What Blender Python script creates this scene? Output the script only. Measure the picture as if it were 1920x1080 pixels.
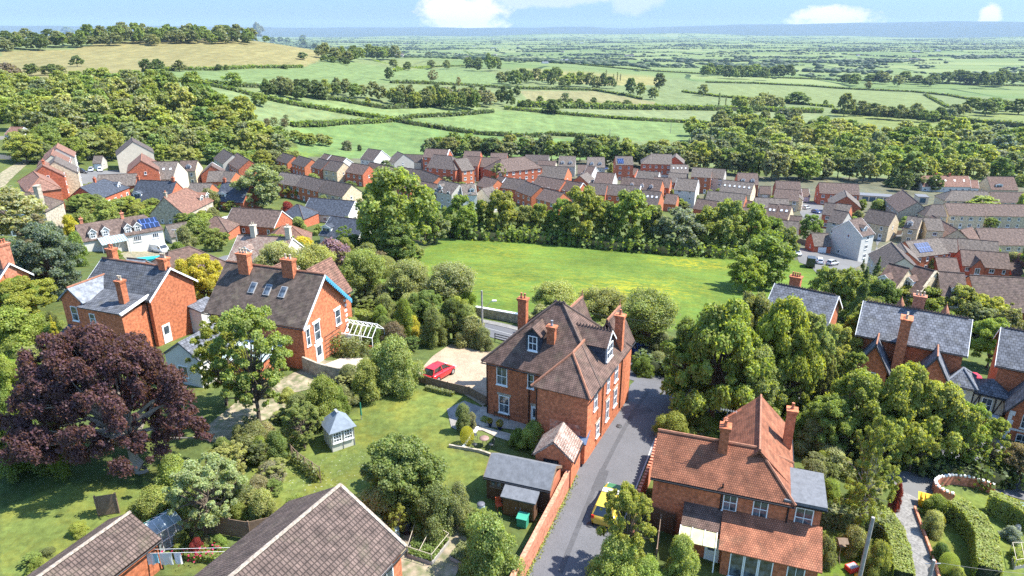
import bpy, bmesh, math, random
import numpy as np
from mathutils import Vector, Matrix, geometry
R=math.radians; rnd=random.Random(7)
for o in list(bpy.data.objects): bpy.data.objects.remove(o)
SC=bpy.context.scene; COL=SC.collection
# ---------------------------------------------------------------- camera, sky, sun, exposure
CH=33.0; PITCH=R(20.7); FPX=1280.0
cam=bpy.data.objects.new('camera',bpy.data.cameras.new('camera')); COL.objects.link(cam)
cam.location=(0,0,CH); cam.rotation_euler=(math.pi/2-PITCH,0,0)
cam.data.sensor_width=36; cam.data.lens=36*FPX/1920; cam.data.clip_start=1; cam.data.clip_end=90000
SC.camera=cam
SUN_EL=R(55); SUN_AZ=R(84)      # azimuth clockwise from +Y (camera forward)
W=bpy.data.worlds.new("World"); SC.world=W; W.use_nodes=True
nt=W.node_tree; N=nt.nodes; L=nt.links; N.clear()
out=N.new('ShaderNodeOutputWorld'); bg=N.new('ShaderNodeBackground'); sky=N.new('ShaderNodeTexSky')
sky.sky_type='NISHITA'; sky.sun_disc=False; sky.sun_elevation=SUN_EL; sky.sun_rotation=SUN_AZ
sky.altitude=100; sky.air_density=1.0; sky.dust_density=0.3; sky.ozone_density=2.5
bg.inputs[1].default_value=0.14
geo=N.new('ShaderNodeTexCoord'); sep=N.new('ShaderNodeSeparateXYZ'); L.new(geo.outputs['Generated'],sep.inputs[0])
def mth(op,a,b=None,c=None,clamp=False,tree=None):
    t=tree or nt; n=t.nodes.new('ShaderNodeMath'); n.operation=op; n.use_clamp=clamp
    for i,v in enumerate((a,b,c)):
        if v is None: continue
        if isinstance(v,(int,float)): n.inputs[i].default_value=v
        else: t.links.new(v,n.inputs[i])
    return n.outputs[0]
X,Y,Zz=sep.outputs
el=mth('DIVIDE',Zz,Y); az=mth('DIVIDE',X,Y)
nz=N.new('ShaderNodeTexNoise'); nz.inputs['Scale'].default_value=26; nz.inputs['Detail'].default_value=9; nz.inputs['Roughness'].default_value=.64
mp=N.new('ShaderNodeMapping'); mp.inputs['Scale'].default_value=(1,1,1.9); L.new(geo.outputs['Generated'],mp.inputs[0]); L.new(mp.outputs[0],nz.inputs[0])
tot=None
# (tan azimuth, tan elevation, half-width, half-height, softness) of each cloud bank near the horizon
for (a,e,w,h,s) in ((-.065,.018,.060,.030,1.1),(.045,.040,.10,.012,.40),(.165,.038,.035,.02,.34),(.437,.013,.068,.016,1.1),(.652,.018,.016,.016,1.1),(.742,.016,.038,.015,1.1),(.30,.055,.2,.006,.22),(-.1,.12,.5,.03,.5),(.6,.2,.4,.05,.6)):
    dx=mth('POWER',mth('ABSOLUTE',mth('DIVIDE',mth('SUBTRACT',az,a),w)),2); dy=mth('POWER',mth('ABSOLUTE',mth('DIVIDE',mth('SUBTRACT',el,e),h)),2)
    m=mth('MULTIPLY',mth('SUBTRACT',1.25,mth('ADD',dx,dy),clamp=False),1)
    m=mth('ADD',m,mth('MULTIPLY',mth('SUBTRACT',nz.outputs[0],.5),3.6))
    m=mth('MULTIPLY',mth('MULTIPLY',m,1.3,clamp=True),s,clamp=True)
    tot=m if tot is None else mth('MAXIMUM',tot,m)
tot=mth('MULTIPLY',tot,mth('GREATER_THAN',Y,0.05))
tint=N.new('ShaderNodeMix'); tint.data_type='RGBA'; tint.blend_type='MULTIPLY'; tint.inputs[0].default_value=1
el01=N.new('ShaderNodeMapRange'); el01.inputs[1].default_value=0; el01.inputs[2].default_value=.55; L.new(Zz,el01.inputs[0])
grade=N.new('ShaderNodeMix'); grade.data_type='RGBA'; L.new(el01.outputs[0],grade.inputs[0]); grade.inputs[6].default_value=(.160,.250,.395,1); grade.inputs[7].default_value=(1.15,1.25,1.3,1)
L.new(sky.outputs[0],tint.inputs[6]); L.new(grade.outputs[2],tint.inputs[7])
mx=N.new('ShaderNodeMix'); mx.data_type='RGBA'; L.new(tot,mx.inputs[0]); L.new(tint.outputs[2],mx.inputs[6]); mx.inputs[7].default_value=(3.1,3.1,3.16,1)
L.new(mx.outputs[2],bg.inputs[0]); L.new(bg.outputs[0],out.inputs[0])
sl=bpy.data.lights.new('sun','SUN'); sl.energy=4.6; sl.angle=R(.5); sl.color=(1,.96,.88)
so=bpy.data.objects.new('sun',sl); COL.objects.link(so)
sd=Vector((math.sin(SUN_AZ)*math.cos(SUN_EL),math.cos(SUN_AZ)*math.cos(SUN_EL),math.sin(SUN_EL)))
so.rotation_euler=sd.to_track_quat('Z','Y').to_euler(); so.location=(60,0,90)
SC.view_settings.view_transform='Standard'; SC.view_settings.look='None'; SC.view_settings.exposure=1.38; SC.view_settings.gamma=1
SC.cycles.max_bounces=6; SC.cycles.diffuse_bounces=3; SC.cycles.glossy_bounces=2; SC.cycles.transmission_bounces=3; SC.cycles.transparent_max_bounces=6; SC.cycles.volume_bounces=0
SC.cycles.sample_clamp_indirect=4; SC.cycles.use_denoising=False
# ---------------------------------------------------------------- projection helpers (photo pixel -> point in the place)
CT,ST=math.cos(PITCH),math.sin(PITCH)
def ray(px,py):
    u=(px-960)/FPX; v=(540-py)/FPX
    return Vector((u,CT+v*ST,-ST+v*CT))
def P(px,py,z):
    d=ray(px,py); t=(z-CH)/d.z; return Vector((d.x*t,d.y*t,z))
def proj(x,y,z):
    z=z-CH; f=y*CT-z*ST; up=y*ST+z*CT
    return 960+FPX*x/f, 540-FPX*up/f
# ---------------------------------------------------------------- terrain: thin-plate surface through surveyed heights
CTRL=[(0,1080,0),(500,1080,0),(960,1080,0),(1250,1080,-1.5),(1600,1080,-3),(1920,1080,-4),
(0,850,.5),(300,870,.5),(640,850,0),(930,850,0),(1230,850,-1.2),(1550,900,-3),(1720,1000,-3.4),(1920,900,-5),
(0,650,0),(300,650,0),(600,650,0),(850,700,0),(1000,780,0),(1150,760,-.5),(1300,740,-2),(1500,740,-4.2),(1700,760,-6),(1920,800,-7),
(940,615,-3.0),(1190,690,-2.5),(0,520,-4),(300,520,-5),(520,560,-3),(700,580,-3),(900,590,-5),(1100,560,-8),(1350,600,-8),(1550,640,-11),(1750,600,-14),(1900,640,-14),
(150,470,-12),(300,475,-15),(500,490,-12),(750,490,-15),(1000,480,-19),(1250,480,-22),(1450,490,-25),(1580,475,-25),(1700,520,-33),(1900,520,-37),
(0,400,-14),(200,380,-18),(450,400,-20),(650,400,-22),(900,400,-27),(1100,400,-31),(1300,400,-35),(1500,400,-35),(1700,440,-32),(1900,420,-38),
(0,330,-12),(200,330,-17),(400,340,-22),(600,340,-25),(800,330,-30),(1000,340,-34),(1250,330,-39),(1500,350,-40),(1750,360,-42),(1900,370,-43),
(0,250,-8),(250,260,-16),(500,280,-26),(700,290,-34),(950,285,-41),(1250,290,-46),(1600,290,-51),(1900,290,-54),
(0,180,-1),(200,170,-3),(440,165,-6),(380,210,-9),(600,200,-22),(487,197,-19),(760,260,-40),(600,260,-33),(900,230,-42),(1037,213,-45),(1143,260,-52),(1400,240,-58),(1700,240,-62),(1900,230,-66),
(0,115,3),(145,125,2),(300,132,0),(550,130,-8),(605,96,2),(640,115,-8),(700,118,-12),
(780,140,-22),(760,170,-24),(850,150,-34),(1000,190,-44),(850,110,-40),(950,130,-46),(1100,150,-54),(1200,130,-66),(1300,180,-60),(1500,150,-75),(1700,180,-74),(1900,150,-84)]
ctrl=[]
for px,py,z in CTRL:
    p=P(px,py,z); D=math.hypot(p.x,p.y); ctrl.append((math.atan2(p.x,p.y),math.log(D),z))
for a in (-1.3,-.9,-.64): ctrl+= [(a,math.log(20),0),(a,math.log(1150),17),(a,math.log(1700),-12),(a,math.log(3500),-45),(a,math.log(9000),-80),(a,math.log(16000),-80)]
for a in (-.66,-.58,-.50,-.42,-.36): ctrl+=[(a,math.log(1050),18.3),(a,math.log(1230),19.8),(a,math.log(1700),-10)]
ctrl+=[(-.31,math.log(1150),12),(-.28,math.log(1700),-30),(-.3,math.log(1450),-40),(-.3,math.log(3000),-65),(-.45,math.log(3500),-52),(-.3,math.log(9000),-84),(-.45,math.log(16000),-86)]
for a in (-.1,.15,.4,.64,.9,1.3): ctrl+=[(a,math.log(20),-1.5*max(a,0)),(a,math.log(3200),-84),(a,math.log(6000),-88),(a,math.log(16000),-88)]
for a in (.9,1.3): ctrl+=[(a,math.log(60),-6),(a,math.log(200),-34),(a,math.log(700),-58)]
for a in (-.9,-1.3): ctrl+=[(a,math.log(60),0),(a,math.log(200),-8),(a,math.log(500),-4)]
C_=np.array(ctrl); KS=1.0
def _phi(r2): return np.where(r2>1e-12,r2*np.log(np.maximum(r2,1e-12))*.5,0)
n_=len(C_); A=np.zeros((n_+3,n_+3)); d2=(C_[:,None,0]-C_[None,:,0])**2+(C_[:,None,1]-C_[None,:,1])**2*KS
A[:n_,:n_]=_phi(d2)+np.eye(n_)*.004; A[:n_,n_:]=np.c_[np.ones(n_),C_[:,0],C_[:,1]]; A[n_:,:n_]=A[:n_,n_:].T
sol=np.linalg.solve(A,np.r_[C_[:,2],0,0,0])
NA,ND=661,640; AZ0,AZ1=R(-66),R(66); DL0,DL1=math.log(9),math.log(42000)
ga=np.linspace(AZ0,AZ1,NA); gd=np.linspace(DL0,DL1,ND)
GZ=np.zeros((ND,NA))
for i in range(ND):
    r2=(ga[:,None]-C_[None,:,0])**2+(gd[i]-C_[None,:,1])**2*KS
    GZ[i]=_phi(r2)@sol[:n_]+sol[n_]+sol[n_+1]*ga+sol[n_+2]*gd[i]
DD=np.exp(gd)[:,None]; AA=ga[None,:]
# rim of hills far away beyond the vale
def _ss(x,a,b): t=np.clip((x-a)/(b-a),0,1); return t*t*(3-2*t)
far=_ss(DD,11000,15500); GZ=GZ*(1-far)+(-88)*far
GZ=np.where(DD>2600,np.maximum(GZ,-96),GZ)
rimh=13*np.sin(AA*11+1.1)+7*np.sin(AA*27)+4*np.sin(AA*57+2)+2.5*np.sin(AA*131)
rim=np.interp(AA,[-1.2,-.3,-.1,.03,.07,.10,.15,.22,.3,.42,.6,.66,1.2],[110,108,100,72,96,98,74,120,165,200,196,165,150])+rimh+88
GZ=GZ+_ss(DD,14500,19000)*rim+_ss(DD,11500,13000)*(1-_ss(DD,13000,14500))*(38+24*np.sin(AA*9)+10*np.sin(AA*33))*(AA>-.2)
GX=DD*np.sin(AA); GY=DD*np.cos(AA)
def zt(x,y):
    a=math.atan2(x,y); d=math.log(max(math.hypot(x,y),9.001))
    fa=min(max((a-AZ0)/(AZ1-AZ0)*(NA-1),0),NA-1.001); fd=min(max((d-DL0)/(DL1-DL0)*(ND-1),0),ND-1.001)
    i=int(fd); j=int(fa); u=fd-i; v=fa-j
    return float((GZ[i,j]*(1-v)+GZ[i,j+1]*v)*(1-u)+(GZ[i+1,j]*(1-v)+GZ[i+1,j+1]*v)*u)
def G(px,py,lift=0.0):
    d=ray(px,py); d=d/math.hypot(d.x,d.y); t=12.0; pt=t
    while t<30000:
        z=CH+d.z*t
        if z<=zt(d.x*t,d.y*t)+lift:
            lo,hi=pt,t
            for _ in range(22):
                m=(lo+hi)/2
                if CH+d.z*m<=zt(d.x*m,d.y*m)+lift: hi=m
                else: lo=m
            return Vector((d.x*hi,d.y*hi,zt(d.x*hi,d.y*hi)))
        pt=t; t*=1.012
    return Vector((d.x*t,d.y*t,zt(d.x*t,d.y*t)))
def PR(px,py,h):
    "point above the terrain by h seen at this pixel"
    d=ray(px,py); p=G(px,py,h); return Vector((p.x,p.y,p.z+h))
# ---------------------------------------------------------------- objects
def tag(o,label=None,cat=None,group=None,kind=None):
    if label: o['label']=label
    if cat: o['category']=cat
    if group: o['group']=group
    if kind: o['kind']=kind
    return o
def empty(name,loc=(0,0,0),rz=0,label=None,cat=None,group=None):
    o=bpy.data.objects.new(name,None); COL.objects.link(o); o.location=loc; o.rotation_euler=(0,0,rz); o.empty_display_size=.5
    return tag(o,label,cat,group)
def link(name,data,parent=None,loc=None,rz=None):
    o=bpy.data.objects.new(name,data); COL.objects.link(o)
    if parent: o.parent=parent
    if loc is not None: o.location=loc
    if rz is not None: o.rotation_euler=(0,0,rz)
    return o
class MB:
    def __init__(s): s.v=[]; s.f=[]; s.m=[]; s.sm=[]
    def add(s,vs,fs,mi=0,smooth=False):
        b=len(s.v); s.v+=[tuple(v) for v in vs]; s.f+=[tuple(b+i for i in f) for f in fs]; s.m+=[mi]*len(fs); s.sm+=[smooth]*len(fs); return s
    def box(s,x0,y0,z0,x1,y1,z1,mi=0,M=None):
        vs=[Vector(p) for p in ((x0,y0,z0),(x1,y0,z0),(x1,y1,z0),(x0,y1,z0),(x0,y0,z1),(x1,y0,z1),(x1,y1,z1),(x0,y1,z1))]
        if M: vs=[M@v for v in vs]
        return s.add(vs,[(0,3,2,1),(4,5,6,7),(0,1,5,4),(1,2,6,5),(2,3,7,6),(3,0,4,7)],mi)
    def cbox(s,c,sz,mi=0,M=None): 
        return s.box(c[0]-sz[0]/2,c[1]-sz[1]/2,c[2]-sz[2]/2,c[0]+sz[0]/2,c[1]+sz[1]/2,c[2]+sz[2]/2,mi,M)
    def slab(s,quad,t,mi=0):
        "solid from a polygon and a thickness below it"
        q=[Vector(p) for p in quad]; n=(q[1]-q[0]).cross(q[2]-q[0]).normalized()
        if n.z<0: q=q[::-1]; n=-n
        k=len(q); vs=q+[p-n*t for p in q]
        return s.add(vs,[tuple(range(k)),tuple(range(2*k-1,k-1,-1))]+[(i,i+k,(i+1)%k+k,(i+1)%k) for i in range(k)],mi)
    def prism(s,poly,z0,z1,mi=0):
        k=len(poly); a=sum(poly[i][0]*poly[(i+1)%k][1]-poly[(i+1)%k][0]*poly[i][1] for i in range(k))
        if a<0: poly=poly[::-1]
        vs=[(p[0],p[1],z0) for p in poly]+[(p[0],p[1],z1) for p in poly]
        return s.add(vs,[tuple(range(k-1,-1,-1)),tuple(range(k,2*k))]+[(i,(i+1)%k,(i+1)%k+k,i+k) for i in range(k)],mi)
    def tube(s,p,q,r0,r1=None,n=6,mi=0,cap=True):
        p=Vector(p); q=Vector(q); r1=r0 if r1 is None else r1; d=(q-p)
        if d.length<1e-6: return s
        d.normalize(); a=d.orthogonal().normalized(); b=d.cross(a)
        vs=[p+(a*math.cos(2*math.pi*i/n)+b*math.sin(2*math.pi*i/n))*r0 for i in range(n)]+[q+(a*math.cos(2*math.pi*i/n)+b*math.sin(2*math.pi*i/n))*r1 for i in range(n)]
        fs=[(i,(i+1)%n,(i+1)%n+n,i+n) for i in range(n)]
        s.add(vs,fs,mi,n>5)
        if cap: s.add(vs,[tuple(range(n-1,-1,-1)),tuple(range(n,2*n))],mi)
        return s
    def lathe(s,prof,n=12,c=(0,0,0),mi=0):
        vs=[]; fs=[]
        for r,z in prof:
            vs+=[(c[0]+r*math.cos(2*math.pi*i/n),c[1]+r*math.sin(2*math.pi*i/n),c[2]+z) for i in range(n)]
        for k in range(len(prof)-1): fs+=[(k*n+i,k*n+(i+1)%n,(k+1)*n+(i+1)%n,(k+1)*n+i) for i in range(n)]
        s.add(vs,fs,mi,True); s.add(vs[:n],[tuple(range(n-1,-1,-1))],mi); s.add(vs[-n:],[tuple(range(n))],mi); return s
    def ball(s,c,r,mi=0,n=10,sz=1.0):
        k=6; return s.lathe([(max(r*math.sin(math.pi*i/k),.001),-r*sz*math.cos(math.pi*i/k)) for i in range(k+1)],n,c,mi)
    def mesh(s,name,mats):
        me=bpy.data.meshes.new(name); me.from_pydata(s.v,[],s.f)
        for m in (mats if isinstance(mats,(list,tuple)) else [mats]): me.materials.append(m)
        me.polygons.foreach_set('material_index',s.m); me.polygons.foreach_set('use_smooth',s.sm)
        uvl=me.uv_layers.new(name='UVMap'); me.update()
        for p in me.polygons:
            n=p.normal
            if abs(n.z)>.999: U=Vector((1,0,0)); V=Vector((0,1,0))
            else: U=Vector((-n.y,n.x,0)).normalized(); V=n.cross(U)
            for li in p.loop_indices:
                co=me.vertices[me.loops[li].vertex_index].co; uvl.data[li].uv=(co.dot(U),co.dot(V))
        return me
    def obj(s,name,mats,parent=None,loc=None,rz=None): return link(name,s.mesh(name,mats),parent,loc,rz)
# ---------------------------------------------------------------- materials
MATS={}
def mat(name,c,rough=.8,var=.25,vscale=1.5,c2=None,brick=None,bump=0,spec=.3,metal=0,coord='UV',fine=0,dirt=0,objcol=False,stretch=None):
    """c main colour, c2 second colour mixed by noise, brick=(w,h,gap,gapfactor) courses on the UV in metres"""
    if name in MATS: return MATS[name]
    m=bpy.data.materials.new(name); m.use_nodes=True; t=m.node_tree; b=t.nodes['Principled BSDF']; tc=t.nodes.new('ShaderNodeTexCoord')
    b.inputs['Roughness'].default_value=rough; b.inputs['Specular IOR Level'].default_value=spec; b.inputs['Metallic'].default_value=metal
    src=tc.outputs['Object' if coord=='OB' else 'UV']
    def rgb(v): return (v[0],v[1],v[2],1)
    col=None
    if brick:
        w,h,gap,gf=brick[:4]; bk=t.nodes.new('ShaderNodeTexBrick'); t.links.new(src,bk.inputs[0]); bk.inputs['Scale'].default_value=1
        bk.offset=brick[4] if len(brick)>4 else .5; bk.inputs['Brick Width'].default_value=w; bk.inputs['Row Height'].default_value=h; bk.inputs['Mortar Size'].default_value=gap; bk.inputs['Mortar Smooth'].default_value=.3
        k2=c2 or [x*(1-var) for x in c]
        bk.inputs['Color1'].default_value=rgb(c); bk.inputs['Color2'].default_value=rgb(k2); bk.inputs['Mortar'].default_value=rgb([min(x*gf,.7) for x in c]); bk.inputs['Bias'].default_value=-.1
        col=bk.outputs[0]
        if bump:
            bp=t.nodes.new('ShaderNodeBump'); bp.inputs['Strength'].default_value=bump; bp.inputs['Distance'].default_value=.05; bp.invert=True
            t.links.new(bk.outputs['Fac'],bp.inputs['Height']); t.links.new(bp.outputs[0],b.inputs['Normal'])
    else:
        n0=t.nodes.new('ShaderNodeTexNoise'); n0.inputs['Scale'].default_value=vscale*2.3; n0.inputs['Detail'].default_value=6
        if stretch:
            mp=t.nodes.new('ShaderNodeMapping'); mp.inputs['Scale'].default_value=stretch; t.links.new(src,mp.inputs[0]); t.links.new(mp.outputs[0],n0.inputs[0])
        else: t.links.new(src,n0.inputs[0])
        cr=t.nodes.new('ShaderNodeMapRange'); cr.inputs[1].default_value=.35; cr.inputs[2].default_value=.65; t.links.new(n0.outputs[0],cr.inputs[0])
        mxn=t.nodes.new('ShaderNodeMix'); mxn.data_type='RGBA'; t.links.new(cr.outputs[0],mxn.inputs[0]); mxn.inputs[6].default_value=rgb(c); mxn.inputs[7].default_value=rgb(c2 or [x*(1-var) for x in c]); col=mxn.outputs[2]
        if bump:
            bp=t.nodes.new('ShaderNodeBump'); bp.inputs['Strength'].default_value=bump; bp.inputs['Distance'].default_value=.05
            t.links.new(n0.outputs[0],bp.inputs['Height']); t.links.new(bp.outputs[0],b.inputs['Normal'])
    n1=t.nodes.new('ShaderNodeTexNoise'); n1.inputs['Scale'].default_value=vscale; n1.inputs['Detail'].default_value=8; n1.inputs['Roughness'].default_value=.68; t.links.new(src,n1.inputs[0])
    mr=t.nodes.new('ShaderNodeMapRange'); mr.inputs[1].default_value=.3; mr.inputs[2].default_value=.7; mr.inputs[3].default_value=1-var; mr.inputs[4].default_value=1+var; t.links.new(n1.outputs[0],mr.inputs[0])
    f=mr.outputs[0]
    if fine:
        n2=t.nodes.new('ShaderNodeTexNoise'); n2.inputs['Scale'].default_value=fine; n2.inputs['Detail'].default_value=3; t.links.new(src,n2.inputs[0])
        m2=t.nodes.new('ShaderNodeMapRange'); m2.inputs[1].default_value=.35; m2.inputs[2].default_value=.65; m2.inputs[3].default_value=.72; m2.inputs[4].default_value=1.28; t.links.new(n2.outputs[0],m2.inputs[0])
        f=mth('MULTIPLY',f,m2.outputs[0],tree=t)
    vm=t.nodes.new('ShaderNodeVectorMath'); vm.operation='SCALE'; t.links.new(col,vm.inputs[0]); t.links.new(f,vm.inputs['Scale']); fin=vm.outputs[0]
    if dirt:
        n3=t.nodes.new('ShaderNodeTexNoise'); n3.inputs['Scale'].default_value=.55; n3.inputs['Detail'].default_value=9; n3.inputs['Roughness'].default_value=.75; t.links.new(src,n3.inputs[0])
        m3=t.nodes.new('ShaderNodeMapRange'); m3.inputs[1].default_value=.52; m3.inputs[2].default_value=.72; m3.inputs[3].default_value=0; m3.inputs[4].default_value=abs(dirt); t.links.new(n3.outputs[0],m3.inputs[0])
        mm=t.nodes.new('ShaderNodeMix'); mm.data_type='RGBA'; t.links.new(m3.outputs[0],mm.inputs[0]); t.links.new(fin,mm.inputs[6]); mm.inputs[7].default_value=(.20,.18,.11,1) if dirt>0 else (.5,.42,.36,1); fin=mm.outputs[2]
    oi=t.nodes.new('ShaderNodeObjectInfo')
    if brick:
        ro=t.nodes.new('ShaderNodeMapRange'); ro.inputs[3].default_value=.86; ro.inputs[4].default_value=1.12; t.links.new(oi.outputs['Random'],ro.inputs[0]); v4=t.nodes.new('ShaderNodeVectorMath'); v4.operation='SCALE'; t.links.new(fin,v4.inputs[0]); t.links.new(ro.outputs[0],v4.inputs['Scale']); fin=v4.outputs[0]
    if objcol:
        v2=t.nodes.new('ShaderNodeVectorMath'); v2.operation='MULTIPLY'; t.links.new(fin,v2.inputs[0]); t.links.new(oi.outputs['Color'],v2.inputs[1]); fin=v2.outputs[0]
    t.links.new(fin,b.inputs['Base Color']); MATS[name]=m; return m
def foliage_mat(name,trans=.35,rough=.55):
    if name in MATS: return MATS[name]
    m=bpy.data.materials.new(name); m.use_nodes=True; t=m.node_tree; b=t.nodes['Principled BSDF']; o=t.nodes['Material Output']
    oi=t.nodes.new('ShaderNodeObjectInfo'); at=t.nodes.new('ShaderNodeAttribute'); at.attribute_name='tint'
    v=t.nodes.new('ShaderNodeVectorMath'); v.operation='MULTIPLY'; t.links.new(oi.outputs['Color'],v.inputs[0]); t.links.new(at.outputs['Color'],v.inputs[1])
    hs=t.nodes.new('ShaderNodeHueSaturation'); hs.inputs['Saturation'].default_value=1.02; t.links.new(v.outputs[0],hs.inputs['Color'])
    t.links.new(hs.outputs[0],b.inputs['Base Color']); b.inputs['Roughness'].default_value=rough; b.inputs['Specular IOR Level'].default_value=.35
    tr=t.nodes.new('ShaderNodeBsdfTranslucent'); v3=t.nodes.new('ShaderNodeVectorMath'); v3.operation='MULTIPLY'; v3.inputs[1].default_value=(1.45,1.4,.5); t.links.new(hs.outputs[0],v3.inputs[0]); t.links.new(v3.outputs[0],tr.inputs[0])
    ms=t.nodes.new('ShaderNodeMixShader'); ms.inputs[0].default_value=trans; t.links.new(b.outputs[0],ms.inputs[1]); t.links.new(tr.outputs[0],ms.inputs[2]); t.links.new(ms.outputs[0],o.inputs[0])
    MATS[name]=m; return m
def glass_mat():
    m=mat('window_glass',(.015,.02,.028),rough=.08,var=.5,vscale=.9,c2=(.10,.125,.15),spec=.9,coord='OB'); return m  # paler noise patches put imitation reflections into the pane colour
BR=dict(brick=(.23,.085,.012,1.15))
M_brick=mat('orange_brick',(.46,.155,.072),.9,.13,.9,c2=(.36,.110,.052),fine=3.4,dirt=.10,**BR)
M_ebrick=mat('estate_red_brick',(.42,.125,.062),.9,.15,.7,c2=(.33,.095,.052),fine=2,**BR)
M_wbrick=mat('garden_wall_brick',(.50,.20,.12),.9,.3,1.2,c2=(.38,.14,.085),fine=4,dirt=.25,**BR)
M_cream=mat('cream_stone',(.60,.49,.33),.9,.12,.8,c2=(.54,.43,.28),brick=(.4,.2,.01,.85),fine=2)
M_beige=mat('beige_render',(.62,.54,.42),.9,.10,.5)
M_white=mat('white_render',(.60,.58,.53),.85,.07,.6)
M_pale=mat('pale_grey_render',(.45,.425,.375),.9,.1,.5)
M_stone=mat('grey_stone',(.44,.38,.29),.9,.25,1.2,brick=(.5,.2,.02,.8),fine=2)
M_mill=mat('dark_timber_render',(.07,.06,.055),.8,.3,2)
M_paint=mat('white_paint',(.80,.80,.78),.5,.04,.6)
M_fascia=mat('grey_fascia',(.32,.32,.32),.6,.1,.6)
M_black=mat('black_plastic',(.02,.02,.022),.45,.2,2)
M_glass=glass_mat()
def roof(name,c,c2,h=.28,w=.3,dirt=0,bump=.5,gf=.45,var=.22,fine=1.6,gap=.035,off=.5): return mat(name,c,.85,var,.8,c2=c2,brick=(w,h,gap,gf,off),bump=bump,fine=fine,dirt=dirt)
RF={'brown':roof('brown_tile_roof',(.135,.094,.076),(.118,.083,.069)),
'taupe':roof('taupe_tile_roof',(.150,.124,.104),(.134,.112,.095)),
'dark':roof('charcoal_tile_roof',(.105,.083,.072),(.092,.075,.066)),
'slate':roof('slate_roof',(.095,.100,.112),(.07,.074,.085),.32,.3,dirt=.25),
'terra':roof('terracotta_tile_roof',(.235,.125,.088),(.205,.105,.076),dirt=.2),
'plum':roof('plum_plain_tile_roof',(.158,.098,.076),(.145,.090,.071),.16,.15,dirt=.35,gap=.03),
'moss':roof('mossy_plain_tile_roof',(.125,.092,.072),(.112,.082,.066),.16,.15,dirt=.45,gap=.03),
'redtile':roof('weathered_red_clay_tile_roof',(.345,.132,.070),(.24,.092,.052),.16,.15,dirt=.2,gap=.03,var=.26,fine=1.2),
'pantile':roof('brown_concrete_pantile_roof',(.125,.088,.072),(.110,.078,.065),.34,.22,dirt=.3,gap=.035,bump=.8,gf=.35,off=0),
'lichen':roof('lichen_covered_clay_tile_roof',(.26,.165,.13),(.36,.30,.25),.2,.22,dirt=-.75,gap=.03,var=.4,fine=6),
'lslate':roof('pale_slate_roof',(.20,.215,.235),(.17,.18,.20),.3,.3,gap=.02,gf=.7,bump=.2),
'gslate':roof('blue_grey_slate_roof',(.135,.142,.16),(.10,.105,.12),.34,.36,dirt=.2,gap=.035,gf=.45),
'felt':mat('grey_felt_roof',(.15,.155,.165),.85,.25,2.2,c2=(.12,.125,.135),stretch=(6,.5,1),bump=.2),
'bslate':roof('dark_blue_slate_roof',(.06,.07,.09),(.05,.058,.075),.3,.3,gap=.02)}
WL={'br':M_ebrick,'ob':M_brick,'cr':M_cream,'be':M_beige,'wh':M_white,'pa':M_pale,'st':M_stone}
M_ridge=mat('clay_ridge_tile',(.33,.15,.09),.85,.3,3)
M_ridged=mat('brown_ridge_tile',(.12,.085,.07),.85,.3,3)
M_pot=mat('terracotta_pot',(.45,.17,.09),.8,.2,3)
M_potc=mat('buff_chimney_pot',(.5,.43,.32),.8,.2,3)
M_lead=mat('lead_flashing',(.30,.31,.33),.5,.2,3)
M_wood=mat('dark_stained_timber',(.085,.045,.025),.8,.3,3,c2=(.13,.07,.04),stretch=(1,8,1))
M_fence=mat('weathered_fence_timber',(.22,.15,.10),.85,.3,3,c2=(.16,.11,.075),stretch=(8,.6,1))
M_grwood=mat('silver_grey_timber',(.33,.31,.28),.85,.25,3,c2=(.26,.24,.22),stretch=(8,.6,1))
M_bark=mat('grey_brown_bark',(.16,.125,.09),.9,.4,2,coord='OB')
M_bbark=mat('pale_beech_bark',(.34,.30,.25),.85,.3,1.5,coord='OB')
M_birch=mat('white_birch_bark',(.55,.53,.48),.8,.3,2,c2=(.2,.18,.15),coord='OB')
M_pv=mat('solar_cell',(.012,.022,.06),.15,.2,1,brick=(1.0,1.6,.04,10),spec=.8)
M_tarmac=mat('tarmac',(.108,.107,.113),.9,.10,.25,c2=(.100,.100,.106),fine=22,coord='OB')
M_tarmac2=mat('estate_tarmac',(.14,.138,.135),.9,.12,.1,coord='OB')
M_fol=foliage_mat('leaves',.5); M_folfar=foliage_mat('distant_leaves',.42)
# ---------------------------------------------------------------- building kit
WINC={}
def win_mesh(w,h,nx,ny,near,frame,key='w'):
    k=(round(w,2),round(h,2),nx,ny,near,frame.name,key)
    if k in WINC: return WINC[k]
    t=.07 if near else .10; b=.035 if near else .06; m=MB()
    m.box(-w/2,-.07,-h/2,-w/2+t,.05,h/2); m.box(w/2-t,-.07,-h/2,w/2,.05,h/2)
    m.box(-w/2+t,-.07,h/2-t,w/2-t,.05,h/2); m.box(-w/2+t,-.07,-h/2,w/2-t,.05,-h/2+t)
    for i in range(1,nx): x=-w/2+w*i/nx; m.box(x-b/2,-.055,-h/2+t,x+b/2,.03,h/2-t)
    for i in range(1,ny):
        z=-h/2+h*i/ny; bb=b*1.5 if ny==2 else b; m.box(-w/2+t,-.06,z-bb/2,w/2-t,.03,z+bb/2)
    m.box(-w/2-.06,-.13,-h/2-.09,w/2+.06,.04,-h/2-.002)
    g=MB().box(-w/2+t*.8,-.03,-h/2+t*.8,w/2-t*.8,.02,h/2-t*.8)
    if near: r=(m.mesh('window',[frame]),g.mesh('pane',[M_glass]))
    else:
        m.add(g.v,[tuple(f) for f in g.f],1); r=(m.mesh('window',[frame,M_glass]),None)
    WINC[k]=r; return r
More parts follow.
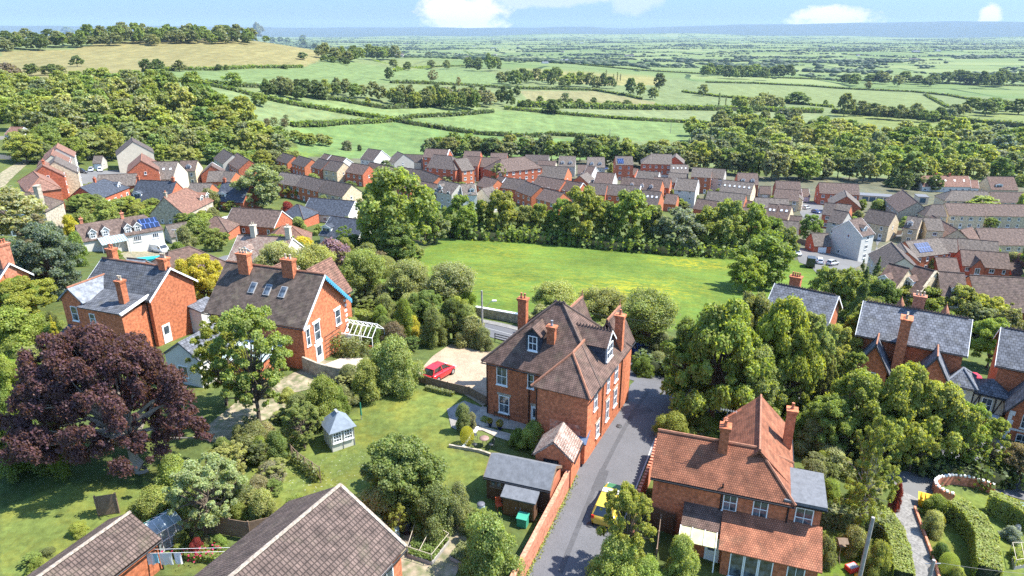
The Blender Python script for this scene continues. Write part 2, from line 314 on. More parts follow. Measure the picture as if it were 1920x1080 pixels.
def garage_door_mesh(w,h):
    k=('gd',w,h)
    if k not in WINC:
        m=MB(); n=4
        for i in range(n): m.box(-w/2,-.06-.01*(i%2),h*i/n,w/2,.03,h*(i+1)/n-.02)
        WINC[k]=m.mesh('garage_door',[M_paint])
    return WINC[k]
def door_mesh(w,h,mt):
    k=('dr',w,h,mt.name)
    if k not in WINC:
        m=MB(); m.box(-w/2-.07,-.06,0,-w/2,.04,h+.07); m.box(w/2,-.06,0,w/2+.07,.04,h+.07); m.box(-w/2,-.06,h,w/2,.04,h+.07)
        m.box(-w/2,-.04,0,w/2,.03,h); m.box(-w/2+.13,-.06,.15,w/2-.13,-.039,h*.42); m.box(-w/2+.13,-.06,h*.5,w/2-.13,-.039,h-.15,1)
        WINC[k]=m.mesh('door',[mt,M_glass])
    return WINC[k]
def roof_slab(m,q,t=.16): m.slab(q,t)
class House:
    def __init__(s,name,loc,rz,label,cat='house',group=None):
        s.o=empty(name,loc,rz,label,cat,group); s.rz=rz; s.loc=Vector(loc); s.near=False
        s.c,s.s=math.cos(rz),math.sin(rz)
    def wp(s,x,y,z): return Vector((s.loc.x+x*s.c-y*s.s,s.loc.y+x*s.s+y*s.c,s.loc.z+z))
    def faces(s,n,p=(0,0,0)):
        wn=Vector((n[0]*s.c-n[1]*s.s,n[0]*s.s+n[1]*s.c,0)); q=s.wp(*p); return wn.dot(Vector((-q.x,-q.y,0)))>0
    def walls(s,x0,y0,x1,y1,ze,mt,z0=-3,gab=None,zr=None,name='wall'):
        """gab: 'x' ridge along x (gables at both x ends), 'x0'/'x1' only one end, 'y','y0','y1'"""
        m=MB(); m.box(x0,y0,z0,x1,y1,ze)
        if gab:
            if gab[0]=='x':
                ym=(y0+y1)/2
                for e,xa,xb in (('0',x0,x0+.3),('1',x1-.3,x1)):
                    if len(gab)==1 or gab[1]==e:
                        m.add([(xa,y0,ze),(xa,y1,ze),(xa,ym,zr),(xb,y0,ze),(xb,y1,ze),(xb,ym,zr)],[(0,2,1),(3,4,5),(0,3,5,2),(1,2,5,4)])
            else:
                xm=(x0+x1)/2
                for e,ya,yb in (('0',y0,y0+.3),('1',y1-.3,y1)):
                    if len(gab)==1 or gab[1]==e:
                        m.add([(x0,ya,ze),(x1,ya,ze),(xm,ya,zr),(x0,yb,ze),(x1,yb,ze),(xm,yb,zr)],[(0,1,2),(3,5,4),(0,2,5,3),(1,4,5,2)])
        return m.obj(name,[mt],s.o)
    def roof(s,x0,y0,x1,y1,ze,zr,mt,axis='x',h0=False,h1=False,ov=.3,og=.12,name='roof',ridge=None,barge=None,half=.92,parent=None):
        """ridge along axis; h0/h1 hip the low/high end"""
        Rr=parent or s.o; m=MB(); T=(lambda a,b,z:(a,b,z)) if axis=='x' else (lambda a,b,z:(b,a,z))
        if axis=='x': a0,a1,b0,b1=x0,x1,y0,y1
        else: a0,a1,b0,b1=y0,y1,x0,x1
        bm=(b0+b1)/2; hw=(b1-b0)/2; sl=(zr-ze)/hw; zl=ze-ov*sl+.16; zr=zr+.16
        r0=a0+hw*half if h0 else a0-og; r1=a1-hw*half if h1 else a1+og
        if r0>r1: r0=r1=(r0+r1)/2
        e0=a0-(ov if h0 else og); e1=a1+(ov if h1 else og)
        for sg in (-1,1):
            b=bm+sg*(hw+ov); q=[T(e0,b,zl),T(e1,b,zl),T(r1,bm,zr)]+([T(r0,bm,zr)] if r1-r0>.02 else [])
            roof_slab(m,q)
        if h0: roof_slab(m,[T(e0,b0-ov,zl),T(e0,b1+ov,zl),T(r0,bm,zr)])
        if h1: roof_slab(m,[T(e1,b0-ov,zl),T(e1,b1+ov,zl),T(r1,bm,zr)])
        ro=m.obj(name,[mt],Rr)
        if ridge:
            k=MB(); P0=Vector(T(r0,bm,zr+.03)); P1=Vector(T(r1,bm,zr+.03)); d=.11
            if (P1-P0).length>.3: k.tube(P0,P1,d,n=5)
            if h0: [k.tube(P0,T(e0,b,zl+.05),d*.9,n=5) for b in (b0-ov,b1+ov)]
            if h1: [k.tube(P1,T(e1,b,zl+.05),d*.9,n=5) for b in (b0-ov,b1+ov)]
            k.obj('ridge_tiles',[ridge],ro)
        if barge:
            for hp,e,sg2 in ((h0,e0,-1),(h1,e1,1)):
                if hp: continue
                k=MB()
                for sg in (-1,1):
                    lo=Vector(T(e,bm+sg*(hw+ov),zl)); hi=Vector(T(e,bm,zr)); o2=Vector(T(sg2*.05,0,0)); dn=Vector((0,0,-.24))
                    k.add([lo,hi,hi+dn,lo+dn,lo+o2,hi+o2,hi+dn+o2,lo+dn+o2],[(0,1,2,3),(7,6,5,4),(0,4,5,1),(3,2,6,7),(0,3,7,4)])
                k.obj('bargeboard',[barge],Rr)
        s.gut(T,e0,e1,bm,hw+ov,zl,s.o if not parent else parent)
        return ro
    def gut(s,T,e0,e1,bm,w,zl,par):
        if not s.near: return
        for sg in (-1,1): MB().tube(T(e0,bm+sg*(w+.05),zl-.14),T(e1,bm+sg*(w+.05),zl-.14),.06,n=6).obj('gutter',[M_black],par)
    def mono(s,q,mt,t=.14,name='roof'): m=MB(); m.slab(q,t); return m.obj(name,[mt],s.o)
    def win(s,x,y,z,n,w=1.1,h=1.1,nx=2,ny=1,near=None,frame=None,vis=True,lintel=None):
        if vis and not s.faces(n,(x,y,z)): return
        near=s.near if near is None else near
        a,b=win_mesh(w,h,nx,ny,near,frame or M_paint); rz=math.atan2(n[1],n[0])+math.pi/2
        o=link('window',a,s.o,(x,y,z),rz)
        if b: link('pane',b,o)
        if lintel:
            MB().box(-w/2-.18,-.05,h/2+.0,w/2+.18,.03,h/2+.22).obj('lintel',[lintel],o)
        return o
    def door(s,x,y,z,n,w=.95,h=2.05,mt=None,vis=True):
        if vis and not s.faces(n,(x,y,z)): return
        return link('door',door_mesh(w,h,mt or M_paint),s.o,(x,y,z),math.atan2(n[1],n[0])+math.pi/2)
    def gdoor(s,x,y,z,n,w=2.2,h=2.05): return link('garage_door',garage_door_mesh(w,h),s.o,(x,y,z),math.atan2(n[1],n[0])+math.pi/2)
    def chimney(s,x,y,z0,z1,w=.7,d=.55,mt=None,pots=2,pot=None,cap=True):
        m=MB(); m.box(x-w/2,y-d/2,z0,x+w/2,y+d/2,z1-.28)
        if cap:
            m.box(x-w/2-.06,y-d/2-.06,z1-.28,x+w/2+.06,y+d/2+.06,z1-.14); m.box(x-w/2-.1,y-d/2-.1,z1-.14,x+w/2+.1,y+d/2+.1,z1)
        c=m.obj('chimney',[mt or M_brick],s.o)
        for i in range(pots):
            px=x+(i-(pots-1)/2)*(w*.85/max(pots,1)) if w>=d else x; py=y if w>=d else y+(i-(pots-1)/2)*(d*.85/max(pots,1))
            MB().lathe([(.12,z1),(.13,z1+.1),(.10,z1+.16),(.095,z1+.42),(.12,z1+.45),(.11,z1+.5)],8,(px,py,0)).obj('chimney_pot',[pot or M_pot],c)
        return c
    def dormer(s,x,y,z,n,w=1.3,h=1.2,dep=2.2,mt=None,rmt=None,rise=.6,nx=2,ny=1,frame=None,barge=None):
        "gabled dormer whose window face stands at x,y with sill height z and which looks along n"
        ang=math.atan2(n[1],n[0])+math.pi/2; c,si=math.cos(ang),math.sin(ang)
        d=link('dormer',None,s.o,(x,y,z),ang) if False else None
        m=MB(); m.box(-w/2-.18,0,-.5,w/2+.18,dep,h+.1); m.add([(-w/2-.18,0,h+.1),(w/2+.18,0,h+.1),(0,0,h+.1+rise),(-w/2-.18,dep,h+.1),(w/2+.18,dep,h+.1),(0,dep,h+.1+rise)],[(0,1,2),(3,5,4)])
        d=m.obj('dormer',[mt or M_paint],s.o,(x,y,z),ang)
        r=MB(); k=w/2+.38; zz=h+.1-.2*rise/(w/2+.18)+.1
        r.slab([(-k,-.2,zz),(0,-.2,h+.2+rise),(0,dep+rise,h+.2+rise),(-k,dep,zz)],.09); r.slab([(k,-.2,zz),(0,-.2,h+.2+rise),(0,dep+rise,h+.2+rise),(k,dep,zz)],.09)
        r.obj('dormer_roof',[rmt],d)
        a,b=win_mesh(w*.9,h*.92,nx,ny,s.near,frame or M_paint); wo=link('window',a,d,(0,-.02,h*.5),0)
        if barge:
            kk=MB()
            for sg in (-1,1): kk.add([(sg*k,-.24,zz),(0,-.24,h+.2+rise),(0,-.24,h+.02+rise),(sg*k,-.24,zz-.18),(sg*k,-.2,zz),(0,-.2,h+.2+rise),(0,-.2,h+.02+rise),(sg*k,-.2,zz-.18)],[(0,1,2,3),(7,6,5,4),(0,4,5,1),(3,2,6,7)])
            kk.obj('dormer_bargeboard',[barge],d)
        return d
    def skylight(s,x,y,z,slope,axis='-y',w=.8,h=1.1,gl=None):
        "rooflight lying on a slope (radians) that falls toward axis"
        rz={'-y':0,'+x':math.pi/2,'+y':math.pi,'-x':-math.pi/2}[axis]
        m=MB(); m.box(-w/2,-h/2,-.03,w/2,h/2,.10); o=m.obj('rooflight',[M_fascia],s.o,(x,y,z)); o.rotation_euler=(slope,0,rz)
        MB().box(-w/2+.08,-h/2+.08,.05,w/2-.08,h/2-.08,.115).obj('pane',[gl or M_glass],o); return o
    def panels(s,x,y,z,slope,axis,nx,ny,w=1.0,h=1.6):
        rz={'-y':0,'+x':math.pi/2,'+y':math.pi,'-x':-math.pi/2}[axis]
        o=MB().box(-nx*w/2,-ny*h/2,.06,nx*w/2,ny*h/2,.14).obj('solar_panels',[M_pv],s.o,(x,y,z)); o.rotation_euler=(slope,0,rz); return o
M_skyw=mat('pale_rooflight',(.62,.66,.70),.25,.1,1)
# ---------------------------------------------------------------- the housing estate: one row of numbers per house
ROWS={}
WN={'br':'red brick','ob':'orange brick','cr':'cream stone','be':'beige rendered','wh':'white rendered','pa':'pale grey rendered','st':'grey stone'}
def est(r1,r2,he,Wd,wl,rf,row,note='',hip='',win=True,rl=0,dm=(),dms=1.25,ch=(),right=None,pitch=.74,gd=0,white=False,coping=False,front=True,z0=None,z0o=0.0,Lmin=3.0,name='house'):
    """r1,r2: the two ends of the roof ridge in the photo; he eaves height; Wd depth"""
    rise=Wd/2*pitch; z=z0 if z0 is not None else -20.
    for _ in range(12):
        A=P(*r1,z+he+rise); B=P(*r2,z+he+rise); mid=(A+B)/2
        if z0 is not None: break
        z=.5*z+.5*(zt(mid.x,mid.y)+z0o)
    Lr=(B-A).length; rz=math.atan2(B.y-A.y,B.x-A.x)
    hw=Wd/2
    hl='L' in hip; hr='R' in hip; half=.92
    x0=-Lr/2-(hw*half if hl else -.12); x1=Lr/2+(hw*half if hr else -.12)
    if x1-x0<Lmin: e=(Lmin-(x1-x0))/2; x0-=e; x1+=e
    k=len(ROWS.setdefault(row,[])); mid.z=z
    H=House(name,mid,rz,None,'house',None); ROWS[row].append((H.o,r1[0],wl,rf,int(round(he/2.55)),note))
    gab=None if (hl and hr) else ('x' if not(hl or hr) else ('x1' if hl else 'x0'))
    H.walls(x0,-hw,x1,hw,he,WL[wl],-5,gab,he+rise)
    H.roof(x0,-hw,x1,hw,he,he+rise,RF[rf],'x',hl,hr,ov=.28,og=.1,half=half,ridge=M_ridge if rf in('terra',) else M_ridged,barge=M_paint if (white or wl=='wh') else None)
    if coping: 
        kk=MB(); kk.slab([(x1-.14,-hw-.25,he-.1),(x1+.24,-hw-.25,he-.1),(x1+.24,0,he+rise+.3),(x1-.14,0,he+rise+.3)],.14); kk.slab([(x1-.14,hw+.25,he-.1),(x1+.24,hw+.25,he-.1),(x1+.24,0,he+rise+.3),(x1-.14,0,he+rise+.3)],.14); kk.obj('gable_coping',[M_paint if coping=='w' else WL['cr']],H.o)
    st=max(1,int(round(he/2.55))); L_=x1-x0
    for fy in (-1,1):
        if not win or not H.faces((0,fy),(0,fy*hw,0)) : continue
        n=max(1,int(L_/3.0))
        for si in range(st):
            for i in range(n):
                x=x0+L_*(i+.5)/n
                if si==0 and gd and i<gd: H.gdoor(x,fy*hw,0,(0,fy)); continue
                if si==0 and i%3==1 and he>3: H.door(x,fy*hw,0,(0,fy)); continue
                H.win(x,fy*hw,si*2.55+1.45,(0,fy),1.25 if i%2==0 else .8,1.15,2 if i%2==0 else 1,1)
    for fx in (-1,1):
        if right is None and fx==1 and not front: pass
        if win and H.faces((fx,0),((x1 if fx==1 else x0),0,0)) and (hl if fx==-1 else hr) is False:
            if right=='n': continue
            xx=x1 if fx==1 else x0
            H.win(xx,-.6,1.45+2.55*(st-1),(fx,0),.75,1.0,1,1)
            if Wd>8: H.win(xx,1.6,1.45,(fx,0),.75,1.0,1,1)
    a=math.atan(pitch)
    for i in range(rl): 
        x=x0+L_*(i+.7)/(rl+.4); H.skylight(x,-hw*.45,he+rise*.55+.2,a,'-y',.75,1.0,M_skyw)
    for t in dm: H.dormer(x0+L_*t,-hw*.78,he+rise*.18,(0,-1),dms,1.15,hw*.7,M_paint if wl!='st' else WL[wl],RF[rf],.55,barge=M_paint)
    for t in ch: H.chimney(x0+L_*t,0,he+rise-.8,he+rise+1.3,.8,.6,WL['br'] if wl!='st' else WL[wl],2)
    return H,x0,x1,hw,he,rise
F_='garage'
def EST():
    a='hillside cluster at the far left'
    est((106,278),(109,269),7,9,'pa','terra',a,'nearest the trees')
    est((96,291),(100,281),6.5,9,'be','terra',a,'with a pale tiled roof')
    est((101.5,303),(105,293),6.5,11,'cr','taupe',a,'with a wide blank gable')
    est((80.5,311),(85,303),6.5,9.5,'br','terra',a,'with a low red chimney',ch=(.3,))
    est((63,322),(75,334),6,8,'br','terra',a,'with a hipped roof','LR')
    H,x0,x1,hw,he,rise=est((28,362),(56,361),6.4,10,'st','moss',a,'nearest the camera, old with a tall stone stack','LR',name='stone_house')
    H.chimney(x1-1.5,-hw*.55,he,he+rise+2.2,.9,2.0,WL['st'],0)
    est((150,352),(195,336),3.4,9.5,'br','bslate',a,'with a slate roof and red chimney','R',ch=(.45,),dm=(.8,))
    est((249,266),(247,258),7.5,12.5,'be','dark',a,'tall with one big blank gable',right='n')
    est((264.5,302),(266,288),7.2,9.5,'br','terra',a,'tall with an arched gable window')
    H=est((276,304),(334,303.5),4.6,13,'be','taupe',a,'with four small roof windows',rl=4,right='n')
    est((338,302),(371,301.5),5.4,8,'cr','brown',a,'with a gabled dormer over the eaves',dm=(.6,))
    est((396,311),(398,305),4.6,8,'br','brown',a,'small with a stepped pale gable',coping='w')
    est((391,321.5),(420,321),3.2,8,'br','taupe',a,'low, joined to the gabled one')
    est((421,321),(443,323),3.6,8,'ob','taupe',a,'low with a bright end gable')
    est((419,280),(437,290),5.2,9,'pa','dark',a,'by the wood with a charcoal roof')
    est((444,287),(467,300),5.2,9,'br','brown',a,'by the wood with a long brown roof')
    est((183,329),(257,326),3.2,8,'br','taupe',a,'long and low',win=False)
    est((258,338),(331,341),3.4,10.5,'br','bslate',a,'with a steep slate roof and two chimneys',ch=(.02,.93),dm=(.16,),dms=2.4,pitch=1.0)
    est((307,371),(349,353),3.4,10,'st','terra',a,'with a red roof and gabled dormers','R',dm=(.75,.95),dms=1.6,ch=(.06,),pitch=.95)
    est((357,343.5),(398,344.5),3.4,8,'ob','taupe',a,'low behind the dark shrub',win=False)
    est((417,342),(470,345),3.4,10,'br','bslate',a,'behind the big yellow-green tree',dm=(.2,),dms=2.2,pitch=.95,ch=(.08,))
    b='terraces left of the tall meadow tree'
    est((530,287),(552,292.5),4.6,7.5,'ob','dark',b,'with an orange gable, far left of its row')
    est((560,292),(585,299),4.6,7.5,'ob','dark',b,'with an orange gable')
    est((597.5,297),(617,302),5.2,8,'br','dark',b,'dark fronted')
    est((618,301),(645,305.5),5.2,8,'cr','dark',b,'with a cream end')
    est((608,288),(621,291),5.0,8,'wh','brown',b,'at the back')
    est((622,291),(650,296.5),5.0,8,'wh','brown',b,'at the back with a white gable')
    H=est((690,278.5),(716,282),5.4,11,'wh','dark',b,'bright white and detached')
    est((660,306),(693,311),5.2,8,'br','brown',b,'with a white front door')
    est((694,304),(721,310),5.0,8,'br','brown',b,'behind')
    est((721,310),(741,315),5.0,8,'ob','brown',b,'with a narrow gable')
    est((746,312),(767,316),5.0,8,'ob','brown',b,'before the grey roofs')
    est((767,316),(792,319.5),5.2,9,'br','dark',b,'grey roofed')
    est((792,319.5),(824,331),5.2,9,'ob','dark',b,'grey roofed with an orange gable')
    est((757,328),(783,333),4.8,8,'ob','dark',b,'lower')
    est((789,340),(831,348),4.6,8,'ob','brown',b,'with a small cross gable')
    est((826,338),(862,345),6.4,8,'pa','taupe',b,'with a gabled dormer',dm=(.3,))
    est((863,346),(890,344.5),6.4,8,'wh','taupe',b,'with a dark dormer',dm=(.7,))
    est((527,323),(568,329),5.0,8,'ob','taupe',b,'behind thin birches')
    est((569,329),(612,339),5.0,8,'ob','dark',b,'behind the shrubs with an orange gable')
    est((613,338),(660,347),5.0,8.5,'cr','dark',b,'with a wide cream gable nearest the tree')
    est((745,284),(757,289),4.6,10,'pa','taupe',b,'with two roof windows',)
    est((758,289),(794,290.5),3.6,8,'pa','dark',b,'long grey roofed',win=False)
    c='back row under the tree belt'
    est((798,278.5),(843,280.5),7,9,'br','brown',c,'pair with a white end',coping='w')
    est((871,283),(902,284),7.5,9,'br','brown',c,'tall')
    est((920,287),(952,287.3),7.0,8,'br','brown',c,'tall')
    est((876,293),(902,294.3),7.2,9,'br','brown',c,'in front')
    est((903,295.5),(936,296.2),7.2,9,'br','brown',c,'in front')
    est((985,290),(1030,291.2),5,8,'pa','dark',c,'grey roofed')
    est((1009,301),(1043,302.3),4.4,8,'be','brown',c,'low')
    est((1048,292.5),(1080,293.2),5.4,11,'pa','taupe',c,'pale roofed with two dormers',dm=(.25,.72))
    est((1101,294.7),(1134,295),5.4,11,'pa','taupe',c,'pale roofed with two dormers beside a bright bush',dm=(.25,.72))
    H,x0,x1,hw,he,rise=est((1153,293.3),(1186,293.3),8,9,'br','taupe',c,'tall townhouse with dark solar panels')
    H.panels(x0+(x1-x0)*.28,-hw*.6,he+rise*.4+.2,math.atan(.74),'-y',3,2)
    H,x0,x1,hw,he,rise=est((1222,288.5),(1260,289.5),8,11,'br','taupe',c,'long three-storey block with white ground floor','L')
    H.walls(x0-.03,-hw-.03,x1+.03,hw,2.6,M_white,-3,name='ground_floor_render')
    est((1266,294),(1268,287.5),8,9,'br','taupe',c,'gabled wing beside the long block')
    est((1257,308.3),(1291,309.2),5,9,'be','taupe',c,'pale roofed with roof windows',rl=4)
    est((1298,314),(1336,316.2),7.6,9,'ob','taupe',c,'tall with an orange gable')
    est((1321,314.8),(1361,318),7,9,'pa','taupe',c,'grey walled behind the tall one')
    est((1382,324),(1421,325.2),5.5,11,'br','brown',c,'with two eaves dormers',dm=(.25,.72))
    est((1454,339),(1501,341),5.2,10,'br','brown',c,'wide with a cream gable')
    est((1535,342),(1610,345.3),5.2,9.5,'br','brown',c,'long red fronted')
    est((1722,329.5),(1816,330.3),3.0,11,'wh','terra',c,'long red roofed farmhouse',rl=5,ch=(.35,.62))
    est((1819,337.5),(1834,338.3),3.0,8,'wh','terra',c,'short extension of the farmhouse')
    H=est((1850,331),(1901,331.8),3.2,12,'cr','plum',c,'with a big white gable window',dm=(.33,),dms=2.8,pitch=.85)
    d='centre of the estate'
    est((940,298.5),(984,294),7.6,12,'br','brown',d,'big corner block of flats','LR')
    H,x0,x1,hw,he,rise=est((813,290),(846,293),7.4,12,'br','dark',d,'big block with a white ground floor','R')
    est((852,299),(876,296),7.4,11,'ob','taupe',d,'sunlit wing of the white-based block')
    est((1000,309),(1066,314),5.2,11,'ob','taupe',d,'long grey roofed with an orange gable')
    est((1009,330),(1060,338.3),4.4,8.5,'br','brown',d,'low brown roofed')
    est((1061,338.3),(1094,344),4.4,8.5,'ob','brown',d,'low brown roofed at the end of its row',coping='w')
    est((1083,309.2),(1101,309.5),4.2,9,'pa','brown',d,'small')
    est((1101,311.5),(1117,313.2),4.6,8,'wh','brown',d,'with a white gable')
    est((1087,330),(1101,323),4.2,8,'ob','taupe',d,'pale roofed set at an angle')
    est((1119,323),(1154,325.5),4.6,11,'wh','brown',d,'with a large white gable')
    est((1187,315),(1195,316),3,7,'br','taupe',d,'narrow garage sized')
    est((1196,320),(1237,323.3),4.2,9,'wh','taupe',d,'taupe roofed with a white gable')
    est((1167,332),(1243,338.3),5.2,10,'ob','brown',d,'long with three eaves dormers',dm=(.3,.55,.78),dms=1.0)
    est((1226,332),(1259,334.3),5.4,9,'ob','brown',d,'behind the long dormered one')
    est((1254,324),(1290,326.3),4.4,9,'br','taupe',d,'grey roofed')
    est((1270,334),(1310,337.3),7.2,10,'wh','taupe',d,'tall white three-storey')
    est((1356,337.3),(1415,343.2),5.2,11,'cr','taupe',d,'with six roof windows',rl=6)
    est((1327,357),(1400,364.2),5.2,10,'ob','taupe',d,'long with an orange gable')
    est((1308,372),(1350,378),3.2,8,'br','brown',d,'low brown roofed',win=False)
    e='front row behind the meadow trees'
    est((907,331),(934,337),4.6,8,'ob','brown',e,'small with an orange gable')
    est((936,330),(950,333.3),4.6,8,'br','brown',e,'joined behind',coping='w')
    est((903,354),(924,349.5),4.8,9,'be','taupe',e,'with a peach gable and one dormer',dm=(.6,))
    est((949,333.3),(987,338),5.2,8.5,'br','dark',e,'long dark roofed')
    est((985,340),(1015,350.5),5.2,8.5,'ob','dark',e,'with a bright end wall')
    est((1021,353),(1057,362),4.8,8.5,'ob','brown',e,'brown roofed')
    est((1105,343),(1139,345),5.2,9,'br','dark',e,'dark roofed half behind a tree')
    est((1140,345),(1202,349.3),5.2,9,'ob','dark',e,'long dark roofed',coping='w')
    est((1203,356),(1241,359.5),5.2,10.5,'ob','dark',e,'with four roof windows and a tall orange gable',rl=4)
    est((1249,363),(1272,365),3.4,8,'ob','brown',e,'low beside the orange gable')
    est((1391,389),(1440,391),4.4,9,'br','brown',e,'long plain brown roofed',win=False)
    est((1441,382),(1460,384),4.6,9.5,'br','brown',e,'with roof windows',rl=2)
    est((1462,383),(1486,386),4.6,9.5,'cr','brown',e,'with roof windows and a cream gable',rl=2)
    est((1415,370),(1479,373),5.2,9,'cr','taupe',e,'long taupe roofed')
    est((1401,376),(1417,378.5),3.4,7,'ob','brown',e,'tiny gabled')
    est((1441,412),(1498,416),5.4,8.5,'br','taupe',e,'long and nearest the cul-de-sac')
    est((1481,404),(1504,406),3.2,8,'br','brown',e,'low',win=False)
    f='cul-de-sac on the right'
    est((1453,354),(1499,357),4.8,9,'cr','brown',f,'in front of the wide one')
    est((1489,362),(1491,357),4.6,7,'cr','taupe',f,'gabled porch wing')
    est((1588,368),(1584,356),3.8,11,'br','taupe',f,'with bright roof strips')
    est((1546,380),(1568,382.3),5,8.5,'br','dark',f,'dark roofed')
    est((1569,381.3),(1597,385),5,8.5,'ob','taupe',f,'with an orange gable')
    est((1564,393),(1592,398),7,8,'pa','dark',f,'pale joined behind the white one')
    H,x0,x1,hw,he,rise=est((1592,413),(1616,408),7.4,9,'wh','brown',f,'tall white with a dark dormer',dm=(.45,))
    est((1629,392),(1681,401),5.2,9,'cr','dark',f,'detached cream with a white door')
    est((1721,379),(1692,356),5.0,11,'st','brown',f,'long pale backed with a dark gable')
    est((1702,405),(1730,409),5.2,8,'cr','taupe',f,'with a gablet, left of a pair',dm=(.35,))
    est((1731,409),(1764,410),5.2,8,'cr','taupe',f,'right of a pair')
    g='far right terraces'
    est((1785,357.3),(1852,359),4.8,9,'cr','taupe',g,'back terrace with a pale end','L')
    est((1855,360),(1928,361),4.8,9,'cr','brown',g,'back terrace running out of view')
    est((1771,381),(1840,382.5),5.2,9,'cr','brown',g,'long terrace, left half')
    est((1840,382.5),(1930,384.3),5.2,9,'cr','brown',g,'long terrace, right half')
    est((1748,384),(1768,384.3),5.0,8.5,'cr','dark',g,'with a dark roof at an angle','L')
    est((1748,404),(1796,431),2.8,9,'cr','plum',g,'low with a long plum roof',win=False)
    est((1800,432),(1822,426),2.8,8,'cr','plum',g,'low with a short plum roof',win=False)
    est((1829,428),(1928,429),2.8,11,'cr','brown',g,'bungalow row')
    h='lower right terraces behind the villas'
    H,x0,x1,hw,he,rise=est((1697,453),(1759,446),5.0,9,'ob','taupe',h,'with a large solar array')
    H.panels(x0+(x1-x0)*.38,-hw*.52,he+rise*.48+.2,math.atan(.74),'-y',5,2)
    est((1761,446),(1795,449),5.0,8,'br','taupe',h,'taupe roofed')
    est((1796,447.3),(1872,454),5.0,9,'br','taupe',h,'long taupe roofed',win=False)
    H,x0,x1,hw,he,rise=est((1800,468),(1891,475),5.0,9,'br','brown',h,'with a cross gable and garage doors',gd=4)
    H.walls(x0+2.0,-hw-1.0,x0+5.4,0,he,WL['br'],-3,'y0',he+2.4,name='cross_gable'); H.roof(x0+2.0,-hw-1.0,x0+5.4,0,he,he+2.4,RF['brown'],'y',name='cross_roof'); H.win(x0+3.7,-hw-1.0,3.9,(0,-1),1.3,1.8,2,1)
    est((1753,482),(1794,484),2.5,8,'br','brown',h,'double garage',gd=2,name='garage')
    est((1894,493),(1911,494),2.5,8,'br','brown',h,'single garage',gd=1,name='garage')
    est((1697,484),(1671,454),5.0,9,'be','dark',h,'with a black ribbed roof and tan gable',right='n',coping='c')
    est((1690,452),(1702,470),4.6,7,'br','taupe',h,'behind the black roof')
    est((1666,497),(1705,507),4.6,9,'cr','plum',h,'with one dormer, left of three',dm=(.35,),z0o=1)
    est((1714,502),(1755,513),4.6,9,'cr','plum',h,'with one dormer, middle of three',dm=(.3,),coping='c',z0o=1)
    est((1757,513),(1808,517),4.6,9,'cr','brown',h,'with one dormer, right of three',dm=(.6,),z0o=1)
    est((1816,520),(1935,526.5),4.6,11,'ob','pantile',h,'very long ribbed roofed',rl=0,win=False,z0o=1)
    est((1521,437.3),(1554,438),2.4,7,'br','taupe','double garages on the right','by the white van',gd=2,name='garage')
    est((1424,349),(1446,350),2.4,7,'pa','brown','double garages on the right','behind the long roofs',gd=2,name='garage')
    est((1503,354),(1516,354.3),2.4,7,'wh','brown','double garages on the right','beside the cream gable',gd=1,name='garage')
    est((176.5,293),(192.5,292.5),2.4,6,'pa','taupe','parking court on the left','with a white door',gd=1,name='garage')
    i='bungalows and cottages left of the meadow'
    est((436,390),(529,396),2.8,9,'br','brown',i,'long brown roofed bungalow',white=True)
    est((402,407),(408,407),2.4,8,'br','plum',i,'square hipped garage','LR')
    est((556,384),(560,384.3),2.8,8,'br','bslate',i,'with a blue pyramid roof','LR')
    est((581,371),(666,378),2.8,9.5,'wh','bslate',i,'long slate roofed bungalow')
    est((620,405.5),(690,415),2.8,10,'wh','bslate',i,'slate bungalow with a glazed gable',dm=(.12,),dms=2.6)
    est((318,478),(357,468),2.8,9,'br','plum',i,'plum roofed behind the slate house','LR',win=False)
    est((242,489),(272,492),3.2,6,'br','lslate',i,'slate outbuilding behind the slate house',win=False)
    est((310,424),(352,417),2.2,6,'pa','taupe',i,'low garden room',win=False)
    H,x0,x1,hw,he,rise=est((447,445),(549,450.5),3.4,9,'be','lichen',i,'old tan stone house with tall buff stacks',dm=(.3,),dms=1.3,white=True,name='stone_house')
    for x in (x0+3.1,x1-.6): H.chimney(x,0,he+rise-1,he+rise+2.2,.9,.8,M_beige,2,M_potc)
    est((530,425),(545,424),3.2,9,'be','terra',i,'red roofed rear wing of the tan house','LR',win=False)
    est((20,238),(45,239),2.8,7,'wh','terra','cottage above the far left lawn','with a pale red roof',name='cottage')
EST()
ORD=['first','second','third','fourth','fifth','sixth','seventh','eighth','ninth','tenth','eleventh','twelfth','thirteenth','fourteenth','fifteenth','sixteenth','seventeenth','eighteenth','nineteenth','twentieth','twenty-first','twenty-second','twenty-third','twenty-fourth','twenty-fifth']
RN={'brown':'brown','taupe':'taupe','dark':'charcoal','slate':'slate','terra':'red','plum':'plum','moss':'mossy','bslate':'blue slate','lslate':'pale slate','pantile':'ribbed brown','lichen':'mottled'}
for row,l in ROWS.items():
    for o,x,wl,rf,st,note in l:
        o['label']=' '.join(f"{WN[wl]} {'garage' if o.name.startswith('garage') else 'house'} {note}, in the {row}".replace(',',' ,').split()).replace(' ,',',')
        if len(o['label'].split())>16: o['label']=f"{WN[wl]} house {note}, {row.split(' ')[0]} {row.split(' ')[1]} row"
        o['category']='garage' if o.name.startswith('garage') else 'house'
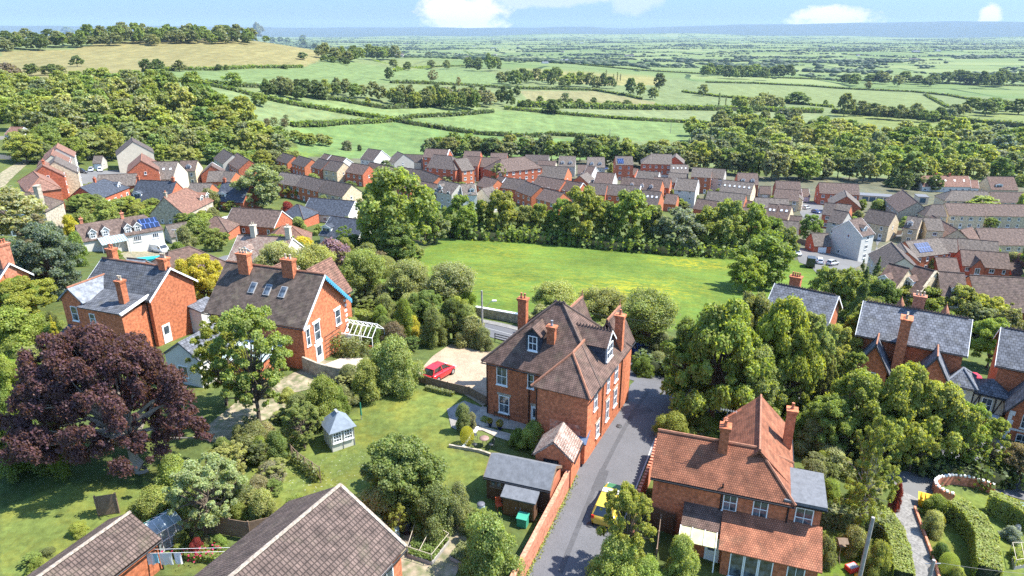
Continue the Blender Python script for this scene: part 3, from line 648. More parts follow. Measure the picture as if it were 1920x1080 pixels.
# ---------------------------------------------------------------- ground sheet with fields
def inpoly(px,py,poly):
    r=np.zeros(px.shape,bool); j=len(poly)-1
    for i in range(len(poly)):
        xi,yi=poly[i]; xj,yj=poly[j]
        if yi!=yj: r^=((yi>py)!=(yj>py))&(px<(xj-xi)*(py-yi)/(yj-yi)+xi)
        j=i
    return r
F_=GY*CT-(GZ-CH)*ST; U_=GY*ST+(GZ-CH)*CT; F_=np.maximum(F_,.1); PX_=960+FPX*GX/F_; PY_=540-FPX*U_/F_
colr=np.zeros((ND,NA,4)); colr[...,:3]=(.075,.10,.03); dist_=DD*np.ones_like(AA)
colr[dist_>420,:3]=(.118,.155,.066)
LAWN=(.108,.138,.034)
ZONES=[(((500,285),(640,300),(800,283),(1210,300),(1400,330),(1720,335),(1920,345),(1920,600),(1650,560),(1560,540),(1480,500),(1490,460),(1330,400),(1000,380),(700,335),(560,330)),(.10,.105,.07)),
(((480,268),(620,285),(560,300),(490,290)),(.10,.15,.035)),
(((0,94),(140,92),(190,80),(330,72),(480,72),(605,92),(600,112),(570,126),(300,133),(200,140),(120,150),(0,160)),(.170,.160,.070)),
(((0,54),(150,54),(160,64),(60,72),(0,70)),(.14,.17,.07)),
(((270,136),(467,129),(567,127),(620,112),(720,125),(735,156),(500,163),(290,150)),(.112,.162,.064)),
(((290,150),(367,157),(433,170),(500,187),(567,200),(640,212),(735,227),(640,233),(540,238),(480,228),(380,190)),(.128,.172,.074)),
(((480,166),(560,178),(640,190),(720,203),(830,198),(950,206),(860,218),(790,221),(740,227),(640,210),(500,186)),(.132,.185,.072)),
(((545,240),(640,233),(740,229),(800,239),(893,253),(993,259),(1107,259),(1160,266),(1100,300),(700,300),(560,285)),(.102,.165,.056)),
(((745,227),(840,219),(950,207),(1140,222),(1290,231),(1440,240),(1330,268),(1160,263),(1040,254),(893,251)),(.115,.172,.063)),
(((960,203),(1280,206),(1540,212),(1500,236),(1250,228),(1023,212)),(.138,.175,.082)),
(((950,118),(1023,117),(1090,124),(1207,135),(1240,150),(1230,160),(1120,160),(1000,148)),(.19,.185,.070)),
(((973,170),(1113,171),(1173,182),(1230,192),(1225,200),(1000,198)),(.165,.165,.080)),
(((735,131),(810,125),(900,130),(960,150),(957,165),(807,156),(733,155)),(.112,.162,.064)),
(((702,115),(800,105),(880,112),(900,124),(760,131)),(.135,.165,.065)),
(((1330,158),(1413,160),(1513,164),(1713,175),(1777,202),(1560,205),(1467,190),(1347,180)),(.128,.165,.066)),
(((1280,140),(1480,150),(1700,160),(1920,172),(1920,186),(1713,172),(1413,155),(1290,152)),(.09,.145,.05)),
(((1560,212),(1920,208),(1920,232),(1700,240),(1600,232)),(.13,.165,.055)),
# meadow between the main street and the estate
(((790,470),(850,436),(1000,450),(1200,474),(1380,478),(1520,492),(1520,560),(1440,620),(1180,620),(1090,600),(860,588),(690,545),(700,500)),(.082,.136,.024)),
(((1440,600),(1470,505),(1530,488),(1560,530)),(.085,.14,.022)),
# gardens
(((545,855),(640,790),(705,750),(745,727),(850,733),(912,765),(880,800),(862,850),(1000,872),(930,935),(850,900),(800,930),(640,930),(560,960),(420,960),(470,880)),LAWN),
(((865,775),(1100,800),(1060,870),(1000,880),(850,848)),(.095,.115,.035)),
(((0,930),(120,900),(260,890),(310,930),(280,1010),(190,985),(140,1080),(0,1080)),LAWN),
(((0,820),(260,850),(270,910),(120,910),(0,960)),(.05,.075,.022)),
(((0,650),(70,655),(75,705),(0,715)),(.09,.15,.02)),
(((1780,925),(1850,925),(1920,960),(1920,1080),(1790,1080),(1730,1000)),(.10,.13,.03)),
(((1530,1000),(1640,1000),(1650,1080),(1530,1080)),(.10,.15,.022)),
(((1270,770),(1350,765),(1350,830),(1290,820)),(.09,.13,.025)),
]
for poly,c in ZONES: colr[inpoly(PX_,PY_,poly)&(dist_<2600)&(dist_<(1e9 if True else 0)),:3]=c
# keep hidden ground behind the hill out of the tan field
colr[(dist_>1250)&(PX_<640)&(PY_>50),:3]=(.10,.15,.06)
vale=_ss(DD,1500,2100)*np.ones_like(AA); vale=np.maximum(vale,(GX>-150)*_ss(DD,1450,1700))
hf=_ss(DD,13200,14200)*np.ones_like(AA); colr[...,:3]=colr[...,:3]*(1-hf[...,None])+np.array((.035,.055,.05))*hf[...,None]; vale=vale*(1-.85*hf)
colr[...,3]=vale
flw=.6*np.exp(-(((PX_-1300)/75)**2+((PY_-(493+(PX_-1290)*.10))/10)**2))+.55*np.exp(-(((PX_-1200)/110)**2+((PY_-545)/22)**2))+.22*np.exp(-(((PX_-930)/80)**2+((PY_-470)/16)**2))+.2*np.exp(-(((PX_-960)/200)**2+((PY_-525)/40)**2))
flw*=inpoly(PX_,PY_,ZONES[17][0])
dai=np.exp(-(((PX_-660)/60)**2+((PY_-870)/22)**2))+np.exp(-(((PX_-600)/100)**2+((PY_-905)/22)**2))
me=bpy.data.meshes.new('ground'); nv=NA*ND; me.vertices.add(nv); me.vertices.foreach_set('co',np.stack([GX,GY,GZ],-1).astype(np.float32).ravel())
ii=np.arange(ND-1)[:,None]*NA+np.arange(NA-1)[None,:]; q=np.stack([ii,ii+1,ii+1+NA,ii+NA],-1).reshape(-1,4)[:,::-1]
nf=len(q); me.loops.add(nf*4); me.loops.foreach_set('vertex_index',q.ravel().astype(np.int32)); me.polygons.add(nf); me.polygons.foreach_set('loop_start',np.arange(0,nf*4,4,dtype=np.int32)); me.polygons.foreach_set('loop_total',np.full(nf,4,np.int32)); me.polygons.foreach_set('use_smooth',np.ones(nf,bool)); me.update()
a_=me.color_attributes.new('land','FLOAT_COLOR','POINT'); a_.data.foreach_set('color',colr.astype(np.float32).ravel())
b_=me.color_attributes.new('bloom','FLOAT_COLOR','POINT'); bb=np.zeros((ND,NA,4)); bb[...,0]=np.clip(flw,0,1); bb[...,1]=np.clip(dai,0,1); b_.data.foreach_set('color',bb.astype(np.float32).ravel())
def ground_mat():
    m=bpy.data.materials.new('grassland'); m.use_nodes=True; t=m.node_tree; n=t.nodes; l=t.links; b=n['Principled BSDF']; b.inputs['Roughness'].default_value=.95; b.inputs['Specular IOR Level'].default_value=.1
    tc=n.new('ShaderNodeTexCoord'); at=n.new('ShaderNodeAttribute'); at.attribute_name='land'; bl=n.new('ShaderNodeAttribute'); bl.attribute_name='bloom'; sp=n.new('ShaderNodeSeparateColor'); l.new(bl.outputs['Color'],sp.inputs[0])
    def noise(s,d=5,r=.6,st=None):
        k=n.new('ShaderNodeTexNoise'); k.inputs['Scale'].default_value=s; k.inputs['Detail'].default_value=d; k.inputs['Roughness'].default_value=r
        if st: mp=n.new('ShaderNodeMapping'); mp.inputs['Scale'].default_value=st[:3]; mp.inputs['Rotation'].default_value=(0,0,st[3]); l.new(tc.outputs['Object'],mp.inputs[0]); l.new(mp.outputs[0],k.inputs[0])
        else: l.new(tc.outputs['Object'],k.inputs[0])
        return k.outputs[0]
    def rng(v,a,b2,c,d): k=n.new('ShaderNodeMapRange'); k.inputs[1].default_value=a; k.inputs[2].default_value=b2; k.inputs[3].default_value=c; k.inputs[4].default_value=d; l.new(v,k.inputs[0]); return k.outputs[0]
    f=mth('MULTIPLY',rng(noise(.09,7,.65),.3,.7,.74,1.26),rng(noise(1.7,6,.7),.3,.7,.66,1.34),tree=t)
    f=mth('MULTIPLY',f,rng(noise(.12,5,.6,(1,.07,1,.35)),.3,.7,.86,1.14),tree=t)
    sc=n.new('ShaderNodeVectorMath'); sc.operation='SCALE'; l.new(at.outputs['Color'],sc.inputs[0]); l.new(f,sc.inputs['Scale'])
    hue=n.new('ShaderNodeMix'); hue.data_type='RGBA'; hue.blend_type='MULTIPLY'; l.new(rng(noise(.35,6,.7),.45,.7,0,.8),hue.inputs[0]); l.new(sc.outputs[0],hue.inputs[6]); hue.inputs[7].default_value=(1.5,1.12,.8,1)
    # patchwork of far fields: brick cells = fields, joints = hedgerows
    wn=n.new('ShaderNodeTexNoise'); wn.inputs['Scale'].default_value=.0011; wn.inputs['Detail'].default_value=2; l.new(tc.outputs['Object'],wn.inputs[0])
    wv=n.new('ShaderNodeVectorMath'); wv.operation='SCALE'; wv.inputs['Scale'].default_value=260; l.new(wn.outputs['Color'],wv.inputs[0]); wa=n.new('ShaderNodeVectorMath'); l.new(wv.outputs[0],wa.inputs[0]); l.new(tc.outputs['Object'],wa.inputs[1])
    mp=n.new('ShaderNodeMapping'); mp.inputs['Rotation'].default_value=(0,0,.12); l.new(wa.outputs[0],mp.inputs[0])
    bk=n.new('ShaderNodeTexBrick'); l.new(mp.outputs[0],bk.inputs[0]); bk.inputs['Scale'].default_value=1; bk.inputs['Brick Width'].default_value=300; bk.inputs['Row Height'].default_value=240; bk.inputs['Mortar Size'].default_value=6; bk.inputs['Mortar Smooth'].default_value=.1; bk.offset=.37; bk.squash=1.6; bk.squash_frequency=3
    bk.inputs['Color1'].default_value=(.110,.155,.050,1); bk.inputs['Color2'].default_value=(.185,.215,.082,1); bk.inputs['Mortar'].default_value=(.028,.05,.018,1); bk.inputs['Bias'].default_value=-.1
    mv=n.new('ShaderNodeMix'); mv.data_type='RGBA'; l.new(at.outputs['Alpha'],mv.inputs[0]); l.new(hue.outputs[2],mv.inputs[6]); l.new(bk.outputs[0],mv.inputs[7])
    woods=rng(noise(.0016,5,.7,(1,1.5,1,0)),.60,.66,0,1); wm=mth('MULTIPLY',woods,at.outputs['Alpha'],tree=t)
    mw=n.new('ShaderNodeMix'); mw.data_type='RGBA'; l.new(wm,mw.inputs[0]); l.new(mv.outputs[2],mw.inputs[6]); mw.inputs[7].default_value=(.035,.06,.022,1)
    fl=mth('MULTIPLY',rng(noise(.5,8,.85),.47,.58,0,1),sp.outputs[0],tree=t); fl=mth('MULTIPLY',fl,1.5,clamp=True,tree=t)
    m3=n.new('ShaderNodeMix'); m3.data_type='RGBA'; l.new(fl,m3.inputs[0]); l.new(mw.outputs[2],m3.inputs[6]); m3.inputs[7].default_value=(.36,.30,.015,1)
    da=mth('MULTIPLY',rng(noise(5,3,.6),.64,.68,0,.7),sp.outputs[1],tree=t)
    m4=n.new('ShaderNodeMix'); m4.data_type='RGBA'; l.new(da,m4.inputs[0]); l.new(m3.outputs[2],m4.inputs[6]); m4.inputs[7].default_value=(.5,.5,.45,1)
    l.new(m4.outputs[2],b.inputs['Base Color'])
    bp=n.new('ShaderNodeBump'); bp.inputs['Strength'].default_value=.6; bp.inputs['Distance'].default_value=.12; l.new(noise(2.5,6,.8),bp.inputs['Height']); l.new(bp.outputs[0],b.inputs['Normal']); return m
me.materials.append(ground_mat()); tag(link('ground',me),kind='structure')
# ---------------------------------------------------------------- sheets draped on the ground
def area(name,pts,mt,lift=.05,step=None,kind='structure',px=True,label=None,cat=None,zoff=None):
    W3=[G(*p) for p in pts] if px else [Vector((p[0],p[1],0)) for p in pts]
    poly=[Vector((p.x,p.y)) for p in W3]; xs=[p.x for p in poly]; ys=[p.y for p in poly]; A_=max(max(xs)-min(xs),max(ys)-min(ys)); st=step or max(A_/45,.5)
    co=[]; ed=[]
    for i in range(len(poly)):
        a,b=poly[i],poly[(i+1)%len(poly)]; k=max(1,int((b-a).length/st))
        for j in range(k): co.append(a.lerp(b,j/k))
    ed=[(i,(i+1)%len(co)) for i in range(len(co))]
    gx=np.arange(min(xs)+st/2,max(xs),st); gy=np.arange(min(ys)+st/2,max(ys),st); XX,YY=np.meshgrid(gx,gy); ok=inpoly(XX,YY,[(p.x,p.y) for p in poly])
    inner=[Vector((float(a),float(b))) for a,b in zip(XX[ok],YY[ok])]
    vs,_,fs,*_r=geometry.delaunay_2d_cdt(co+inner,ed,[],1,1e-4)
    vs=[(v.x,v.y,zt(v.x,v.y)+lift) for v in vs]; fs=[f if (Vector(vs[f[1]])-Vector(vs[f[0]])).cross(Vector(vs[f[2]])-Vector(vs[f[0]])).z>0 else f[::-1] for f in fs]
    m=MB(); m.add(vs,fs,0,True); o=m.obj(name,[mt]); 
    if label: tag(o,label,cat)
    else: tag(o,kind=kind)
    return o
def ribbon(name,pts,w,mt,lift=.06,px=True,off=0,**k):
    W3=[G(*p) for p in pts] if px else [Vector((p[0],p[1],0)) for p in pts]; c=[]
    for i in range(len(W3)-1):
        kk=max(1,int((W3[i+1]-W3[i]).length/1.2)); c+=[W3[i].lerp(W3[i+1],j/kk) for j in range(kk)]
    c.append(W3[-1])
    for _ in range(6): c=[c[0]]+[(c[i-1]+c[i]*2+c[i+1])/4 for i in range(1,len(c)-1)]+[c[-1]]
    vs=[]; fs=[]; nn=5
    for i,p in enumerate(c):
        d=(c[min(i+1,len(c)-1)]-c[max(i-1,0)]); d.z=0; d.normalize(); s=Vector((-d.y,d.x,0))
        for j in range(nn): q=p+s*(off+w*(j/(nn-1)-.5)); vs.append((q.x,q.y,zt(q.x,q.y)+lift))
    for i in range(len(c)-1): fs+=[(i*nn+j+1,i*nn+j,(i+1)*nn+j,(i+1)*nn+j+1) for j in range(nn-1)]
    m=MB(); m.add(vs,fs,0,True); return tag(m.obj(name,[mt]),kind='structure')
M_grav=mat('buff_gravel',(.335,.262,.180),.95,.14,.5,fine=9,coord='OB')
M_gravg=mat('grey_shingle',(.26,.24,.22),.95,.2,1.2,fine=9,coord='OB')
M_pave=mat('sandstone_paving',(.42,.37,.30),.9,.22,.8,c2=(.34,.30,.25),brick=(.6,.6,.02,.6))
M_conc=mat('worn_concrete',(.20,.190,.178),.9,.2,.6,fine=6,coord='OB')
M_line=mat('road_paint',(.40,.40,.39),.8,.1,2)
M_soil=mat('bare_soil',(.12,.085,.06),.95,.3,2,coord='OB')
M_dry=mat('dry_garden_earth',(.30,.24,.17),.95,.35,.8,c2=(.12,.13,.06),coord='OB')
area('lane_road',[(940,1100),(1000,1000),(1040,940),(1076,885),(1100,842),(1117,812),(1150,775),(1172,752),(1182,722),(1200,706),(1300,722),(1420,742),(1440,775),(1330,775),(1262,768),(1240,790),(1222,850),(1200,900),(1165,960),(1135,1030),(1115,1100)],M_tarmac,.05,.7)
ribbon('lane_edge_line',[(1128,1090),(1150,1030),(1190,920),(1214,862),(1232,812)],.10,M_line,.054)
ribbon('main_street_road',[(650,590),(780,596),(880,608),(960,628),(1060,660),(1190,697),(1330,735),(1480,775),(1620,820),(1780,870),(1950,915)],6.2,M_tarmac,.045)
ribbon('main_street_pavement',[(650,580),(780,587),(880,597),(960,614),(1060,643),(1190,678),(1330,713)],1.8,M_conc,.09)
ribbon('street_centre_line',[(880,608),(960,628),(1060,660),(1190,697)],.12,M_line,.055)
area('lower_street_road',[(1330,700),(1500,745),(1640,780),(1760,800),(1930,840),(1930,870),(1760,835),(1640,812),(1480,785),(1330,730)],M_tarmac2,.03,1.5)
area('drive_junction_road',[(1660,860),(1730,862),(1810,885),(1862,905),(1858,918),(1800,905),(1760,912),(1745,935),(1722,945),(1690,930),(1672,900)],M_tarmac2,.06,.8)
area('private_drive',[(1690,920),(1728,940),(1716,955),(1730,1000),(1752,1060),(1756,1095),(1700,1095),(1695,1040),(1680,985),(1672,970)],M_conc,.062,.6)
area('gravel_drive',[(780,704),(812,668),(845,646),(905,655),(960,672),(960,735),(905,762),(870,740),(800,724)],M_grav,.05,.6)
area('shingle_path',[(838,768),(870,752),(905,765),(912,790),(880,805),(868,812),(846,802)],M_gravg,.056,.5)
area('house_terrace_paving',[(905,762),(925,770),(1010,800),(1000,812),(960,806),(905,800),(880,796),(890,778)],M_pave,.06,.5)
area('side_path_paving',[(880,800),(905,800),(960,815),(975,835),(930,820),(905,808),(885,808)],M_pave,.064,.5)
area('dry_garden_ground',[(505,745),(560,735),(640,715),(660,700),(655,680),(600,675),(540,705),(480,725),(400,790),(360,820),(420,835),(490,790),(560,770)],M_dry,.045,.6)
area('patio_behind_house_paving',[(598,688),(640,672),(690,672),(690,700),(650,716),(600,704)],M_pave,.06,.5)
area('vegetable_plot_soil',[(745,1000),(790,985),(860,985),(880,1020),(850,1090),(745,1090)],M_dry,.05,.5)
area('cul_de_sac_road',[(1487,462),(1520,472),(1600,470),(1640,470),(1648,455),(1700,440),(1660,425),(1640,445),(1648,475),(1650,492),(1600,505),(1560,520),(1540,520),(1520,500),(1498,492)],M_tarmac2,.06,1.5)
area('upper_close_road',[(1500,382),(1540,378),(1545,395),(1530,420),(1515,420),(1500,400)],M_tarmac2,.06,2)
area('parking_court_road',[(140,322),(250,318),(260,330),(200,345),(150,345)],M_tarmac2,.06,1.5)
area('cottage_drive_paving',[(225,475),(280,462),(330,462),(345,475),(300,492),(250,498)],M_dry,.06,1.5)
area('left_farm_track',[(0,325),(20,312),(45,300),(60,300),(40,318),(8,350),(0,352)],M_dry,.06,1.5)
area('terrace_access_road',[(1800,470),(1925,468),(1925,458),(1810,460)],M_tarmac2,.06,1.5)
area('cottage_lane_road',[(330,505),(420,480),(470,470),(480,480),(420,495),(350,520)],M_tarmac2,.06,1.5)
# ---------------------------------------------------------------- foliage
def leaf_mesh(name,pts,nrm,size,rs,tintv,mats,extra=None,asp=1.0):
    n=len(pts); nrm=nrm/np.maximum(np.linalg.norm(nrm,axis=1,keepdims=True),1e-6)
    r=rs.normal(size=(n,3)); a=np.cross(nrm,r); a/=np.maximum(np.linalg.norm(a,axis=1,keepdims=True),1e-6); b=np.cross(nrm,a)
    s=(size*(.6+.8*rs.random(n)))[:,None]*.5
    bend=nrm*s*.35
    v=np.stack([pts-a*s-b*s*asp-bend,pts+a*s-b*s*asp+bend*.3,pts+a*s+b*s*asp-bend,pts-a*s+b*s*asp+bend*.3],1).reshape(-1,3)
    me=bpy.data.meshes.new(name); ev=[];ef=[]
    if extra: ev,ef=extra.v,extra.f
    tv=len(v)+len(ev); me.vertices.add(tv); co=np.zeros((tv,3),np.float32); co[:len(v)]=v
    if ev: co[len(v):]=np.array(ev)
    me.vertices.foreach_set('co',co.ravel())
    loops=list(range(0)); li=np.arange(n*4,dtype=np.int32); starts=np.arange(0,n*4,4,dtype=np.int32); tot=np.full(n,4,np.int32)
    if ef:
        el=np.array([i+len(v) for f in ef for i in f],np.int32); et=np.array([len(f) for f in ef],np.int32); es=n*4+np.r_[0,np.cumsum(et)[:-1]].astype(np.int32)
        li=np.r_[li,el]; starts=np.r_[starts,es]; tot=np.r_[tot,et]
    me.loops.add(len(li)); me.loops.foreach_set('vertex_index',li); me.polygons.add(len(starts)); me.polygons.foreach_set('loop_start',starts); me.polygons.foreach_set('loop_total',tot)
    mi=np.zeros(len(starts),np.int32); mi[n:]=1; me.polygons.foreach_set('material_index',mi); me.update()
    c=np.ones((tv,4),np.float32); c[:len(v),:3]=np.repeat(tintv,4,axis=0); at=me.color_attributes.new('tint','FLOAT_COLOR','POINT'); at.data.foreach_set('color',c.ravel())
    for m in mats: me.materials.append(m)
    return me
def lobes_for(kind,rs):
    Ls=[]
    def add(x,y,z,r): Ls.append((x,y,z,r))
    def sub(n,f,cb,zt_,rmin,rmax,inner=.35,outer=.72,hp=.85,big=15):
        # a few main boughs, each carrying its own cluster of sprays
        B=[]
        for i in range(big):
            a=6.283*(i+rs.random()*.7)/big*1.62; h=((i+.5+.5*rs.random())/big)**hp; B.append((a,h,.75+.5*rs.random()))
        for i in range(n):
            a0,h0,e=B[rs.randint(big)]; a=a0+rs.normal()*.55; h=min(max(h0+rs.normal()*.2,0),1); pr=f(h)*e; rr=min(pr*(inner+(outer-inner)*rs.random()**.5),.92); add(rr*math.cos(a),rr*math.sin(a),cb+(zt_-cb)*h+rs.normal()*.01,(rmin+(rmax-rmin)*rs.random()**1.6)*(1 if rs.random()<.8 else .6))
    if kind=='broad': cb=.12; sub(150,lambda h:math.sin(math.pi*min(.14+.78*h,1))**.6,cb+.05,.92,.09,.22,.25,.95)
    elif kind=='spread': cb=.18; sub(110,lambda h:(1-h**2*.75),cb+.06,.9,.07,.2,.25,1.0)
    elif kind=='airy':
        cb=.2
        for i in range(170):
            a=rs.random()*6.283; h=rs.random(); pr=math.sin(math.pi*min(.13+.76*h,1))**.75; rr=pr*(.1+.8*rs.random()**.6); add(rr*math.cos(a),rr*math.sin(a),cb+.03+(.93-cb)*h,.035+.11*rs.random()**1.7)
    elif kind=='round':
        cb=.30
        for i in range(90):
            d=rs.normal(size=3); d/=np.linalg.norm(d); k=.55+.45*rs.random(); add(d[0]*.66*k,d[1]*.66*k,.66+d[2]*.26*k,.13+.14*rs.random())
    elif kind=='conifer':
        cb=.05
        for i in range(110):
            h=rs.random()**1.3; a=rs.random()*6.283; rr=(1-h)*.8*(.4+.6*rs.random()); add(rr*math.cos(a),rr*math.sin(a),cb+.04+.9*h,.06+.13*(1-h))
    elif kind=='poplar':
        cb=.08
        for i in range(50):
            h=rs.random(); a=rs.random()*6.283; pr=math.sin(math.pi*min(.1+.8*h,1)); rr=.6*pr*rs.random(); add(rr*math.cos(a),rr*math.sin(a),cb+.86*h,.28)
    elif kind=='beech':
        cb=.10
        for i in range(420):
            a=rs.random()*6.283; h=rs.random()**.85; pr=(1-(max(h-.12,0)/.88)**2.2)**.5*(1+.10*math.sin(a*5+h*4)); rr=pr*(.15+.83*rs.random()**.5); add(rr*math.cos(a)-.27,rr*math.sin(a),.22+.70*h-.04*rr,.03+.085*rs.random()**1.3)
    elif kind=='bush':
        cb=0
        for i in range(80):
            a=rs.random()*6.283; h=rs.random(); rr=(1-h**2)**.5*(.25+.58*rs.random())*(.85+.3*math.sin(a*2+1)); add(rr*math.cos(a),rr*math.sin(a),.06+.76*h,.10+.19*rs.random())
    elif kind=='ball': cb=0; add(0,0,.5,1.0)
    elif kind=='birch':
        cb=.14
        for i in range(230):
            a=rs.random()*6.283; h=rs.random(); pr=math.sin(math.pi*min(.24+.74*h,1))**.7; rr=pr*(.05+.85*rs.random()); add(rr*math.cos(a),rr*math.sin(a),cb+.02+(.95-cb)*h,.03+.08*rs.random()**1.4)
    return Ls,cb
KINDP={'broad':(1.0,.6,1,.12),'spread':(1.0,.5,1,.1),'airy':(.55,.6,.9,.1),'round':(.5,.6,.9,.05),'conifer':(1.0,.5,.8,.1),'poplar':(1.0,.5,.9,.1),'beech':(1.05,.6,.9,.14),'bush':(1.0,.5,1,.1),'ball':(1.1,.9,.55,.02),'birch':(.6,.55,.7,.06)}
ZNK={'broad':2.3,'spread':1.7,'airy':2.5,'round':2.3,'conifer':3.,'poplar':7.,'beech':1.5,'bush':1.5,'ball':2.,'birch':3.}
TPL={}
def crown_tpl(kind,lod,var):
    k=(kind,lod,var)
    if k in TPL: return TPL[k]
    rs=np.random.RandomState(abs(hash((kind,var)))%100000 if False else (sum(map(ord,kind))*31+var*7+1)); Ls,cb=lobes_for(kind,rs); dens,flat,szf,_=KINDP[kind]
    N,size={'n':(62000,.031),'m':(17000,.052),'f':(3000,.112)}[lod]; N=int(N*dens*(2.1 if kind=='beech' else 1)*(.62 if kind in('ball','bush') and lod=='n' else 1)); size*=szf*(.6 if kind=='beech' else 1)
    asp=1.0/1.15 # tree height over half width in template space is handled by zr
    Lc=np.array(Ls); ZN_=ZNK[kind]; zr={'poplar':.2}.get(kind,.95/ZN_)
    w=Lc[:,3]**2; w/=w.sum(); idx=rs.choice(len(Lc),N,p=w)
    d=rs.normal(size=(N,3)); d/=np.linalg.norm(d,axis=1,keepdims=True)
    dn=d.copy(); dn[:,2]=np.where(dn[:,2]<-.35,-dn[:,2],dn[:,2]); 
    if kind!='ball': d=dn
    rad=Lc[idx,3]*(1-.35*rs.random(N)**2)
    if kind!='ball':
        rad*=1+.30*rs.normal(size=N).clip(-1.5,2.2)*.6
    pts=Lc[idx,:3]+d*rad[:,None]*np.array([1,1,zr])
    # drop leaves buried deep inside other lobes
    if kind not in('ball','round'):
        keep=np.ones(N,bool)
        for L_ in Lc:
            q=(pts-L_[:3])/np.array([1,1,zr]); keep&=~(np.linalg.norm(q,axis=1)<L_[3]*.55)
        pts,d,idx=pts[keep],d[keep],idx[keep]
    pts=pts*np.array([1,1,ZN_]); N=len(pts); nrm=d*.8+rs.normal(size=(N,3))*flat+np.array([0,0,.25])
    lt=(.82+.36*rs.random(len(Lc))); base=lt[idx]*(.78+.44*rs.random(N)); tv=np.stack([base*(.9+.24*rs.random(N)),base,base*(.7+.5*rs.random(N))],1)
    T=MB(); H_=.62 if kind in('broad','spread','airy','birch') else .55
    if kind in('ball','bush','conifer'): T.tube((0,0,-.05),(0,0,.4),.03,.02,5)
    elif kind=='poplar': T.tube((0,0,-.03),(0,0,.7),.12,.05,5)
    else:
        r0={'beech':.065,'birch':.022,'round':.075}.get(kind,.05); j=.03
        k2=[(0,0,-.03),(j*rs.normal(),j*rs.normal(),cb*.8),(j*2*rs.normal(),j*2*rs.normal(),H_)]
        T.tube(k2[0],(0,0,.03),r0*1.4,r0*1.05,8,cap=False); T.tube((0,0,.03),k2[1],r0*1.05,r0*.85,8,cap=False); T.tube(k2[1],k2[2],r0*.85,r0*.35,7,cap=False)
        if lod!='f':
            for q in rs.permutation(len(Lc))[:{'n':70 if kind in('beech','airy','birch') else 40,'m':9}[lod]]:
                L_=Lc[q]; f=.15+.6*rs.random(); s=Vector(k2[1]).lerp(Vector(k2[2]),f); e=Vector(L_[:3])+Vector((L_[0],L_[1],0))*(0 if kind=='beech' else .1); md=s.lerp(e,.5)+Vector((rs.normal()*.05,rs.normal()*.05,.03)); T.tube(s,md,r0*.30,r0*.15,5,cap=False); T.tube(md,e,r0*.15,r0*.03,5,cap=False)
    T.v=[(a,b,c*ZN_) for a,b,c in T.v]
    if lod=='f': r=(leaf_mesh(kind,pts,nrm,size,rs,tv,[M_folfar,M_bark],T),None)
    else: r=(leaf_mesh('crown',pts,nrm,size,rs,tv,[M_fol if lod=='n' else M_fol]),T.mesh('trunk',[{'beech':M_bbark,'birch':M_birch}.get(kind,M_bark)]))
    TPL[k]=r; return r
PAL={'g':(.240,.300,.085),'y':(.300,.340,.095),'d':(.140,.185,.068),'o':(.235,.260,.120),'b':(.200,.240,.150),'Y':(.44,.41,.06),'c':(.150,.085,.078),'n':(.23,.20,.115),'p':(.34,.34,.22),'l':(.320,.350,.150),'G':(.190,.255,.072),'w':(.38,.40,.31),'m':(.29,.18,.22),'r':(.26,.055,.05)}
LNAME={'g':'mid green','y':'yellow-green','d':'dark green','o':'olive green','b':'grey-green','Y':'golden yellow','c':'dark purple','n':'brownish','p':'pale cream-green','l':'pale lime green','G':'deep green','w':'whitish green','m':'mauve-pink','r':'red leaved'}
TREES={}
ti_=0
def tree(x,y,w,h,kind='broad',col='g',name='tree',label=None,row=None,group=None,z=None,rz=None,cat=None,lod=None,cshift=0):
    global ti_
    ti_+=1; d=math.hypot(x,y); lod=lod or ('n' if d<118 else 'm' if d<330 else 'f'); v=rnd.randrange({'n':2 if kind!='broad' else 4,'m':4,'f':4}[lod])
    if kind in('beech','ball','birch','poplar','conifer') : v%=2
    cr,tk=crown_tpl(kind,lod,v); z=zt(x,y) if z is None else z; rz=rnd.random()*6.283 if rz is None else rz
    c=PAL[col]; j=.86+.28*rnd.random(); hj=.92+.16*rnd.random(); cc=(c[0]*j*hj,c[1]*j,c[2]*j*(.8+.4*rnd.random()),1)
    sc=(w/2,w/2*(.66 if kind=='beech' else 1),h/ZNK[kind])
    if tk is None: o=link(name,cr,None,(x,y,z-.1),rz); o.scale=sc; o.color=cc
    else:
        o=empty(name,(x,y,z-.1),rz); a=link('crown' if kind not in('bush','ball') else 'foliage',cr,o); a.scale=sc; a.color=cc; a.location=(cshift*math.cos(rz),-cshift*math.sin(rz),0); b=link('trunk' if kind not in('bush','ball') else 'stem',tk,o); b.scale=sc; b.color=(1,1,1,1)
    o['category']=cat or ('shrub' if kind in('bush','ball') else 'tree')
    if label: o['label']=label
    if group: o['group']=group
    if row: TREES.setdefault(row,[]).append((o,proj(x,y,z)[0],col,kind))
    return o
DEFER=[]
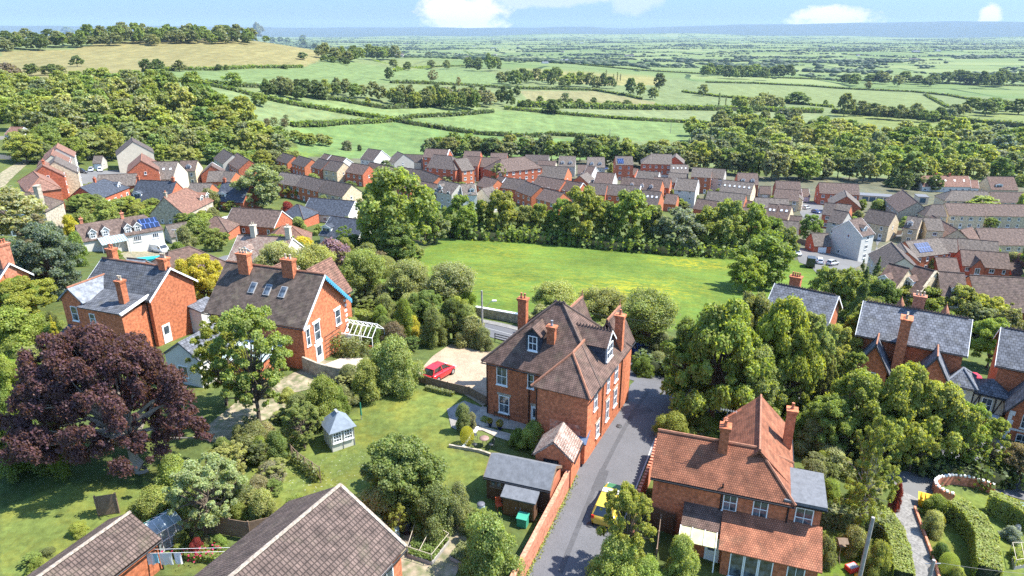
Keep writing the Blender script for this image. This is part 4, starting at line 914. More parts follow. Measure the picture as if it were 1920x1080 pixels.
def woodland_flush():
    DEFER.sort(key=lambda a:-a[2]/math.hypot(a[0],a[1])); far=DEFER[290:]
    for a in DEFER[:290]: tree(*a[:6],name='woodland_tree',row=a[6])
    V=[];C=[];rs=np.random.RandomState(9)
    for x,y,w,h,kind,col,row in far:
        me=crown_tpl(kind,'f',rnd.randrange(4))[0]; n=len(me.vertices); co=np.zeros(n*3,np.float32); me.vertices.foreach_get('co',co); co=co.reshape(-1,3); nq=int(np.sum([1 for p in me.polygons if p.material_index==0]))*4; co=co[:nq]
        cl=np.zeros(n*4,np.float32); me.color_attributes['tint'].data.foreach_get('color',cl); cl=cl.reshape(-1,4)[:nq,:3]; a=rs.random()*6.28; sx=w/2; X_=co[:,0]*sx; Y_=co[:,1]*sx
        V.append(np.stack([x+X_*math.cos(a)-Y_*math.sin(a),y+X_*math.sin(a)+Y_*math.cos(a),zt(x,y)+co[:,2]*h/ZNK[kind]],1)); C.append(cl*np.array(PAL[col])*(.88+.24*rs.random()))
    V=np.concatenate(V);C=np.concatenate(C); n=len(V)//4; me=bpy.data.meshes.new('far_woodland'); me.vertices.add(n*4); me.vertices.foreach_set('co',V.astype(np.float32).ravel()); me.loops.add(n*4); me.loops.foreach_set('vertex_index',np.arange(n*4,dtype=np.int32)); me.polygons.add(n); me.polygons.foreach_set('loop_start',np.arange(0,n*4,4,dtype=np.int32)); me.polygons.foreach_set('loop_total',np.full(n,4,np.int32)); me.update()
    at=me.color_attributes.new('tint','FLOAT_COLOR','POINT'); at.data.foreach_set('color',np.c_[C,np.ones(n*4)].astype(np.float32).ravel()); me.materials.append(M_folfar); tag(link('far_woodland',me),kind='stuff')
def T(cx,by,ty,w,kind='broad',col='g',label=None,row=None,name=None,off=0,**k):
    "tree whose trunk meets the ground at photo pixel (cx,by), whose top reaches ty and whose crown is w pixels wide"
    p=G(cx,by); f=p.y*CT-(p.z-CH)*ST; wm=w*f/FPX; py=p.y
    # height so the far-top of the crown reaches ty
    v=(540-ty)/FPX; dz,dy=-ST+v*CT,CT+v*ST; hh=CH+dz*(py/dy)-p.z
    hh=max(hh,.25)
    if name=='woodland_tree': DEFER.append((p.x,p.y,wm,hh,kind,col,row)); return
    nm=name or ('shrub' if kind in('bush','ball') else 'tree')
    return tree(p.x+off*f/FPX,p.y,wm,hh,kind,col,nm,label,row,**k)
def hedge(pts,h,w,col,label,leaf=.16,px=True,name='hedge',dens=1.0,flat=.35,group=None,bulge=.08,cat='hedge',box=True,closed=False,rough=.3):
    W3=[G(*p) for p in pts] if px else [Vector((p[0],p[1],0)) for p in pts]; rs=np.random.RandomState(len(pts)*13+int(abs(W3[0].x)*10)%997)
    P_=[];Nn=[];core=MB()
    for i in range(len(W3)-1):
        a,b=W3[i],W3[i+1]; d=b-a; d.z=0; Ln=d.length
        if Ln<.05: continue
        d.normalize(); s=Vector((-d.y,d.x,0)); ns=max(4,int(Ln*(2*h+w)/(leaf*leaf)*1.5*dens)); t=rs.random(ns)*(Ln+w*.3)-w*.15; u=rs.random(ns)*(2*h+w)
        side=np.where(u<h,-1,np.where(u>h+w,1,0)); zz=np.where(u<h,u,np.where(u>h+w,u-h-w,h)); ss_=np.where(side==0,u-h-w/2,side*w/2)
        bl=1+bulge*(np.sin(t*1.7+i)+np.sin(t*4.1))*.5; jit=rs.normal(size=ns)*leaf*rough
        pt=np.outer(t,np.array(d))+np.outer(ss_*bl+side*jit,np.array(s))+np.array(a)[None,:]*[1,1,0]
        gz=a.z+(b.z-a.z)*np.clip(t/max(Ln,.01),0,1) if px else np.array([zt(float(q[0]),float(q[1])) for q in pt])
        pt[:,2]=gz+zz*(1+.5*(bl-1))+(side==0)*jit; P_.append(pt); nn=np.where((side==0)[:,None],np.array([0,0,1.])[None,:],np.outer(side,np.array(s))); Nn.append(nn+rs.normal(size=(ns,3))*flat+[0,0,.15])
        if box:
            q=[a-s*w*.44,b-s*w*.44,b+s*w*.44,a+s*w*.44]; zs=[a.z,b.z,b.z,a.z]
            if not px: zs=[zt(p.x,p.y) for p in q]
            core.add([(p.x,p.y,z-.2) for p,z in zip(q,zs)]+[(p.x,p.y,z+h*.9) for p,z in zip(q,zs)],[(4,5,6,7),(0,1,5,4),(1,2,6,5),(2,3,7,6),(3,0,4,7)])
    P_=np.concatenate(P_); Nn=np.concatenate(Nn); n=len(P_); bs=.72+.5*rs.random(n); tv=np.stack([bs*(.9+.2*rs.random(n)),bs,bs*(.7+.5*rs.random(n))],1)
    o0=P_.mean(0); o0[2]=P_[:,2].min(); ex=MB(); ex.v=[(v[0]-o0[0],v[1]-o0[1],v[2]-o0[2]) for v in core.v]; ex.f=core.f
    me=leaf_mesh(name,P_-o0,Nn,leaf*1.15,rs,tv,[M_fol,M_hcore],ex if core.v else None); o=link(name,me,None,tuple(o0)); o.color=(*PAL[col],1); return tag(o,label,cat,group)
M_hcore=mat('hedge_twigs',(.035,.045,.018),.95,.4,3,coord='OB')
# ---------------------------------------------------------------- distant country: vale hedgerow trees, woods
def blobs(name,pts,rad,cols,seed):
    rs=np.random.RandomState(seed); bmh=bmesh.new(); bmesh.ops.create_icosphere(bmh,subdivisions=1,radius=1); bv=np.array([v.co for v in bmh.verts]); bf=np.array([[v.index for v in f.verts] for f in bmh.faces]); bmh.free()
    n=len(pts); V=bv[None]*rad[:,None,None]*(1+.22*rs.normal(size=(n,len(bv),1)))*np.array([1.9,1,.7]); V+=pts[:,None,:]; V=V.reshape(-1,3); Fc=(bf[None]+np.arange(n)[:,None,None]*len(bv)).reshape(-1,3)
    me=bpy.data.meshes.new(name); me.vertices.add(len(V)); me.vertices.foreach_set('co',V.astype(np.float32).ravel()); me.loops.add(Fc.size); me.loops.foreach_set('vertex_index',Fc.astype(np.int32).ravel()); me.polygons.add(len(Fc)); me.polygons.foreach_set('loop_start',np.arange(0,Fc.size,3,dtype=np.int32)); me.polygons.foreach_set('loop_total',np.full(len(Fc),3,np.int32)); me.update()
    c=np.ones((len(V),4),np.float32); c[:,:3]=np.repeat(cols*(.8+.4*rs.random((n,1))),len(bv),axis=0)*(.75+.5*rs.random((len(V),1))); a=me.color_attributes.new('tint','FLOAT_COLOR','POINT'); a.data.foreach_set('color',c.ravel()); me.materials.append(M_folfar)
    return tag(link(name,me),kind='stuff')
def ztv(x,y):
    a=np.arctan2(x,y); d=np.log(np.maximum(np.hypot(x,y),9.01)); fa=np.clip((a-AZ0)/(AZ1-AZ0)*(NA-1),0,NA-1.001); fd=np.clip((d-DL0)/(DL1-DL0)*(ND-1),0,ND-1.001); i=fd.astype(int); j=fa.astype(int); u=fd-i; v=fa-j
    return (GZ[i,j]*(1-v)+GZ[i,j+1]*v)*(1-u)+(GZ[i+1,j]*(1-v)+GZ[i+1,j+1]*v)*u
rs=np.random.RandomState(5); PT=[];RD=[]
for k in range(720):      # strings of hedgerow trees along the field edges of the vale
    d=1750*math.exp(rs.random()**.85*2.0); a=(rs.random()-.5)*1.36-.0; x0,y0=d*math.sin(a),d*math.cos(a)
    if x0<-150 and d<1900: continue
    al=.12+(0 if rs.random()<.68 else 1.57)+.25*rs.normal()*.3; n=rs.randint(4,20) if d<4500 else rs.randint(14,44); sp=8+7*rs.random()+d*.0012; t=np.arange(n)*sp
    xx=x0+np.cos(al)*t+rs.normal(size=n)*2; yy=y0+np.sin(al)*t+rs.normal(size=n)*2; r=(2.4+4.6*rs.random(n)**2.4)*(1+.25*(rs.random()<.15)); PT.append(np.stack([xx,yy,ztv(xx,yy)+r*.55],1)); RD.append(r)
for k in range(38):        # copses
    d=2000*math.exp(rs.random()*1.6); a=(rs.random()-.5)*1.36; n=rs.randint(20,60); xx=d*math.sin(a)+rs.normal(size=n)*90; yy=d*math.cos(a)+rs.normal(size=n)*26; r=5+4*rs.random(n); PT.append(np.stack([xx,yy,ztv(xx,yy)+r*.6],1)); RD.append(r)
PT=np.concatenate(PT); RD=np.concatenate(RD); pal=np.array([(.075,.11,.05),(.09,.13,.06),(.11,.15,.07),(.065,.10,.05)])
blobs('far_vale_trees',PT,RD,pal[rs.randint(0,4,len(PT))],3)
# white farm buildings and sheds scattered in the vale
for i in range(46):
    d=1900*math.exp(rnd.random()*1.7); a=(rnd.random()-.42)*1.1; x,y=d*math.sin(a),d*math.cos(a); m=MB(); l,w,h=rnd.uniform(12,46),rnd.uniform(8,20),rnd.uniform(3,6)
    m.box(-l/2,-w/2,-2,l/2,w/2,h); o=m.obj('wall',[M_white if i%3 else M_pale],None); E_=empty('farm_building',(x,y,zt(x,y)),rnd.uniform(-.5,.5),'pale farm building among the far fields of the vale','building','farm buildings far out in the vale'); o.parent=E_
    r=MB(); r.slab([(-l/2-.3,-w/2-.4,h-.1),(l/2+.3,-w/2-.4,h-.1),(l/2+.3,0,h+w*.2),(-l/2-.3,0,h+w*.2)],.3); r.slab([(-l/2-.3,w/2+.4,h-.1),(l/2+.3,w/2+.4,h-.1),(l/2+.3,0,h+w*.2),(-l/2-.3,0,h+w*.2)],.3); r.obj('roof',[RF['lslate'] if i%2 else RF['taupe']],E_)
# ---------------------------------------------------------------- field hedges
FH=[([(290,150),(367,157),(433,170),(500,187),(567,200),(640,212),(735,226)],'running down from the hill wood'),([(367,155),(433,162),(488,164)],'short, above the lone round oak'),([(270,135),(333,132),(400,132),(467,128),(567,127)],'along the foot of the tan hill field'),
([(490,172),(567,182),(640,190),(683,198),(720,204),(773,202),(830,198)],'below the long copse'),([(547,237),(640,233),(707,230),(740,228)],'along the top of the bright green field'),
([(740,228),(800,238),(893,252),(993,258),(1040,254),(1107,258),(1160,264)],'thick, across the big bright field'),([(640,210),(700,222),(740,228)],'joining the crossing of four hedges'),([(743,227),(783,220),(840,218),(923,211)],'curving up from the hedge crossing'),
([(947,205),(1023,212),(1140,222),(1280,230),(1373,237)],'long, passing the big round oak'),([(733,156),(807,158),(907,163),(957,167)],'under the pale green hill field'),([(702,115),(750,131)],'short, below the hanger wood'),([(883,100),(957,108),(1023,115),(1090,122),(1207,133),(1280,137),(1420,145),(1560,150),(1700,155),(1920,162)],'very long, along the edge of the vale'),
([(870,95),(887,105),(917,110)],'short, on the brow'),([(973,167),(1040,168),(1113,170),(1173,180),(1203,187)],'between the two tan fields'),([(1280,173),(1347,182),(1413,187)],'by the poplars'),([(1323,155),(1413,157),(1513,162),(1580,167),(1713,173),(1780,180),(1833,190)],'long, across the right-hand fields'),
([(1467,192),(1513,197),(1563,202)],'right of the rounded clump'),([(1733,178),(1777,202)],'steep, dividing two right-hand fields'),([(1280,230),(1373,237)],'above the right wood'),([(483,66),(533,78),(600,88),(612,100)],'over the shoulder of the hill'),([(973,200),(1073,203),(1173,205),(1280,206),(1400,208),(1540,212)],'tall, behind the big round oak'),([(1560,212),(1700,222),(1800,230),(1920,240)],'bushy, edge of the right-hand pasture'),([(740,134),(810,126),(880,124)],'short, below the brow')]
for i,(pts,l) in enumerate(FH):
    big=5 if 'tall' in l or 'bushy' in l else 2.6
    hedge(pts,big,big*1.15,'d' if i%2 else 'G','dark field hedge '+l,leaf=1.25 if i<9 or i==19 else 1.7,px=True,name='field_hedge',flat=.5,bulge=.3,group='hedges between the fields',rough=.4)
# ---------------------------------------------------------------- single trees out in the fields
for cx,by,ty,w,k,c,l in ((145,125,104,27,'spread','d','dark oak standing alone on the tan hill field'),(290,86,64,20,'broad','o','olive tree alone at the top of the hill field'),(276,135,110,24,'broad','d','left tree of a pair at the foot of the hill field'),(297,135,110,28,'spread','d','right spreading tree of a pair at the foot of the hill field'),(337,134,112,27,'spread','o','pale spreading tree right of the dark pair'),
(411,133,120,14,'broad','d','small dark tree, left of two bushes on the hedge'),(425,133,121,12,'broad','G','small round tree, right of two bushes on the hedge'),(534,129,120,20,'bush','d','low dark thicket on the hill hedge'),(439,166,136,40,'broad','g','large green oak in the field below the hill'),(487,199,174,28,'broad','g','round oak casting a shadow on the pasture'),
(568,112,98,20,'broad','d','bushy tree on the shoulder hedge'),(690,198,181,18,'bush','y','small yellow-green tree by the hedge'),(600,186,153,34,'broad','d','dark tree beside the roofs in the copse'),(538,168,145,26,'broad','o','olive tree left of the pasture cottage'),(730,151,126,20,'broad','d','dark tree below the hanger'),(738,128,111,18,'broad','d','dark tree close under the hanger'),(765,132,115,16,'broad','d','tree on the green brow, left'),
(809,129,112,16,'broad','o','tree on the green brow, middle'),(838,130,112,15,'broad','o','tree on the green brow, right'),(812,155,131,24,'airy','n','bare brownish tree in the pale field'),(860,163,144,10,'airy','n','thin sapling in the pale field'),(969,181,160,18,'broad','d','dark tree at the end of the pale willows'),(1037,214,186,36,'spread','d','big round dark oak on the long hedge'),
(1060,199,174,24,'airy','b','tall grey-green tree above the oak hedge'),(1054,165,150,14,'broad','d','dark tree by the cattle pasture'),(1182,180,146,22,'broad','d','dark tree right of the poplars'),(1200,182,155,20,'broad','g','green tree in the hedge by the poplars'),(1223,187,163,22,'broad','o','olive tree in the hedge by the poplars'),(1235,170,137,24,'broad','d','dark tree at the pasture corner'),
(1318,180,158,22,'broad','o','rounded tree at the left end of the right fields'),(1495,195,172,46,'spread','G','rounded clump in the right pasture'),(1582,218,174,32,'broad','o','tall tree before the right fields'),(1547,200,187,9,'broad','g','little tree in the right pasture'),(1627,168,153,15,'broad','o','pale tree on the long right hedge'),(1652,265,236,10,'conifer','d','dark thin conifer beyond the right wood'),
(804,108,97,14,'broad','d','small dark tree on the brow hedge'),(833,107,98,16,'bush','d','low dark bush on the brow hedge'),(568,75,65,14,'broad','d','dark tree on the skyline right of the hanger'),(652,282,262,28,'bush','o','bush in the rough grass behind the estate'),(674,283,270,12,'bush','d','small dark bush in the rough grass')):
    T(cx,by,ty,w,k,c,l+', distant',name='field_tree')
for i,x in enumerate((1347,1360,1372,1380,1388,1136,1150,1157,1163,1437)):
    T(x,{1136:150,1150:152,1157:152,1163:152}.get(x,200)+rnd.random()*2,{1347:171,1136:130,1150:137,1157:133,1163:137,1437:170}.get(x,176),{1347:8,1136:6}.get(x,5),'poplar','o',row='slim poplars in the distant fields',name='poplar')
# ---------------------------------------------------------------- belts and woods, each tree an object
def belt(pts,n,hpx,wpx,cols,row,kinds=('broad','broad','broad','spread'),jy=4,jx=6,name='woodland_tree'):
    L_=[math.hypot(pts[i+1][0]-pts[i][0],pts[i+1][1]-pts[i][1]) for i in range(len(pts)-1)]; tot=sum(L_)
    for k in range(n):
        s=tot*(k+.5)/n; i=0
        while s>L_[i] and i<len(L_)-1: s-=L_[i]; i+=1
        f=s/L_[i]; x=pts[i][0]+(pts[i+1][0]-pts[i][0])*f+rnd.uniform(-jx,jx); y=pts[i][1]+(pts[i+1][1]-pts[i][1])*f+rnd.uniform(-jy,jy); hh=hpx*rnd.uniform(.8,1.2)
        T(x,y,y-hh,wpx*rnd.uniform(.8,1.2),rnd.choice(kinds),rnd.choice(cols),row=row,name=name)
belt([(160,80),(330,78),(490,77)],30,30,26,'oogG','hanger wood on top of the hill')
belt([(165,83),(330,81),(480,79)],20,22,22,'oogd','hanger wood on top of the hill')
belt([(490,78),(545,83),(600,91)],7,12,14,'dG','hanger wood on top of the hill')
belt([(0,92),(80,92),(165,84)],13,26,24,'odG','wood left of the tan hill field'); belt([(0,82),(90,78),(160,72)],8,20,24,'oGd','wood left of the tan hill field')
belt([(600,112),(670,116),(745,108)],14,26,24,'odgG','wood at the right shoulder of the hill'); belt([(600,118),(660,119)],5,14,16,'dG','wood at the right shoulder of the hill')
belt([(50,140),(120,138)],5,20,26,'dGo','clump at the left foot of the hill field'); T(18,150,118,52,'spread','n','brownish spreading tree at the left foot of the hill field')
belt([(490,178),(560,184),(640,180),(740,195)],16,30,24,'odoGy','long copse across the middle fields'); belt([(740,196),(830,204),(900,208)],18,34,24,'oydGo','long copse across the middle fields'); belt([(820,192),(960,200)],14,30,22,'bwpdo','long copse across the middle fields'); belt([(500,166),(600,172)],6,20,20,'do','long copse across the middle fields')
belt([(930,160),(1000,158),(1060,160),(1150,170)],16,28,24,'dogG','trees round the distant farm'); belt([(970,200),(1060,202),(1180,204)],12,15,18,'dGo','trees round the distant farm'); belt([(870,130),(940,132)],6,24,20,'dG','trees round the distant farm')
belt([(1310,142),(1420,148),(1480,146)],12,22,24,'dGd','trees on the near edge of the vale'); belt([(1580,156),(1700,160),(1760,158)],10,20,26,'dGo','trees on the near edge of the vale'); belt([(1770,158),(1850,164),(1915,160)],10,28,30,'dd','trees on the near edge of the vale')
belt([(1385,207),(1460,206)],7,26,30,'oly','clump behind the poplars'); belt([(1600,215),(1700,224),(1790,228)],12,26,30,'doGb','pasture scrub right of centre'); belt([(1780,215),(1915,212)],9,26,34,'oGd','pasture scrub right of centre')
WD='wood on the left hillside'
for y,x0,x1,n,hp,wp in ((160,130,300,6,22,34),(172,0,330,10,28,38),(186,0,375,12,32,40),(200,0,405,12,36,42),(214,0,425,12,38,44),(230,0,440,12,40,48),(246,20,480,12,42,50)):
    for k in range(n): x=x0+(x1-x0)*(k+.5)/n+rnd.uniform(-9,9); yy=y+rnd.uniform(-5,5); T(x,yy,yy-1.35*hp*rnd.uniform(.8,1.2),wp*rnd.uniform(.8,1.25),'broad',rnd.choice('gylogylgGy'),row=WD,name='woodland_tree')
WE='scrub wood behind the left houses'
for y,x0,x1,n,hp,wp in ((262,60,500,13,32,46),(275,40,545,14,32,44),(290,30,100,3,36,48),(292,140,540,12,34,44),(306,35,80,2,38,50),(303,130,220,3,40,48),(308,290,520,7,26,40),(320,450,560,4,24,40)):
    for k in range(n): x=x0+(x1-x0)*(k+.5)/n+rnd.uniform(-9,9); yy=y+rnd.uniform(-5,5); T(x,yy,yy-1.35*hp*rnd.uniform(.8,1.2),wp*rnd.uniform(.8,1.25),'broad',rnd.choice('gyoglGy'),row=WE,name='woodland_tree')
belt([(550,268),(625,272)],5,22,28,'oly',WE); belt([(495,240),(545,240)],5,20,18,'on',WE,('poplar','airy'))
WB='tree belt behind the estate'
belt([(805,294),(900,294),(1010,300)],15,36,38,'gdoG',WB); belt([(815,284),(1000,290)],10,24,34,'dGo',WB); belt([(1010,300),(1120,306),(1300,318)],17,42,40,'gdoG',WB); belt([(1080,292),(1200,296),(1330,302)],13,34,38,'oylG',WB)
belt([(1300,316),(1420,334),(1520,338)],13,46,44,'gGoyd',WB); belt([(1510,334),(1700,342),(1860,336),(1925,330)],18,50,48,'gGoyd',WB)
WR='wide wood right of the estate'
for y,x0,x1,n,hp,wp in ((240,1330,1500,7,28,34),(256,1290,1640,13,30,38),(268,1290,1925,18,34,40),(284,1280,1925,19,36,42),(300,1290,1925,19,38,44),(316,1380,1925,16,42,46)):
    for k in range(n): x=x0+(x1-x0)*(k+.5)/n+rnd.uniform(-9,9); yy=y+rnd.uniform(-5,5); T(x,yy,yy-1.15*hp*rnd.uniform(.75,1.2),wp*rnd.uniform(.8,1.25),'broad',rnd.choice('gyloglgGyb'),row=WR,name='woodland_tree')
belt([(1660,352),(1700,356),(1760,356)],7,34,34,'dd','dark evergreens by the blue garage doors',('conifer','broad'))
woodland_flush()
# ---------------------------------------------------------------- trees round the meadow
ML='trees along the far side of the meadow'
for cx,by,ty,w,c,k in ((866,446,366,66,'g','broad'),(905,440,375,40,'G','broad'),(940,446,358,72,'y','broad'),(985,446,385,48,'o','broad'),(1012,448,382,50,'g','broad'),(1052,452,372,52,'G','broad'),(1090,458,350,86,'y','broad'),(1135,460,378,52,'g','broad'),(1178,466,358,88,'g','broad'),(1222,468,385,56,'o','broad'),(1268,474,392,96,'b','broad'),(1322,474,388,70,'y','broad'),(1362,476,374,80,'y','broad'),(1404,478,382,66,'g','broad'),(1440,470,408,60,'G','broad')):
    T(cx,by,ty,w,k,c,row=ML,name='tree')
hedge([(822,432),(860,446),(960,450),(1060,458),(1180,470),(1290,478),(1420,482),(1480,490)],3,6,'G','dense dark undergrowth along the far side of the meadow',leaf=.5,name='undergrowth',bulge=.5,flat=.6,cat='undergrowth',rough=1.0)
T(752,482,318,140,'broad','g','tallest tree of all, huge and green at the left of the meadow'); T(712,474,345,80,'broad','g','big green tree left of the tallest'); T(798,460,352,64,'broad','G','dark green tree joined to the right of the tallest one'); T(815,455,395,60,'broad','o','lower olive tree right of the tallest one')
T(745,490,420,70,'broad','G','low dark crown under the tallest tree')
T(1425,540,438,112,'broad','g','broad green tree at the right end of the meadow'); T(1465,500,425,60,'broad','o','olive tree behind the right end of the meadow'); T(1395,548,480,66,'broad','g','lower green tree at the right corner of the meadow')
T(492,392,310,88,'broad','l','big pale yellow-green tree among the left houses'); T(1516,455,402,40,'broad','G','dark rounded tree by the cul-de-sac')
PL='round-headed pollards along the main street'
for cx,by,ty,w,k,c in ((527,560,450,96,'round','l'),(600,568,455,100,'round','l'),(683,585,465,108,'round','y'),(767,590,485,104,'round','l'),(845,600,490,120,'round','l'),(1040,612,524,112,'round','l'),(1127,640,534,116,'round','l'),(1215,668,540,125,'round','l')):
    T(cx,by,ty,w,k,c,row=PL,name='pollard_tree')
# left garden and middle-left vegetation
V=[(265,884,602,345,'beech','c','huge copper beech with dark purple leaves and a pale trunk'),
(487,800,578,165,'airy','g','light green ash with a slim pale trunk before the annex'),(425,760,600,120,'airy','y','loose yellow-green tree beside the copper beech'),
(385,590,478,92,'broad','Y','golden yellow tree between the two brick houses'),(105,560,420,120,'broad','b','grey-green tree at the left edge by the brick stack'),(40,470,355,130,'broad','p','pale feathery tree at the far left edge'),(85,480,400,150,'conifer','n','dark brownish yew at the left'),
(45,600,520,110,'broad','y','yellow-green tree before the far left house'),(30,650,570,140,'bush','g','broad green shrub at the left edge'),(110,655,590,40,'conifer','Y','small golden conifer by the slate house'),(185,640,575,80,'bush','y','yellow-green shrub before the slate house wall'),
(120,900,800,30,'bush','g','small shrub low under the beech'),(70,880,790,120,'bush','G','green shrub at the left under the beech'),(20,840,720,70,'bush','g','green shrub at the left edge beyond the beech'),(20,740,660,60,'bush','y','yellow-green shrub at the far left lawn'),
(150,500,430,40,'bush','g','shrub by the tan house'),(360,475,400,0,'bush','g','')]
for cx,by,ty,w,k,c,l in V:
    if w: T(cx,by,ty,w,k,c,l,off=0,rz=(0 if k=='beech' else None))
SH=[ # cx,by,ty,w,kind,colour,label
(742,733,622,104,'bush','l','large pale shrub left of the gravel drive'),(720,700,640,70,'bush','o','shrub behind the pale one near the glasshouse frame'),(690,745,668,80,'bush','y','bright yellow-green laurel over the fence panels'),(655,720,680,50,'bush','o','olive shrub by the sunken patio'),
(610,790,700,90,'bush','g','green shrub below the fence panels'),(635,775,720,50,'bush','G','dense green shrub behind the summerhouse'),(572,840,755,80,'airy','g','young green tree left of the summerhouse'),(560,790,735,70,'bush','o','olive shrub above the young tree'),(520,860,805,60,'bush','G','dark glossy shrub left of the summerhouse lawn'),(490,865,815,50,'bush','g','green shrub beside the glossy one'),
(530,780,762,22,'bush','d','small dark rounded shrub in the dry garden'),(480,850,790,90,'bush','o','loose olive shrub under the ash'),(400,1000,862,150,'airy','l','half-bare pale fruit tree in the lower garden'),(330,920,850,90,'bush','g','green shrub beside the beech trunk'),(300,970,915,120,'bush','y','yellow-green laurel hedge shrub by the garage, left'),(370,985,925,110,'bush','y','yellow-green laurel shrub by the garage, right'),(440,965,880,90,'bush','o','olive shrub in the lower garden'),(500,985,915,80,'bush','l','pale shrub above the big brown roof'),
(555,975,930,70,'bush','g','green shrub at the corner of the big brown roof'),(440,905,830,80,'airy','l','pale leggy shrub below the ash'),
(755,960,820,160,'broad','g','large green apple tree in the centre lawn'),(725,905,838,60,'airy','Y','yellow shrub at the left of the apple tree'),(720,985,905,110,'bush','l','pale green shrub beside the big brown roof'),(820,995,900,100,'bush','o','olive shrub behind the black bin'),(860,985,900,70,'bush','o','brownish shrub left of the grey bin'),(790,985,930,70,'bush','G','dark shrub behind the black bin'),
(920,1080,955,130,'bush','g','green shrub against the lane wall at the bottom'),(900,1010,960,70,'airy','y','light shrub near the green box'),(1000,838,785,70,'bush','y','bright green shrub against the main house'),(970,835,800,40,'bush','g','darker shrub against the main house'),
(868,808,752,40,'bush','o','climbing rose bush by the round path'),(885,800,770,26,'bush','p','pale flowering bush by the round path'),
(1168,1078,915,118,'airy','y','slender yellow-green tree over the yellow car'),(1150,1100,1000,110,'bush','y','yellow-green shrub at the bottom beside the lane'),(1275,1085,1000,88,'bush','y','dense yew-like rounded shrub before the red-tiled house'),(1205,1100,1045,90,'bush','g','green shrub at the bottom edge by the lane'),
(1260,830,768,80,'bush','y','yellow and red tipped shrub at the lane corner'),(1315,815,768,80,'bush','G','green shrub behind the lane corner'),(1382,790,727,62,'broad','o','olive rounded bush at the road bend'),
(1480,830,765,60,'bush','G','dark shrub behind the red-tiled house'),(1520,850,780,80,'bush','o','olive clipped shrub right of the red-tiled house'),(1560,880,835,80,'bush','l','pale silvery dome shrub right of the flat roof'),(1525,905,860,70,'bush','o','shrub beside the flat roof'),(1550,945,895,60,'bush','G','green shrub below the silvery dome'),
(1605,1005,775,120,'birch','y','tall silver birch with a white trunk'),(1675,960,900,26,'bush','r','dark red acer beside the private drive'),(1490,1000,960,30,'bush','Y','small yellow shrub at the corner of the red-tiled house'),(1540,1060,1000,50,'bush','o','mixed shrub by the bird table'),(1600,1040,985,70,'bush','l','pale shrub by the birch foot'),(1640,1080,1010,60,'bush','y','yellow-flowered shrub by the post'),
(1900,905,835,80,'broad','n','brownish bush at the right edge'),(1870,900,850,60,'bush','G','dark shrub at the right edge'),(1775,1075,1035,34,'ball','y','round clipped bush by the drive'),(1760,1050,1015,40,'bush','G','dark green shrub by the drive'),(1745,1000,955,54,'bush','l','pale flowering shrub by the drive'),(1750,965,925,60,'bush','g','mixed shrub by the yellow bin'),(1792,1090,1060,40,'bush','y','low yellow-green bush at the bottom right'),
(1480,1085,1050,0,'bush','g','')]
for cx,by,ty,w,k,c,l in SH:
    if w: T(cx,by,ty,w,k,c,l)
# middle band, left of the meadow
MB_=[(800,620,545,70,'broad','G'),(815,650,570,60,'bush','o'),(850,640,560,60,'broad','d'),(885,648,588,76,'bush','l'),(760,640,555,50,'bush','g'),(735,600,560,50,'bush','G'),(700,650,610,60,'bush','G'),(905,655,610,50,'bush','o'),(780,600,540,60,'bush','o'),(740,650,600,60,'bush','n')]
for cx,by,ty,w,k,c in MB_: T(cx,by,ty,w,k,c,row='thicket between the main street and the gravel drive')
G2=[(570,480,440,60,'bush','Y'),(625,510,445,90,'bush','m'),(660,480,440,50,'broad','d'),(690,500,452,60,'bush','o'),(720,520,478,50,'ball','o'),(405,470,428,50,'broad','g'),(470,470,440,40,'bush','y'),(500,490,465,40,'bush','Y'),(350,465,420,40,'bush','o'),(375,455,405,60,'bush','g'),(320,400,385,60,'bush','g'),(260,405,378,50,'bush','y'),(200,412,372,60,'bush','y'),(160,430,390,50,'bush','g'),(135,440,400,40,'bush','Y'),(230,400,372,60,'bush','g'),(290,410,385,60,'bush','y'),(345,400,375,40,'bush','g'),(395,392,352,56,'bush','o'),(440,380,350,40,'bush','o'),(425,372,345,40,'broad','g'),(560,430,405,40,'bush','y'),(600,440,420,34,'bush','g'),(655,448,405,36,'bush','g'),(540,400,375,30,'bush','r'),(545,365,335,36,'broad','o'),(570,372,345,34,'broad','g'),(515,372,330,36,'airy','o'),(530,350,310,44,'airy','o'),(480,430,405,44,'bush','o'),(410,440,420,34,'bush','g'),(335,480,452,40,'bush','G'),(215,485,465,34,'bush','g'),(725,330,300,26,'broad','b'),(935,350,305,34,'airy','l'),(970,345,320,20,'airy','l'),(873,350,330,22,'bush','g'),(1033,365,338,34,'conifer','d'),(1065,372,345,30,'broad','g'),(1145,325,305,14,'bush','y'),(1300,385,360,36,'bush','b'),(680,420,390,30,'bush','y'),(175,362,340,24,'bush','g'),(110,340,318,30,'bush','Y'),(1840,400,368,60,'broad','y'),(1856,430,408,26,'broad','G'),(1905,425,360,30,'bush','y'),(1915,350,325,34,'bush','y'),(1810,350,330,30,'bush','l'),(1740,445,420,0,'bush','y'),(1740,510,480,40,'bush','y'),(1645,400,372,40,'bush','g'),(1540,378,362,30,'hh','g'),(1915,500,470,30,'bush','m')]
for cx,by,ty,w,k,c in G2:
    if w and k!='hh': T(cx,by,ty,w,k,c,row='gardens among the far houses')
